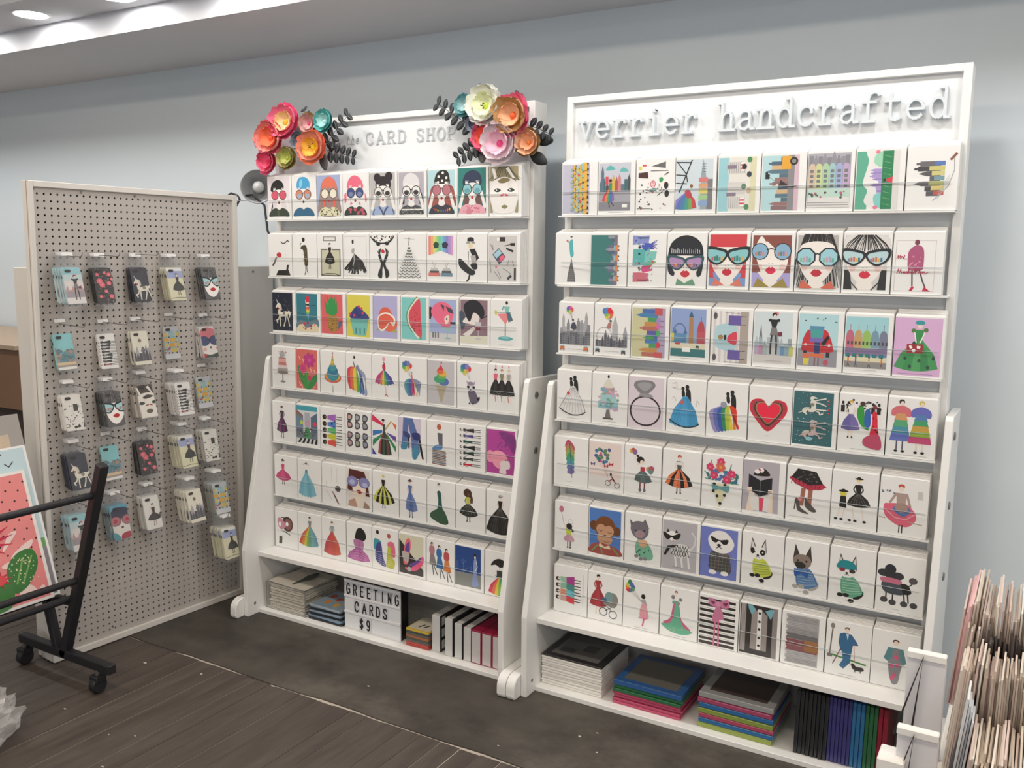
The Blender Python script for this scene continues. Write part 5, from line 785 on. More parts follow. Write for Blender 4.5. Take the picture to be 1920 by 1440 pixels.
def case_park(): full('#8ed0d4'); b('#b89c98', [0, 136, 0, 56, 20, 52, 30, 70, 40, 90, 40, 136]); b('#6c94a0', [34, 80, 60, 62, 100, 66, 100, 112, 30, 112]); dots(['#c08c84', '#8c8c74', '#5c8490', '#4c7c80'], 0, 60, 100, 104, 34, 6, 3); r('#e2c89c', 0, 108, 100, 118); r('#a89c94', 0, 118, 100, 126); r('#f0ece6', 0, 126, 100, 136)
def case_crowd(): full('#f3f0ec'); A.rot = True; sideladies(8, ('#8c2434', 'k', '#22302c', '#2c3c38', 'k', '#202428', '#263434', 'k'), 10, 110)
def case_skyline(): full('#efe9d6'); e('#7c6c60', 48, 38, 7, 8, n=10); l('#999', .8, [48, 46, 56, 64]); p('#4a4048', [52, 64, 58, 64, 66, 84, 46, 84]); skyline(0, 100, 120, ['#b0aeb4', '#9c9aa2'], 26, 50, 8, 3); skyline(0, 100, 122, ['#5c5a64', '#4c4a54'], 20, 34, 8, 4)
def case_taxis(): full('#c9cdd0'); [taxi(16 + (i % 3) * 34 + (i // 3 % 2) * 8, 34 + (i // 3) * 22, 1.7, ['#e4bc50', '#a8c8cc', '#d8c468', '#e8ac40'][i % 4]) for i in range(12)]; dots('#c8404c', 10, 80, 40, 108, 5, 5, 3); r('#dcdde0', 0, 116, 100, 136)
def case_pink(): full('#efe8e2'); b('#e4808c', [10, 60, 14, 20, 50, 4, 90, 20, 94, 60, 50, 66]); glasses(54, 62, 26, 25, '#44507c', '#33324a', 22, 'o'); e('#2c2424', 54, 92, 5, n=10); e('#e8a8a0', 26, 98, 8, 7); e('#e8a8a0', 84, 98, 8, 7); b('#3c5044', [0, 136, 10, 116, 50, 124, 92, 116, 100, 136]); e('#c02c48', 20, 126, 9)
def case_icons(): full('#efebe2'); R = random.Random(5); [ (r if R.random() < .5 else e)('#3c3836', *( (lambda x, y: (x, y, x + R.uniform(3, 10), y + R.uniform(2, 9)))(R.uniform(14, 84), R.uniform(30, 116)))) if False else None for _ in range(1)]; dots(['#3c3836', '#5c5654', '#8c8480'], 14, 34, 88, 118, 44, 2.6, 6, 4); r('#3a3634', 52, 36, 68, 62); p('#3a3634', [84, 100, 90, 128, 76, 128]); e('k', 50, 124, 6, 5); e('k', 62, 122, 6, 5); ring('#4c4846', 22, 116, 8, 7, 2)
def case_flipface(): full('#f1eae0'); r('#5c5044', 0, 0, 100, 44); strands('#2c2622', 0, 100, 0, 44, 20, 2, 3, 1.4, 50); b('#f1eae0', [6, 70, 24, 40, 54, 34, 84, 40, 100, 70, 90, 130, 20, 130]); p('#f4eee6', [10, 8, 22, 10, 30, 38, 20, 40]); p('#f4eee6', [56, 10, 68, 6, 94, 46, 84, 48]); b('#3a322c', [36, 52, 56, 42, 80, 50, 58, 58, 42, 58]); [b('#2c3430', [x - 13, 76, x, 68, x + 13, 76, x, 82]) for x in (28, 80)]; b('#a0503c', [38, 88, 52, 80, 54, 86]); b('#a0503c', [72, 88, 60, 80, 58, 86]); e('#5c5440', 54, 110, 14, 9); p('#4c4036', [0, 100, 10, 136, 0, 136])
def case_heart(): full('#e9e2da'); r('#5cacc8', 0, 0, 100, 26); b('#272a48', [10, 48, 20, 20, 50, 8, 86, 18, 94, 46, 50, 54]); glasses(54, 62, 23, 24, '#b8707c', '#6c3c44', 20, 'o'); [e('#b82c3c', x, 62, 8, 8, n=10) for x in (30, 78)]; e('#4c3a34', 54, 90, 5, n=10); b('#4c9cac', [0, 136, 6, 104, 30, 112, 40, 136]); b('#b02c40', [44, 136, 50, 116, 80, 112, 90, 130, 70, 136])
def case_vintage(): full('#eeeae4'); lady(54, 30, 1.35, '#3a2e2a', '#3c3434', ['#35302f', '#403a38', '#35302f'], 28, 96, '#b09890', curve=5); e('#5c5450', 84, 82, 9, 10, n=10)
CASES = dict(paris=(case_paris, 'a city girl'), floral=(case_floral, 'pink blossoms'), unicorn=(case_unicorn, 'a white unicorn'), perfume=(case_perfume, 'a black-dressed lady'),
             fringe=(case_fringe, 'a fringed face'), park=(case_park, 'a turquoise park'), crowd=(case_crowd, 'a dark crowd'), skyline=(case_skyline, 'a grey skyline on cream'),
             taxis=(case_taxis, 'rows of yellow taxis'), pink=(case_pink, 'a pink-haired face'), icons=(case_icons, 'black icons'), flipface=(case_flipface, 'an upside-down painted face'), heart=(case_heart, 'a face in heart glasses'), vintage=(case_vintage, 'a vintage lady'))
def art_mesh(fn, w, h, name='print'):
    """flat print: layered polygons, x right, z up, facing -y; origin at the lower left corner"""
    new(); fn(); me = bpy.data.meshes.new(name)
    me.from_pydata([(x / 100 * w, -z * 1.5e-5, (136 - y) / 136 * h) for x, y, z in A.v], [], A.f)
    ca = me.color_attributes.new('Col', 'FLOAT_COLOR', 'CORNER'); i = 0
    buf = []
    for c, f in zip(A.c, A.f): buf += (list(c) + [1.0]) * len(f)
    ca.data.foreach_set('color', buf)
    return me
# ------------------------------------------------------------------ the room
YW = 3.22
WALLM = mat('wall_paint', '#dde5ea', 0.7, noise=0.012, nscale=1.5, bump=0.03, bscale=90)
CEILM = mat('ceiling_paint', '#dcdce0', 0.8, noise=0.01, nscale=2)
def floor_mat(name, c1, c2, c3, sx, sy, rough=0.55, scratch=0.0):
    m = bpy.data.materials.new(name); m.use_nodes = True; nt = m.node_tree; bs = nt.nodes['Principled BSDF']
    tc = nt.nodes.new('ShaderNodeTexCoord'); mp = nt.nodes.new('ShaderNodeMapping'); mp.inputs['Scale'].default_value = (sx, sy, 1)
    nt.links.new(tc.outputs['Object'], mp.inputs['Vector'])
    info = nt.nodes.new('ShaderNodeObjectInfo'); ad = nt.nodes.new('ShaderNodeVectorMath'); ad.operation = 'ADD'
    sc_ = nt.nodes.new('ShaderNodeMath'); sc_.operation = 'MULTIPLY'; sc_.inputs[1].default_value = 40
    nt.links.new(info.outputs['Random'], sc_.inputs[0]); nt.links.new(mp.outputs[0], ad.inputs[0]); nt.links.new(sc_.outputs[0], ad.inputs[1])
    n1 = nt.nodes.new('ShaderNodeTexNoise'); n1.inputs['Scale'].default_value = 1; n1.inputs['Detail'].default_value = 8; n1.inputs['Roughness'].default_value = 0.65
    nt.links.new(ad.outputs[0], n1.inputs['Vector'])
    rp = nt.nodes.new('ShaderNodeValToRGB'); rp.color_ramp.elements[0].position = 0.34; rp.color_ramp.elements[1].position = 0.72
    rp.color_ramp.elements[0].color = lin(c1) + (1,); rp.color_ramp.elements[1].color = lin(c2) + (1,)
    nt.links.new(n1.outputs['Fac'], rp.inputs[0])
    n2 = nt.nodes.new('ShaderNodeTexNoise'); n2.inputs['Scale'].default_value = 0.35; n2.inputs['Detail'].default_value = 9; n2.inputs['Roughness'].default_value = 0.75
    nt.links.new(ad.outputs[0], n2.inputs['Vector'])
    r2 = nt.nodes.new('ShaderNodeValToRGB'); r2.color_ramp.elements[0].position = 0.52; r2.color_ramp.elements[1].position = 0.72
    r2.color_ramp.elements[0].color = (0, 0, 0, 1); r2.color_ramp.elements[1].color = (0.55, 0.55, 0.55, 1)
    nt.links.new(n2.outputs['Fac'], r2.inputs[0])
    mx = nt.nodes.new('ShaderNodeMix'); mx.data_type = 'RGBA'; mx.inputs['B'].default_value = lin(c3) + (1,)
    nt.links.new(r2.outputs[0], mx.inputs['Factor']); nt.links.new(rp.outputs[0], mx.inputs['A']); nt.links.new(mx.outputs['Result'], bs.inputs['Base Color'])
    bp = nt.nodes.new('ShaderNodeBump'); bp.inputs['Strength'].default_value = 0.15; bp.inputs['Distance'].default_value = 0.002
    nt.links.new(n1.outputs['Fac'], bp.inputs['Height']); nt.links.new(bp.outputs[0], bs.inputs['Normal'])
    bs.inputs['Roughness'].default_value = rough
    return m
PLANKM = floor_mat('worn_plank', '#443b37', '#584f48', '#6a6057', 22, 3)
PLYM = floor_mat('worn_plywood', '#37322e', '#544e47', '#777066', 4, 5, 0.6)
BASEM = mat('floor_dust', '#b8aea3', 0.9, noise=0.4, nscale=9)
floor = struct(boxo('floor', -9, -5, -0.06, 4.5, YW + .1, -0.0016, BASEM))
PW = 0.0765; nplank = 0
rp_ = random.Random(11)
for i in range(-48, 36):
    xx = -1.52 + i * PW; g0 = rp_.choice([-.0004, .0005, .0012, .002, .0026, .0032]); 
    if xx < -5.2 or xx > 1.1: continue
    me = MB().box(g0, -1.2, -.012, PW - .0004, 2.288 - rp_.random() * .004, 0).mesh('floor_plank')
    link('floor_plank', me, PLANKM, floor, (xx, 0, rp_.uniform(-.0008, .0008)))
far = MB(); far.box(-9, -5, -.012, -5.23, 2.288, 0); far.box(1.15, -5, -.012, 4.5, 2.288, 0); far.box(-5.23, -5, -.012, 1.15, -1.2, 0); far.obj('floor_boards_beyond', PLANKM, floor)
# plywood sheet over the boards along the wall, with a ragged front edge
edge = [(-9, YW)]; rr_ = random.Random(5); x_ = -9.0
while x_ < 4.5:
    edge.append((x_, 2.293 + rr_.uniform(-.006, .007))); x_ += rr_.uniform(.05, .16)
edge += [(4.5, 2.293), (4.5, YW)]
ply = MB().prism(edge, -.012, .003, 'z').obj('floor_sheet', PLYM, floor)
# flecks of white paint and dust on the floor
for i, (fx, fy, fr) in enumerate(((-2.83, 1.78, .006), (-2.4, 1.62, .005), (-2.64, 2.21, .007), (-2.34, 2.28, .008), (-2.12, 2.29, .007), (-1.22, 2.55, .006), (-1.13, 2.49, .005), (-1.18, 2.6, .004), (-2.04, 2.46, .005), (-2.9, 2.16, .009), (-1.42, 2.36, .004), (-2.55, 1.75, .004), (-2.47, 1.79, .004))):
    fl_ = MB().prism([(fr * math.cos(w) * rr_.uniform(.5, 1.4), fr * .6 * math.sin(w) * rr_.uniform(.5, 1.3)) for w in (PI * k / 3 for k in range(6))], 0, .0012, 'z')
    fl_.obj('paint_fleck', mat('paint_fleck', '#c9c2b8', .8), floor, (fx, fy, .0032 if fy > 2.293 else .0008))
wall = struct(boxo('wall_back', -9, YW, -.012, 4.5, YW + .1, 2.6, WALLM))
struct(boxo('wall_left', -9.1, -5, -.012, -9, YW + .1, 3.0, WALLM))
# stepped ceiling: low soffit on the wall side, a strip with downlights, then the main ceiling
SZ, SY, CZ, S2 = 2.485, 2.60, 2.578, 2.315
struct(boxo('trim_1', -9, SY, SZ, 4.5, YW + .1, CZ + .05, CEILM))
sof = struct(boxo('trim_2', -9, S2, CZ, 4.5, SY + .02, 2.95, CEILM))
struct(boxo('ceiling', -9, -5, 2.90, 4.5, S2 + .1, 3.0, CEILM))
LENSM = mat('downlight_glow', '#fffdf9', 0.5, emit=DOWN_W)
TRIMM = mat('downlight_trim', '#f2f2f2', 0.4)
for i in range(-6, 13):
    xx = -3.85 + .573 * i
    if xx < -8 or xx > 3.2: continue
    t_ = thing('downlight', 'round recessed ceiling downlight glowing white in the soffit strip', 'downlight', (xx, 2.462, CZ), group='recessed downlights in the ceiling strip')
    MB().lathe([(.078, 0), (.078, -.003), (.068, -.004), (.066, .0)], 28).obj('trim_ring', TRIMM, t_)
    MB().lathe([(.0001, -.002), (.066, -.002)], 28).obj('lens', LENSM, t_)
FILLM = mat('fill_panel_glow', '#fff3e2', 0.5, emit=5)
for x, y in FILL_PANELS:  # made-up fixtures around the fill lamps, out of view
    t_ = thing('added_fill_panel', 'unseen ceiling panel added as fill light over the shop floor', 'ceiling light', (x, y, 2.9), group='added ceiling fill panels over the shop floor')
    boxo('housing', -.62, -.17, -.03, .62, .17, 0, TRIMM, t_)
    boxo('diffuser', -.59, -.15, -.0315, .59, .15, -.03, FILLM, t_)
# brown counter far left against the wall
t_ = thing('wooden_counter', 'brown wooden counter with tan top beyond the white partition', 'counter', (-4.9, 2.9, 0))
boxo('front_board', -.9, -.33, .80, .62, .3, 1.10, mat('tan_wood', '#8a6a52', .6, noise=.1, nscale=6), t_)
boxo('counter_top', -.92, -.36, 1.10, .64, .3, 1.12, mat('counter_top', '#b59f88', .5), t_)
boxo('plinth', -.88, -.30, 0, .6, .3, .80, mat('dark_wood', '#453832', .6, noise=.1, nscale=6), t_)
# half-height white partition standing behind the pegboard
t_ = thing('partition_panel', 'half-height white painted partition running from the wall behind the pegboard', 'partition', (-3.262, 2.6, 0))
PARTM = mat('partition_paint', '#d9d5cf', .5, noise=.02)
boxo('panel', -.055, -.61, 0, .045, .61, 1.515, PARTM, t_, bevel=.003)
MB().lathe([(.006, 0), (.006, .002), (.0, .003)], 10, Matrix.Rotation(PI / 2, 4, 'Y')).obj('screw', STEEL, t_, (.045, .48, 1.49))
# ------------------------------------------------------------------ letters made of strokes
def arc(cx, cy, rx, ry, a0, a1, n=12):
    return [(cx + rx * math.cos(math.radians(a0 + (a1 - a0) * i / n)), cy + ry * math.sin(math.radians(a0 + (a1 - a0) * i / n))) for i in range(n + 1)]
G_ = {
 'v': [[(.08, 1), (.4, 0), (.72, 1)], [(-.06, 1), (.24, 1)], [(.56, 1), (.86, 1)]],
 'e': [arc(.4, .5, .36, .48, 0, 318, 16), [(.04, .5), (.76, .5)]],
 'r': [[(.24, 0), (.24, 1)], [(.02, 1), (.24, 1)], [(.02, 0), (.56, 0)], [(.24, .6), (.34, .84), (.52, .99), (.7, .98), (.74, .84)]],
 'i': [[(.42, 0), (.42, 1)], [(.16, 1), (.42, 1)], [(.12, 0), (.72, 0)], [(.36, 1.38), (.46, 1.38)], [(.36, 1.45), (.46, 1.45)]],
 'h': [[(.18, 0), (.18, 1.5)], [(-.02, 1.5), (.18, 1.5)], [(0, 0), (.38, 0)], [(.18, .66), (.28, .88), (.46, 1), (.62, .94), (.68, .74), (.68, 0)], [(.5, 0), (.86, 0)]],
 'n': [[(.18, 0), (.18, 1)], [(-.02, 1), (.18, 1)], [(0, 0), (.38, 0)], [(.18, .66), (.28, .88), (.46, 1), (.62, .94), (.68, .74), (.68, 0)], [(.5, 0), (.86, 0)]],
 'a': [[(.1, .8), (.2, .95), (.4, 1), (.58, .93), (.63, .76), (.63, .14), (.72, 0), (.88, .02)], [(.63, .58), (.32, .54), (.12, .4), (.08, .2), (.2, .03), (.4, 0), (.58, .14), (.63, .3)]],
 'd': [arc(.36, .5, .32, .5, 0, 360, 18), [(.68, 0), (.68, 1.5)], [(.46, 1.5), (.68, 1.5)], [(.68, 0), (.88, 0)]],
 'c': [arc(.42, .5, .36, .5, 42, 318, 16), [(.69, .84), (.69, .68)]],
 'f': [[(.3, 0), (.3, 1.18), (.38, 1.42), (.56, 1.5), (.74, 1.46), (.78, 1.36)], [(.04, 1), (.64, 1)], [(.06, 0), (.6, 0)]],
 't': [[(.3, 1.36), (.3, .24), (.38, .04), (.56, 0), (.74, .1)], [(.04, 1), (.68, 1)]],
 'C': [arc(.45, .5, .4, .5, 45, 315, 14), [(.74, .86), (.74, .66)]], 'A': [[(.05, 0), (.42, 1), (.8, 0)], [(.2, .36), (.66, .36)]],
 'R': [[(.12, 0), (.12, 1), (.5, 1), (.68, .9), (.7, .72), (.62, .56), (.46, .5), (.12, .5)], [(.44, .5), (.76, 0)]], 'D': [[(.12, 0), (.12, 1), (.4, 1), (.66, .88), (.76, .5), (.66, .12), (.4, 0), (.12, 0)]],
 'S': [[(.7, .82), (.6, .96), (.4, 1), (.2, .94), (.14, .76), (.22, .6), (.42, .5), (.62, .42), (.72, .26), (.64, .06), (.42, 0), (.2, .04), (.1, .2)]], 'H': [[(.12, 0), (.12, 1)], [(.7, 0), (.7, 1)], [(.12, .5), (.7, .5)]],
 'O': [arc(.42, .5, .36, .5, 0, 360, 18)], 'P': [[(.12, 0), (.12, 1), (.5, 1), (.68, .9), (.7, .72), (.62, .54), (.46, .48), (.12, .48)]], 'G': [arc(.42, .5, .34, .5, 42, 330, 14), [(.74, .14), (.74, .48), (.48, .48)]],
 'E': [[(.7, 1), (.14, 1), (.14, 0), (.7, 0)], [(.14, .52), (.6, .52)]], 'T': [[(.05, 1), (.75, 1)], [(.4, 1), (.4, 0)]], 'I': [[(.4, 0), (.4, 1)]], 'N': [[(.14, 0), (.14, 1), (.66, 0), (.66, 1)]],
 '$': [[(.7, .76), (.6, .88), (.4, .92), (.2, .86), (.14, .72), (.22, .58), (.42, .5), (.62, .42), (.72, .28), (.62, .12), (.4, .08), (.2, .12), (.1, .26)], [(.41, -.06), (.41, 1.06)]],
 '9': [arc(.4, .7, .28, .3, 0, 360, 14), [(.68, .7), (.66, .3), (.56, .06), (.38, 0), (.16, .08)]],
}
SERIF = {'C': [], 'A': [[(-.08, 0), (.2, 0)], [(.62, 0), (.96, 0)]], 'R': [[(-.02, 0), (.28, 0)], [(-.02, 1), (.14, 1)], [(.66, 0), (.92, 0)]], 'D': [[(-.02, 0), (.14, 0)], [(-.02, 1), (.14, 1)]], 'H': [[(-.02, 0), (.26, 0)], [(-.02, 1), (.26, 1)], [(.56, 0), (.84, 0)], [(.56, 1), (.84, 1)]], 'P': [[(-.02, 0), (.3, 0)], [(-.02, 1), (.14, 1)]], 'S': [[(.72, .98), (.72, .72)]], 'O': []}
def letter_mesh(ch, sx, sz, th, d0, d1, slant=0.0, extra=()):
    m = MB(); kk = 0
    for q, w in [(s_, th) for s_ in G_[ch]] + [(s_, th * .6) for s_ in extra]:
        P = [((x + slant * z) * sx, z * sz) for x, z in q]
        for (x0, z0), (x1, z1) in zip(P, P[1:]):
            dx, dz = x1 - x0, z1 - z0; L = math.hypot(dx, dz) or 1e-6; nx, nz = -dz / L * w / 2, dx / L * w / 2; ex, ez = dx / L * w * .42, dz / L * w * .42
            kk += 1; dk = d0 - kk * 2.5e-5
            m.prism([(x0 + nx - ex, z0 + nz - ez), (x0 - nx - ex, z0 - nz - ez), (x1 - nx + ex, z1 - nz + ez), (x1 + nx + ex, z1 + nz + ez)], dk, d1, 'y')
    return m
# ------------------------------------------------------------------ card racks
CW, CH, CP, RS = 0.1345, 0.178, 0.138, 0.2392
Z0R = 0.003
def make_rack(x0, label):
    K = thing('card_rack', label, 'display rack', (x0, 2.9, Z0R))
    boxo('backboard', .012, .030, .26, 1.236, .042, 2.10, mat('backboard_paint', '#e6e8ea', .45, noise=.01), K)
    boxo('frame_stile', -.010, .014, .2765, .014, .105, 2.122, WHITE, K, .0015); boxo('frame_stile', 1.234, .014, .2765, 1.258, .105, 2.122, WHITE, K, .0015)
    boxo('frame_rail', .014, .014, 2.100, 1.234, .105, 2.122, WHITE, K, .0015)
    prof = [(-.212, 0), (-.216, .30), (-.206, .345), (-.048, 1.118), (-.036, 1.13), (.188, 1.124), (.226, .30), (.226, 0)]
    MB().prism(prof, -.036, -.014, 'x').obj('side_panel', WHITE, K, bevel=.0015); MB().prism(prof, 1.262, 1.284, 'x').obj('side_panel', WHITE, K, bevel=.0015)
    ft = [(.26, 0), (.26, .08)] + [(-.215 + .045 * math.cos(w), .04 + .045 * math.sin(w)) for w in (math.radians(a) for a in range(90, 181, 15))] + [(-.26, .012), (-.252, 0)]
    MB().prism(ft, -.0725, -.037, 'x').obj('foot', WHITE, K, bevel=.003); MB().prism(ft, 1.285, 1.3205, 'x').obj('foot', WHITE, K, bevel=.003)
    boxo('shelf', -.014, -.142, .2565, 1.262, .2, .2765, WHITE, K, .0015); boxo('base_shelf', -.014, -.148, 0, 1.262, .2, .018, WHITE, K, .0015)
    boxo('storage_back', -.014, .2, 0, 1.262, .212, .2765, mat('storage_back', '#cfccc8', .6), K)
    scm = MB().lathe([(.0125, 0), (.0125, .003), (.009, .005), (.006, .0045), (.0001, .004)], 14, Matrix.Rotation(PI / 2, 4, 'Y')).mesh('bolt')
    for z in (1.066, .857, .639):
        link('bolt', scm, STEEL, K, (1.284, .008, z)); o = link('bolt', scm, STEEL, K, (-.036, .008, z)); o.rotation_euler = (0, 0, PI)
    link('bolt', scm, STEEL, K, (-.014, -.17, .05)).scale = (.5, .5, .5)
    for k in range(7):
        z = .2823 + (6 - k) * RS - Z0R
        pk = boxo('card_pocket', -.002, -.052, z - (.006 if k < 6 else .0025), 1.244, .029, z - .0008, WHITE, K)
        boxo('front_pane', .012, -.0525, z, 1.228, -.051, z + .078, ACRYL, pk); boxo('pane_edge_glint', .012, -.0527, z + .078, 1.228, -.0508, z + .0792, EDGE, pk)
    return K
R1X, R2X = -2.884, -1.4884
rack1 = make_rack(R1X, 'white wooden card rack topped with paper flowers, left of the two racks')
rack2 = make_rack(R2X, 'white wooden card rack with raised slab lettering, right of the two racks')
# raised wooden lettering on the right rack
LETM = mat('letter_paint', '#d9dfe3', .5)
for i, ch in enumerate('verrier handcrafted'):
    if ch == ' ': continue
    letter_mesh(ch, .059, .055, .0078, -.013, .0075).obj('sign_letter', LETM, rack2, (-1.445 - R2X + i * .0617, .0218, 1.981 - Z0R))
FOIL = mat('mirror_foil', '#e8ecee', .22, metal=.6)
for word, x, pitch, hh, sl in (('the', -2.492, .024, .021, .25), ('CARD', -2.388, .0535, .045, 0), ('SHOP', -2.142, .0485, .045, 0)):
    for i, ch in enumerate(word):
        letter_mesh(ch, .044 if hh > .03 else .02, hh, .0068 if hh > .03 else .003, -.003, 0, sl, SERIF.get(ch, ())).obj('sign_letter', FOIL, rack1, (x * 1.007 - R1X + i * pitch, .0298, 2.012 - Z0R + (.006 if hh < .03 else 0)))

# ------------------------------------------------------------------ card packs
rnd = random.Random(21)
stack_variants = []
for v in range(8):
    m = MB(); rv = random.Random(v); d = .0061; n = rv.choice([8, 9, 9]); 
    for k in range(n):
        dx = rv.uniform(-.0012, .0012); h_ = CH * rv.uniform(.99, 1.006) + .016 * (k + 1) / n
        m.box(.001 + dx, .003 + k * d, 0, CW - .001 + dx, .003 + (k + .86) * d, h_)
    stack_variants.append(m.mesh('card_stack'))
for me in stack_variants: me.materials.append(PAPER)
front_me = MB().box(0, 0, 0, CW, .0022, CH).mesh('front_card', bevel=.0006); front_me.materials.append(PAPER)
ORD = ['top', 'second', 'third', 'fourth', 'fifth', 'sixth', 'bottom']
OFF2 = [.007, -.015, .005, .002, -.005, .002, .004]; OFF1 = [.003, -.001, .012, .002, -.003, -.001, -.010]
def place_cards(D, x0, offs, rackword, grp):
    for k in range(7):
        for c in range(9):
            desc, fn = D[k][c]
            z = .2823 + (6 - k) * RS
            of = offs[k]
            if k > 2: of = max(min(of, .010), -.006)
            X = x0 + c * CP + .0015 + of * 1.0 + rnd.uniform(-.0008, .0008)
            tilt = rnd.uniform(-.012, .006) if k else rnd.uniform(-.03, -.005)
            P = thing('greeting_card_pack', 'card pack with ' + desc, 'greeting card', (X, 2.852 + rnd.uniform(0, .0015), z + .0002), (tilt * -1 if False else -tilt * .6, 0, 0), grp)
            sv = stack_variants[(k * 5 + c * 3) % 8]
            st = link('card_stack', sv, None, P)
            fc = link('front_card', front_me, None, P)
            me = art_mesh(fn, CW, CH); me.materials.append(PRINT)
            pr = link('print', me, None, fc, (0, -.0002, 0))
            if c == 0 and D is D2 and k == 1: P.rotation_euler.z = .05
            pass
place_cards(D1, R1X, OFF1, 'flower-topped', 'card packs in the flower-topped rack')
place_cards(D2, R2X, OFF2, 'lettered', 'card packs in the lettered rack')
# ------------------------------------------------------------------ things on the bottom shelves
ZS = .018 + Z0R + .0003
YF = 2.79
# acrylic tray with a heap of loose card sleeves
t_ = thing('acrylic_tray', 'clear acrylic tray holding loose sleeved prints, bottom shelf left end', 'tray', (-2.765, 2.9, ZS))
TB = mat('acrylic_rim', '#8f918d', .25)
boxo('tray_front', -.115, -.12, 0, .115, -.117, .118, ACRYL, t_); boxo('tray_side', -.115, -.12, 0, -.112, .11, .118, ACRYL, t_); boxo('tray_side', .112, -.12, 0, .115, .11, .118, ACRYL, t_)
mb = MB()
for a in ((-.115, -.1202, .117, .115, -.1168, .119), (-.1152, -.12, .117, -.1118, .11, .119), (.1118, -.12, .117, .1152, .11, .119), (.1125, -.1202, 0, .1152, -.1172, .119), (-.1152, -.1202, 0, -.1125, -.1172, .119), (-.115, -.1202, 0, .115, -.1168, .002), (.1118, -.12, 0, .1152, .11, .002)): mb.box(*a)
mb.obj('tray_rim', TB, t_)
PAP2 = mat('old_paper', '#d9d3c8', .7, noise=.06, nscale=30)
rq = random.Random(3); z = ZS + .003
for i in range(26):
    h_ = .0042 if i != 12 else .003
    o = boxo('sleeved_print', -.1, -.108, 0, .1, .1, h_ * .72, PAP2, None, loc=(-2.765 + rq.uniform(-.009, .009), 2.9 + rq.uniform(-.006, .004), z), rot=(0, 0, rq.uniform(-.03, .03)))
    tag(o, 'cream sleeved print lying in the clear acrylic tray', 'print', 'sleeved prints heaped in the acrylic tray'); z += h_
t2 = thing('sleeved_print', 'top print in the acrylic tray, bent, with a dark figure', 'print', (-2.765, 2.9, z))
m = MB(); n = 8
for i in range(n + 1):
    for j in range(n + 1):
        x = -.105 + .21 * j / n; y = -.112 + .215 * i / n; m.v.append((x, y, .001 + .010 * max(0, 1 - j / n * 1.0) * (1 - .3 * i / n) + .004 * math.sin(i * .8)))
for i in range(n):
    for j in range(n): q = i * (n + 1) + j; m.f.append((q, q + 1, q + n + 2, q + n + 1))
m.obj('sheet', PAP2, t2, smooth=True)
fg = MB().prism([(.02, -.09), (.03, -.02), (.045, .02), (.03, .07), (.012, .07), (.0, .02), (.012, -.03), (.012, -.09)], .0125, .0128, 'z').obj('printed_figure', mat('dark_print', '#57605a', .6), t2)
# stack of magnets
z = ZS; cm = ['#3a3c40', '#3f4450', '#3a3c40', '#45484c']
for i, c in enumerate(['#23262b', '#7f95ab', '#2a2d33', '#93a7bb', '#2c3036', '#a7b6c4']):
    ang = [.02, -.05, .04, .0, .05, -.03][i]
    t_ = thing('boxed_magnet', ['black boxed magnet at the bottom of the magnet stack', 'blue-grey boxed magnet second from the bottom of its stack', 'dark boxed magnet third in the magnet stack', 'light blue boxed magnet fourth in the magnet stack', 'dark boxed magnet just under the top of its stack', 'boxed magnet with orange flowers topping its stack'][i], 'magnet', (-2.545, 2.87, z), (0, 0, ang), 'magnets stacked beside the lightbox')
    w = .092 if i < 2 else .086
    boxo('case', -w, -.085, 0, w, .085, .0098, mat('magnet_%d' % i, c, .25), t_, .0015)
    boxo('cover', -w + .004, -.081, .0098, w - .004, .081, .0106, mat('magnet_cover_%d' % i, '#8fa3b4', .2), t_)
    if i == 5:
        for fx, fy, cc in ((-.03, -.03, '#d98a3c'), (.03, -.04, '#c9a24a'), (.0, .01, '#c45a3a'), (.055, .0, '#d99a4c'), (-.05, .03, '#b8553c')): MB().prism([(fx + .014 * math.cos(a) * (1 + .3 * math.sin(3 * a)), fy + .02 * math.sin(a)) for a in (PI * k / 5 for k in range(10))], .0106, .0112, 'z').obj('printed_blossom', mat('bloss' + cc, cc, .4), t_)
    z += .0114
# lightbox
t_ = thing('lightbox_sign', 'white letter lightbox reading GREETING CARDS $9 in black', 'lightbox', (-2.298, 2.80, ZS))
LBX, LBH = .293, .212
boxo('case', -LBX / 2, .004, 0, LBX / 2, .055, LBH, mat('lightbox_case', '#17171c', .4), t_, .003)
boxo('face', -LBX / 2, 0, 0, LBX / 2, .004, LBH, mat('lightbox_face', '#e9ebf0', .35), t_)
for zz in (.0705, .141, LBH - .004): boxo('rail', -LBX / 2, -.004, zz - .004, LBX / 2, 0, zz + .004, mat('lightbox_rail', '#f1f2f5', .3), t_)
def lb_row(txt, fr, zz):
    for ch, f in zip(txt, fr):
        xx = -LBX / 2 + f * LBX
        tl = boxo('letter_tile', xx - .0155, -.0016, zz - .006, xx + .0155, -.0004, zz + .05, mat('letter_tile', '#d6d8dd', .3), t_)
        letter_mesh(ch, .024, .042, .0056, -.0022, -.0016).obj('letter', mat('letter_black', '#19191b', .5), tl, (xx - .0098, 0, zz + .001))
lb_row('GREETING', [.075 + .124 * i for i in range(8)], .1495); lb_row('CARDS', [.225, .365, .49, .61, .735], .079); lb_row('$9', [.31, .435], .0095)
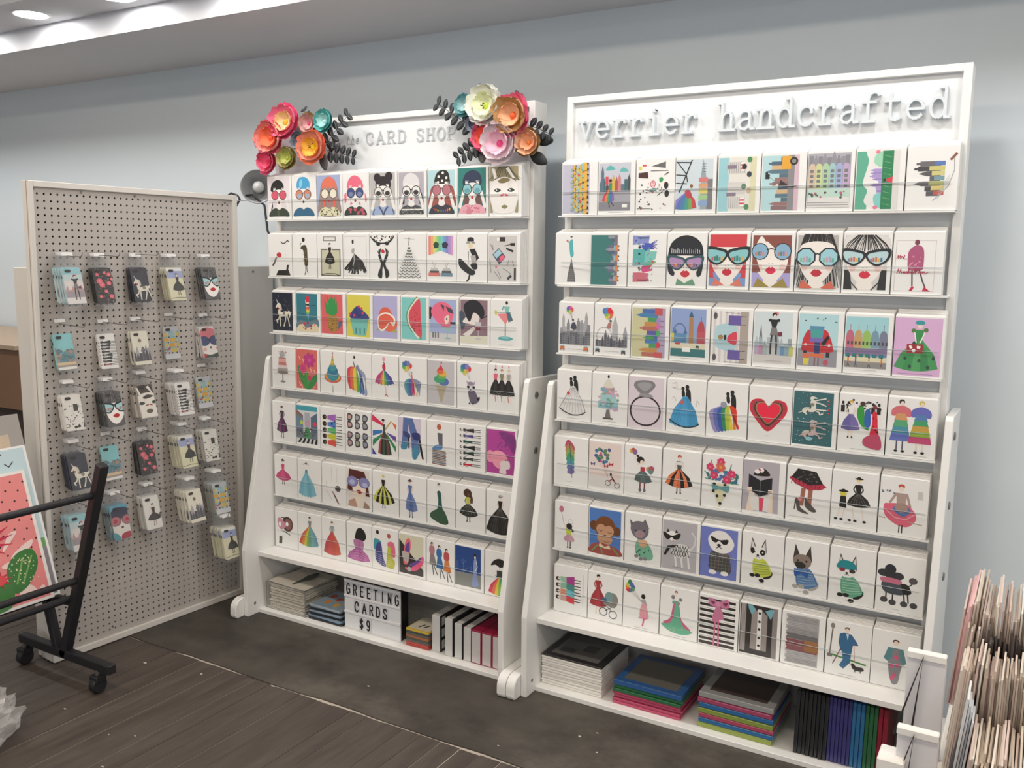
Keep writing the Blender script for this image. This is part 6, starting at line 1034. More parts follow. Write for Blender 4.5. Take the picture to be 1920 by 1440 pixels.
# small stack of boxed cards
z = ZS; n = 8
for i, c in enumerate(['#b0463f', '#c05048', '#6a6862', '#5c5f58', '#b8714a', '#6c6a62', '#4f524e', '#d3b84a']):
    t_ = thing('note_card_box', ['dark red note box lowest in the small stack', 'red note box second lowest in the small stack', 'grey note box third in the small stack', 'dark grey note box fourth in the small stack', 'orange-edged note box in the middle of the small stack', 'olive grey note box in the upper small stack', 'dark note box under the yellow top one', 'yellow-edged note box topping the small stack, dark heels printed on it'][i], 'note box', (-2.062, 2.85, z), (0, 0, [.03, -.02, .02, 0, -.03, .02, .01, 0][i]), 'note boxes stacked beside the lightbox')
    boxo('box', -.055, -.06, 0, .055, .06, .0086, mat('note_%d' % i, c, .4), t_, .0008)
    if i == 7:
        boxo('cover', -.05, -.05, .0086, .05, .058, .0092, mat('note_cover', '#d8d2c2', .3), t_)
        for dx in (-.012, .01): MB().prism([(dx - .004, -.03), (dx + .004, -.03), (dx + .014, .0), (dx + .006, .0)], .0092, .0096, 'z').obj('printed_heel', BLACK, t_)
    z += .0092
# standing boxed frames: silver ones, then red
SILV = mat('wrapped_white', '#d4d4d4', .22, noise=.05, nscale=25); DKE = mat('dark_board', '#2b2a2b', .5)
lab = ['silver-white boxed album leftmost of the standing row', 'second silver-white standing boxed album, dark board behind it', 'third silver-white standing boxed album', 'last silver-white standing boxed album before the red ones']
for i, (xx, hh) in enumerate(((-1.998, .148), (-1.929, .152), (-1.885, .141), (-1.843, .134))):
    w = .038 if i == 0 else .034
    t_ = thing('boxed_album', lab[i], 'boxed album', (xx, YF + (.012 if i == 0 else .004), ZS), (0, 0, 0), 'silver-white boxed albums standing on the shelf')
    boxo('box', 0, 0, 0, w, .2, hh, SILV, t_, .0015); boxo('back_board', w, .001, 0, w + .0035, .199, hh + .002, DKE, t_)
    if i == 0:
        for k in range(3): boxo('window_patch', w + .0035, .01, .012 + k * .048, w + .0042, .035, .046 + k * .048, mat('window_patch', '#b9bdbb', .2), t_)
REDM = mat('red_board', '#9c1c44', .4)
for i in range(3):
    t_ = thing('boxed_album', ['crimson boxed album beside the silver-white ones', 'middle of the three crimson boxed albums', 'crimson boxed album nearest the side panel'][i], 'boxed album', (-1.806 + i * .0475, YF + .001, ZS), group='crimson boxed albums standing on the shelf')
    boxo('case', 0, .0015, 0, .0455, .2, .134, REDM, t_, .001); boxo('spine_window', .004, 0, .004, .0415, .0016, .128, mat('spine_window', '#cfc9cb', .25, noise=.05, nscale=40), t_)
# ---- right rack shelf: white frames, coloured frames, glitter frames, standing folders
def framestack(x0, w, cols, hs, labels, grp, kind, top=None, jig=.004, seed=1, y0=YF, depth=.24, gl=0.0):
    rs = random.Random(seed); z = ZS
    for i, (c, hh) in enumerate(zip(cols, hs)):
        t_ = thing(kind, labels[i], 'picture frame', (x0 + w / 2 + rs.uniform(-jig, jig), y0 + depth / 2 + rs.uniform(-.002, .004), z), (0, 0, rs.uniform(-.006, .006)), grp)
        m_ = mat('frame_' + c.strip('#') + ('g' if gl else ''), c, .35 if not gl else .3, coat=.3, noise=gl, nscale=900)
        boxo('frame', -w / 2, -depth / 2, 0, w / 2, depth / 2, hh * .9, m_, t_, .0022 if hh < .012 else .0016)
        if i == len(cols) - 1 and top: 
            gp = boxo('glass', -w / 2 + .028, -depth / 2 + .028, hh * .9, w / 2 - .028, depth / 2 - .028, hh * .9 + .0006, mat('frame_glass_' + top.strip('#'), top, .12), t_)
            return t_, gp, hh
        z += hh
nth = ['lowest', 'second', 'third', 'fourth', 'fifth', 'sixth', 'seventh', 'eighth', 'ninth', 'tenth', 'eleventh', 'twelfth']
tt, gp, hh = framestack(-1.497, .243, ['#ece9e4'] * 11 + ['#2b2a2c'], [.0098] * 11 + [.0075], ['%s white picture frame from the shelf up in the white stack' % nth[i] for i in range(11)] + ['black picture frame lying on the white frame stack'], 'white picture frames in a stack', 'picture_frame', '#6d6c6b', .0012)
for a in ((-.075, -.07, -.02, -.03), (-.0, -.03, .05, .03)): boxo('mat_window', a[0], a[1], .0073, a[2], a[3], .0081, mat('mat_window', '#4f4e50', .3), tt)
framestack(-1.209, .25, ['#c4486e', '#b84066', '#a83a5e', '#b84066', '#2f7048', '#2a6a44', '#2f5f9c'], [.011, .011, .011, .011, .013, .013, .0195], ['lowest pink frame under the blue and green ones', 'second pink frame under the blue and green ones', 'third pink frame under the blue and green ones', 'uppermost pink frame under the green ones', 'lower green frame between pink and blue', 'upper green frame just under the blue one', 'blue picture frame topping the pink and green stack'], 'coloured picture frames in the middle stack', 'picture_frame', '#6c6a63', .003, 4)
framestack(-.9, .248, ['#96a64c', '#2f6ca4', '#b04864', '#8a9c48', '#2c6ca8', '#a8486c', '#9a9c9c'], [.0195, .0165, .016, .018, .018, .0165, .021], ['lowest glitter frame, lime green, in the glitter stack', 'lower blue glitter frame above the lime one', 'lower pink glitter frame in the glitter stack', 'upper lime green glitter frame in the glitter stack', 'upper blue glitter frame in the glitter stack', 'upper pink glitter frame below the silver one', 'silver glitter frame topping the glitter stack'], 'glitter picture frames in the right stack', 'glitter_frame', '#4c4240', .004, 9, gl=.35)
x = -.585
for i in range(22):
    c, w, nm = (('#26282c', .0125, 'black') if i < 8 else ('#3c3a78', .0115, 'purple') if i < 14 else ('#2f6c9c', .0125, 'blue') if i < 17 else ('#2c6440', .0125, 'green') if i < 20 else ('#8c2034', .0145, 'red'))
    if i < 8: lb = '%s black folder from the left in the standing row' % ['first', 'second', 'third', 'fourth', 'fifth', 'sixth', 'seventh', 'eighth'][i]
    else: k_ = i - (8 if i < 14 else 14 if i < 17 else 17 if i < 20 else 20); lb = '%s %s folder of the standing row, counted from the left' % (nth[k_].replace('lowest', 'first'), nm)
    o = boxo('standing_folder', 0, 0, 0, w * .9, .22, .212, mat('folder_' + nm, c, .35, coat=.3), None, .0018, (x, YF + (.0 if i < 8 else .004) + (i % 3) * .0012, ZS), (0, .016 if i < 8 else .008, 0))
    tag(o, lb, 'folder', 'folders standing on the lower shelf'); x += w
# ------------------------------------------------------------------ pegboard with phone cases
PEGM = Matrix.Translation((-3.1695, 2.00824, 1.78062)) @ (Matrix.Rotation(1.50712, 4, 'Z') @ Matrix.Rotation(.01337, 4, 'X'))
IN = .0254
def place(o, M): 
    o.location = M.to_translation(); o.rotation_euler = M.to_euler(); return o
K = place(thing('pegboard_display', 'tall white-framed pegboard standing on the floor, hung with phone cases', 'pegboard'), PEGM)
BOARDM = mat('pegboard_paint', '#bdb6b0', .55, noise=.03, nscale=200); HOLE_SHADEM = mat('pegboard_hole_shade', '#151413', .9)
FRM = mat('pegboard_frame', '#e2ddd6', .45)
# the board: one inch cells, each with a real octagonal hole
m = MB(); hr = .0043; NC, NR = 34, 69
for c in range(NC):
    for q in range(NR):
        cx, cz = c * IN, -q * IN; k = len(m.v); h_ = IN / 2
        for i in range(8):
            w = PI / 4 * i; sx = [1, 1, 0, -1, -1, -1, 0, 1][i]; sz = [0, 1, 1, 1, 0, -1, -1, -1][i]
            m.v.append((cx + sx * h_, 0, cz + sz * h_)); m.v.append((cx + hr * math.cos(w), 0, cz + hr * math.sin(w))); m.v.append((cx + hr * math.cos(w), .005, cz + hr * math.sin(w)))
        for i in range(8):
            j = (i + 1) % 8; m.f.append((k + 3 * i, k + 3 * j, k + 3 * j + 1, k + 3 * i + 1)); m.f.append((k + 3 * i + 1, k + 3 * j + 1, k + 3 * j + 2, k + 3 * i + 2))
x0, x1, z0, z1 = -.5 * IN, 33.5 * IN, -68.5 * IN, .5 * IN; X0, X1, ZB, ZT = -1.45 * IN, 34.75 * IN, -69.95 * IN, 1.75 * IN
m.box(X0, 0, ZB, x0, .005, ZT); m.box(x1, 0, ZB, X1, .005, ZT); m.box(x0, 0, z1, x1, .005, ZT); m.box(x0, 0, ZB, x1, .005, z0)
brd = m.obj('perforated_board', BOARDM, K)
boxo('hole_shade_sheet', X0 + .01, .012, ZB + .01, X1 - .01, .016, ZT - .01, HOLE_SHADEM, K)  # near-black sheet added behind the board to paint the shade inside the holes
boxo('frame_board', X0, -.012, ZB, -.72 * IN, .032, ZT, FRM, K, .0015); boxo('frame_board', 33.85 * IN, -.012, ZB, X1, .032, ZT, FRM, K, .0015)
boxo('frame_board', -.72 * IN, -.012, .92 * IN, 33.85 * IN, .032, ZT, FRM, K, .0015); boxo('frame_board', -.72 * IN, -.012, ZB, 33.85 * IN, .032, -69.0 * IN, FRM, K, .0015)
scr = MB().lathe([(.0001, 0), (.0045, 0), (.0045, .0015), (.003, .0028), (.0001, .0032)], 10, Matrix.Rotation(PI / 2, 4, 'X')).mesh('screw', True)
for cx, cz in ((-.55, .6), (6.6, .55), (15.4, .5), (24.0, .4), (32.5, .4), (-.5, -7.1), (32.6, -7.1), (-.5, -16), (-.45, -23), (-.4, -29), (-.4, -35.5), (-.4, -43.5), (-.4, -54), (33.2, -15), (33.2, -21), (33.2, -31.5), (33.2, -39.5), (33.2, -49), (8.5, -67.6), (17, -66.8), (25, -67.5), (33, -67.5)):
    link('screw', scr, STEEL, K, (cx * IN, -.0001, cz * IN))
MB().prism([(-.035, 0), (.10, 0), (.10, .055), (-.02, .055), (-.035, .03)], .012, .06, 'y').obj('foot_block', FRM, K, (.0, .02, ZB))
# hooks and packs: (column, hook z, front offset from the board, case centre z, design, number)
HK = [(0.06, -0.21, 0.1, -0.328, 'paris', 4), (0.207, -0.208, 0.063, -0.331, 'floral', 3), (0.371, -0.203, 0.049, -0.332, 'unicorn', 3), (0.514, -0.212, 0.077, -0.331, 'perfume', 4), (0.675, -0.211, 0.083, -0.331, 'fringe', 3),
      (0.058, -0.464, 0.029, -0.576, 'park', 1), (0.227, -0.465, 0.036, -0.587, 'crowd', 3), (0.364, -0.461, 0.044, -0.584, 'skyline', 2), (0.522, -0.46, 0.018, -0.577, 'taxis', 1), (0.685, -0.464, 0.045, -0.584, 'pink', 3),
      (0.064, -0.688, 0.057, -0.804, 'icons', 3), (0.218, -0.686, 0.066, -0.81, 'fringe', 4), (0.368, -0.691, 0.062, -0.798, 'flipface', 4), (0.518, -0.683, 0.097, -0.804, 'crowd', 5), (0.675, -0.684, 0.022, -0.803, 'taxis', 1),
      (0.068, -0.921, 0.068, -1.03, 'unicorn', 4), (0.215, -0.91, 0.04, -1.028, 'park', 1), (0.372, -0.912, 0.045, -1.035, 'floral', 3), (0.52, -0.912, 0.107, -1.026, 'perfume', 5), (0.673, -0.908, 0.063, -1.031, 'icons', 4),
      (0.049, -1.135, 0.087, -1.261, 'paris', 4), (0.223, -1.139, 0.074, -1.265, 'heart', 4), (0.373, -1.137, 0.069, -1.261, 'vintage', 4), (0.522, -1.135, 0.142, -1.255, 'skyline', 6), (0.675, -1.135, 0.119, -1.257, 'taxis', 5), (0.669, -1.323, 0.182, -1.445, 'perfume', 6)]
CSW, CSH, CST = .074, .137, .0105
def rrect(w, h, rad, n=4):
    out = []
    for sx, sz, a in ((1, 1, 0), (-1, 1, 90), (-1, -1, 180), (1, -1, 270)):
        for i in range(n + 1):
            t = math.radians(a + 90 * i / n); out.append((sx * (w / 2 - rad) + rad * math.cos(t), sz * (h / 2 - rad) + rad * math.sin(t)))
    return out
case_base = MB().prism(rrect(CSW, CSH, .010), 0, CST, 'y'); case_mes = {}
cut_me = MB().prism([(x - .0145, z + .0545) for x, z in rrect(.022, .0105, .005)], -.0028, -.0022, 'y').mesh('camera_cutout'); cut_me.materials.append(mat('camera_cutout', '#403d3c', .5))
but_me = MB().box(-CSW / 2 - .0012, .003, .028, -CSW / 2, .0065, .040).mesh('side_cutout'); but_me.materials.append(mat('side_cutout', '#2b2a2a', .5))
bag_me = MB(); bag_me.v = [(-.040, -.0006, -.080), (.040, -.0006, -.080), (.040, -.0006, .128), (-.040, -.0006, .128)]; bag_me.f = [(0, 1, 2, 3)]
bag_me = bag_me.mesh('clear_bag'); bag_me.materials.append(BAG)
hdr_me = MB().box(-.021, -.0014, .111, .021, -.0007, .124).mesh('hang_tab'); hdr_me.materials.append(mat('hang_tab', '#ebe9e7', .4))
SIDEC = dict(paris='#a9c4cc', floral='#2a2a2c', unicorn='#23263a', perfume='#d6d2b8', fringe='#3a3a3c', park='#8ec8cc', crowd='#e4e1de', skyline='#ddd8ca', taxis='#b9bdb8', pink='#dfd8d4', icons='#e0dcd6', flipface='#cfc6ba', heart='#8ca0a4', vintage='#dedad6')
art_cache = {}
def case_art(k):
    if k not in art_cache:
        new(); CASES[k][0](); me = bpy.data.meshes.new('case_print'); u = CSH / 136; x0, x1 = 17, 83
        me.from_pydata([((min(max(x, x0), x1) - 50) / 33 * (CSW / 2 - .0012), -.0006 - zz * 1.5e-5, (68 - y) * u * .98) for x, y, zz in A.v], [], A.f)
        ca = me.color_attributes.new('Col', 'FLOAT_COLOR', 'CORNER'); buf = []
        for c, f in zip(A.c, A.f): buf += (list(c) + [1.0]) * len(f)
        ca.data.foreach_set('color', buf); me.materials.append(GLIT); art_cache[k] = me
    return art_cache[k]
rh = random.Random(8); 
ROWW = ['top', 'second', 'third', 'fourth', 'fifth']
COLW = ['first', 'second', 'third', 'fourth', 'fifth']
for hi, (cx, hz, off, cz, key, n) in enumerate(HK):
    rw = ROWW[hi // 5] if hi < 25 else 'lowest'; cw = COLW[hi % 5] if hi < 25 else 'last'
    wire = MB().tube([(0, .004, 0), (0, -.03, .0), (0, -.158, -.002), (0, -.168, .004), (0, -.170, .014)], .0016, 6)
    hk = tag(wire.obj('peg_hook', STEEL), 'thin steel peg hook, %s in the %s row of the pegboard' % (cw, rw) if hi < 25 else 'lowest steel peg hook near the right edge of the pegboard', 'hook', 'steel hooks on the pegboard'); place(hk, PEGM @ Matrix.Translation((cx, 0, hz - .010)))
    cm = mat('case_side_' + key, SIDEC[key], .35)
    if key not in case_mes: case_mes[key] = case_base.mesh('phone_case', bevel=.0008); case_mes[key].materials.append(cm)
    drop = (hz - .018) - cz; sp = min(.0135, max(.0122, (off - .016) / max(1, n - 1))); order = ['second', 'third', 'fourth', 'fifth', 'sixth']
    for i in range(n):
        off_i = off - i * sp
        if i and off_i < .015: break
        head = max(off_i - .026, .007); ang = math.atan2(off_i - head, drop)
        M = PEGM @ Matrix.Translation((cx, -head, hz - .018)) @ Matrix.Rotation(-ang, 4, 'X') @ Matrix.Rotation(rh.uniform(-.02, .02), 4, 'Y')
        ds = CASES[key][1]
        lb = ('phone case with %s, front of %s hook, %s row' % (ds, cw, rw)) if i == 0 else ('phone case with %s, %s on %s hook, %s row' % (ds, order[i - 1], cw, rw))
        P = place(thing('bagged_phone_case', lb, 'phone case', group='bagged phone cases, %s hook of the %s pegboard row' % (cw, rw)), M @ Matrix.Translation((0, 0, -drop / math.cos(ang))))
        link('clear_bag', bag_me, None, P); link('hang_tab', hdr_me, None, P)
        cs = link('phone_case', case_mes[key], None, P, (rh.uniform(-.002, .004), .0012, 0))
        link('case_print', case_art(key), None, cs); link('camera_cutout', cut_me, None, cs); link('side_cutout', but_me, None, cs)
# ------------------------------------------------------------------ clip lamp beside the pegboard
T = thing('clip_lamp', 'grey bell reflector clip lamp clamped to the pegboard corner', 'lamp', (-3.04, 2.95, 1.866))
d_ = (Vector((0, 0, 1.6)) - Vector((-3.04, 2.95, 1.866))).normalized(); d_ = (d_ + Vector((-.12, -.1, .05))).normalized()
Q = d_.to_track_quat('Z', 'Y').to_matrix().to_4x4()
MB().lathe([(.018, -.075), (.024, -.06), (.045, -.04), (.064, -.012), (.071, 0), (.074, .0015), (.071, .002), (.062, -.011), (.043, -.037), (.022, -.055), (.0, -.058)], 36, Q).obj('reflector', mat('reflector', '#9c9fa1', .35, metal=.3), T, smooth=True)
MB().lathe([(.0001, -.004), (.014, -.008), (.024, -.02), (.026, -.032), (.018, -.048), (.012, -.058)], 24, Q).obj('bulb', mat('frosted_bulb', '#d9dbdc', .4), T, smooth=True)
MB().lathe([(.019, -.14), (.019, -.072), (.016, -.07)], 16, Q, True).obj('socket', BLACK, T)
MB().tube([(-.045, -.03, -.04), (-.03, .0, -.035), (.02, .02, -.08), (.055, .0, -.19), (.1, .01, -.3)], .005, 8).obj('stem', BLACK, T)
MB().tube([(-.075, -.075, -.065), (-.03, -.02, -.06), (.0, .05, -.03)], .0018, 6).obj('spring_wire', STEEL, T)
MB().tube([(-.10, -.06, -.03), (-.075, -.045, -.04), (-.062, -.045, -.055), (-.075, -.06, -.095), (-.09, -.07, -.085), (-.105, -.075, -.04)], .005, 8, True).obj('clamp_loop', BLACK, T)
# ------------------------------------------------------------------ paper flowers
def petal_mesh(name, L, W, bend, n=6, frill=0.0, seed=0):
    """cupped petal: rises from the centre and curls in at the tip by `bend` radians"""
    m = MB(); rs = random.Random(seed); k = L / (math.sin(min(bend, PI / 2)) if bend < PI / 2 else 1.0)
    for i in range(n + 1):
        v = i / n
        for j in range(n + 1):
            u = j / n * 2 - 1; t = v * bend; w = W * (math.sin(PI * (.10 + .62 * v)) ** .75) * (1 if i < n else .8)
            rad = k * math.sin(t); hgt = k * (1 - math.cos(t)) * .62; f = frill * rs.uniform(-1, 1) * v * v
            a = u * w / max(rad, .18) * .55; rr = max(rad, .02) + f
            m.v.append((rr * math.cos(a) if rad > .18 else rr, (rr * math.sin(a)) if rad > .18 else u * w * .5 * (rad / .18), hgt + f * .8 + .05 * u * u * v))
    for i in range(n):
        for j in range(n): q = i * (n + 1) + j; m.f.append((q, q + 1, q + n + 2, q + n + 1))
    return m.mesh(name, True)
PET = {'o': [petal_mesh('petal', 1.0, 1.05, 1.05, frill=.05, seed=i) for i in range(3)], 'm': [petal_mesh('petal', .86, .95, 1.65, frill=.05, seed=i + 5) for i in range(3)], 'i': [petal_mesh('petal', .56, .75, 1.75, frill=.045, seed=i + 9) for i in range(3)]}
def pmat(c):
    return mat('paper_' + c.strip('#'), c, .75, noise=.05, nscale=40)
rf = random.Random(17)
def flower(x, y, z, rad, outer, mid, inner, center, label, tilt=(0, 0), rings=(8, 6, 5), dots_=None):
    rad *= 1.1; Nn = Vector((tilt[0], -1, tilt[1])).normalized(); M = Matrix.Translation((x, y, z)) @ Nn.to_track_quat('Z', 'Y').to_matrix().to_4x4() @ Matrix.Rotation(rf.random() * 6, 4, 'Z')
    F = thing('paper_flower', label, 'paper flower', group='paper flowers on the rack top'); F.location = M.to_translation(); F.rotation_euler = M.to_euler()
    for ring_, col, nn, lo in (('o', outer, rings[0], 0), ('m', mid, rings[1], .02), ('i', inner, rings[2], .04)):
        for k in range(nn):
            key = PET[ring_][k % 3]; me = key.copy(); me.materials.clear(); me.materials.append(pmat(col))
            o = link('petal', me, None, F, (0, 0, lo * rad * 4), (0, 0, 2 * PI * (k + rf.uniform(-.12, .12)) / nn + (.4 if ring_ == 'm' else 0)))
            s_ = rad * rf.uniform(.92, 1.08); o.scale = (s_, s_, s_)
    MB().lathe([(.0001, .30 * rad), (.12 * rad, .27 * rad), (.19 * rad, .16 * rad), (.12 * rad, .02 * rad)], 12).obj('flower_centre', pmat(center), F, smooth=True)
    if dots_:
        for k in range(7):
            a = rf.random() * 6.28; q = rad * rf.uniform(.05, .26); MB().lathe([(.0001, .004), (.0022, .002), (.0022, 0)], 6).obj('stamen', pmat(dots_), F, (q * math.cos(a), q * math.sin(a), .30 * rad + .004))
    return F
FY = 2.868
flower(-2.773, FY, 2.112, .066, '#f4608e', '#f580a4', '#f3cf9c', '#dcb53c', 'pink paper peony with yellow heart, highest at the left corner', (.15, .1))
flower(-2.842, FY - .016, 2.052, .064, '#ee7488', '#f29a90', '#f58058', '#ef6a44', 'coral pink paper peony with orange heart, far left of the bunch', (.1, 0))
flower(-2.650, FY, 2.100, .038, '#a88a54', '#d3a9a0', '#dca4a4', '#d4487c', 'small gold and blush paper flower beside the teal one', (.25, 0))
flower(-2.561, FY, 2.103, .044, '#4aa6a4', '#66bcb8', '#a4d2cf', '#bfdcd8', 'teal paper flower right of the left bunch', (.0, .1))
flower(-2.615, FY - .01, 2.004, .062, '#f58a68', '#f3a58e', '#f2b848', '#ecd028', 'peach paper peony with yellow dotted heart in the left bunch', (.12, 0), dots_='#5c4a24')
flower(-2.766, FY - .005, 1.968, .043, '#9c8f52', '#b9b074', '#bcc06a', '#b8c44c', 'small olive green paper flower at the foot of the left bunch', (.2, .05))
flower(-2.869, FY - .012, 1.957, .048, '#ec5c88', '#f0708f', '#ee5f86', '#e03c6c', 'hot pink paper rose lowest in the left bunch', (.05, 0))
flower(-2.706, FY + .006, 2.036, .036, '#9aa2ae', '#8a93a2', '#6d7888', '#4c566a', 'grey blue paper flower tucked amid the left bunch', (.1, 0))
flower(-1.794, FY - .005, 2.107, .066, '#e9eae2', '#f0f0e8', '#e9ecc8', '#c8d84c', 'white paper peony with lime heart, highest of the right bunch', (.05, .1), dots_='#2c2c2c')
flower(-1.676, FY - .01, 2.066, .068, '#f07098', '#cda36c', '#e8b48c', '#ea6c3c', 'pink and gold paper peony with orange heart in the right bunch', (.0, .0))
flower(-1.726, FY - .018, 1.972, .066, '#ecdce2', '#f0e0e6', '#f0c4d4', '#e0488c', 'pale blush paper peony with magenta heart in the right bunch', (.1, 0))
flower(-1.800, FY - .002, 2.003, .048, '#ec5f86', '#f0708c', '#ee6a58', '#ee6a44', 'hot pink and orange paper flower behind the blush peony', (-.1, 0))
flower(-1.616, FY - .004, 1.972, .048, '#9c7f4c', '#ecbc98', '#f0b088', '#ee8a48', 'apricot paper flower with gold back, lower right corner', (.05, 0), (5, 5, 4))
flower(-1.890, FY + .004, 2.117, .038, '#5c9ea4', '#7bb4b8', '#a4c8ca', '#c4dadb', 'small teal paper flower left of the white peony', (-.1, .1))
flower(-1.846, FY + .002, 2.052, .033, '#b9c0ca', '#9aa4b4', '#56607a', '#3c4660', 'grey paper flower with navy heart in the right bunch', (-.1, 0))
LEAFM = mat('black_paper', '#2c2f33', .6); LEAF2 = mat('grey_paper_leaf', '#5c5a5a', .6, noise=.3, nscale=300)
def leaf_mesh(L, W, name='leaf'):
    m = MB(); n = 6
    for i in range(n + 1):
        v = i / n; w = W * math.sin(PI * (.06 + .9 * v)) ** .7
        m.v += [(v * L, -w, .15 * w), (v * L, 0, .0), (v * L, w, .15 * w), (v * L, w, .15 * w - .0012), (v * L, 0, -.0012), (v * L, -w, .15 * w - .0012)]
    for i in range(n):
        for j in range(6): q = i * 6; k = (j + 1) % 6; m.f.append((q + j, q + k, q + 6 + k, q + 6 + j))
    m.f.append((5, 4, 3, 2, 1, 0)); m.f.append(tuple(n * 6 + j for j in range(6)))
    return m.mesh(name, True)
leafA = leaf_mesh(.047, .016); leafA.materials.append(LEAFM)
RIBM = mat('leaf_rib', '#8f9396', .5)
ribA = MB().tube([(.002, 0, .0012), (.043, 0, .0012)], .0008, 5).mesh('leaf_rib'); ribA.materials.append(RIBM)
def sprig(p0, p1, n, label, s=1.0):
    a, b_ = Vector(p0), Vector(p1); d = b_ - a; L = d.length; X = d.normalized(); Z = Vector((0, -1, 0)); Y = Z.cross(X).normalized(); Z = X.cross(Y)
    M = Matrix((X, Y, Z)).transposed().to_4x4(); M.translation = a
    S = thing('leaf_sprig', label, 'leaf sprig', group='black paper leaf sprigs'); S.location = M.to_translation(); S.rotation_euler = M.to_euler()
    MB().tube([(0, 0, 0), (L * .5, .002, .004), (L, 0, 0)], .0012, 6).obj('stem', LEAFM, S)
    for k in range(n):
        t = (k + .6) / n
        for sd in (-1, 1):
            lf = link('leaf', leafA, None, S, (t * L, 0, .004), (sd * .15, 0, sd * 1.25)); q = s * (1 - .35 * t); lf.scale = (q, q, q); link('leaf_rib', ribA, None, lf)
    return S
LY = 2.872
sprig((-2.575, LY, 2.005), (-2.432, LY - .01, 2.128), 5, 'black leaf sprig rising right of the left flower bunch', 1.0)
sprig((-2.56, LY, 1.99), (-2.405, LY - .01, 1.955), 5, 'black leaf sprig stretching right under the foil lettering', 1.0)
sprig((-2.80, LY + .01, 2.13), (-2.872, LY, 2.158), 2, 'short black sprig at the upper left of the left bunch', .7)
sprig((-2.66, LY, 2.12), (-2.682, LY, 2.165), 2, 'short black sprig above the gold and blush flower', .6)
sprig((-2.86, LY, 1.99), (-2.935, LY - .01, 1.965), 3, 'black sprig poking out low at far left', .6)
sprig((-1.85, LY, 2.035), (-2.015, LY - .01, 2.136), 6, 'black leaf sprig reaching up left from the right bunch', 1.0)
sprig((-1.81, LY, 1.99), (-1.925, LY - .01, 1.928), 5, 'black leaf sprig reaching down left from the right bunch', 1.0)
sprig((-1.81, LY, 2.13), (-1.848, LY, 2.182), 2, 'short black sprig above the white peony', .7)
sprig((-1.69, LY, 2.10), (-1.662, LY, 2.150), 2, 'short black sprig above the pink and gold peony', .6)
sprig((-1.63, LY, 2.035), (-1.525, LY - .01, 1.992), 4, 'black leaf sprig at the right end of the right bunch', .8)
bigleaf = leaf_mesh(.075, .022)
for (x, z, a, lb, mt) in ((-1.60, 1.985, -.15, 'broad black paper leaf right of the apricot flower', LEAFM), (-1.615, 1.935, -.5, 'broad black paper leaf below the apricot flower', LEAFM), (-1.815, 1.985, -1.6, 'speckled grey paper leaf hanging below the right bunch', LEAF2), (-2.585, 1.985, -1.35, 'speckled brown-grey paper leaf below the peach peony', LEAF2)):
    me = bigleaf.copy(); me.materials.append(mt); o = tag(link('paper_leaf', me), lb, 'paper leaf', 'broad paper leaves'); o.matrix_world = Matrix.Translation((x, LY - .004, z)) @ Matrix.Rotation(-a, 4, 'Y') @ Matrix.Rotation(PI / 2, 4, 'X')
# ------------------------------------------------------------------ rolling print rack at the left
T = thing('rolling_print_rack', 'black metal rolling print rack with slanted uprights and casters', 'print rack', (-3.03, 1.4, 0))
EBL = mat('satin_black', '#201f24', .5)
OX, OY = -3.03, 1.4
def bar(name, p0, p1, w, h, parent=None, m_=EBL):
    a, b_ = Vector(p0) - Vector((OX, OY, 0)), Vector(p1) - Vector((OX, OY, 0)); d = b_ - a; L = d.length
    q = d.to_track_quat('X', 'Z').to_matrix().to_4x4(); q.translation = a
    o = MB().box(-w * .1, -w / 2, -h / 2, L + w * .1, w / 2, h / 2).obj(name, m_, T, bevel=.003); o.location = q.to_translation(); o.rotation_euler = q.to_euler(); return o
for yy in (1.93, .93):
    bar('upright', (-3.045, yy, .09), (-2.767, yy, .845), .034, .034)
    bar('brace', (-3.085, yy, .10), (-3.14, yy, .30), .03, .03)
    bar('back_upright', (-3.10, yy, .27), (-3.235, yy, .66), .026, .026)
    bar('base_bar', (-3.31, yy, .098), (-2.775, yy, .098), .034, .034)
    for xx in (-3.285, -2.842):
        wl = MB().lathe([(.0001, -.016), (.026, -.016), (.031, -.009), (.031, .009), (.026, .016), (.0001, .016)], 20, Matrix.Rotation(PI / 2, 4, 'Y')).obj('caster', EBL, T, (xx - OX, yy - .012 - OY, .031), smooth=False)
        MB().lathe([(.008, .031), (.008, .055)], 10, None, True).obj('caster_stem', STEEL, wl); MB().box(-.022, -.02, .012, .022, .024, .036).obj('caster_hood', EBL, wl, bevel=.004)
for nm, x, z in (('top_bar', -2.812, .735), ('middle_bar', -2.934, .402), ('tray_bar', -2.985, .322)):
    MB().tube([(x - OX, 1.935 - OY, z), (x - OX, .925 - OY, z)], .0125, 12).obj(nm, EBL, T)
bar('tray_bar', (-3.13, 1.93, .30), (-3.13, .93, .30), .024, .024); bar('end_cross', (-2.975, 1.93, .31), (-3.14, 1.93, .295), .026, .026); bar('end_cross', (-2.975, .93, .31), (-3.14, .93, .295), .026, .026); bar('back_bar', (-3.235, 1.93, .655), (-3.235, .93, .655), .024, .024)
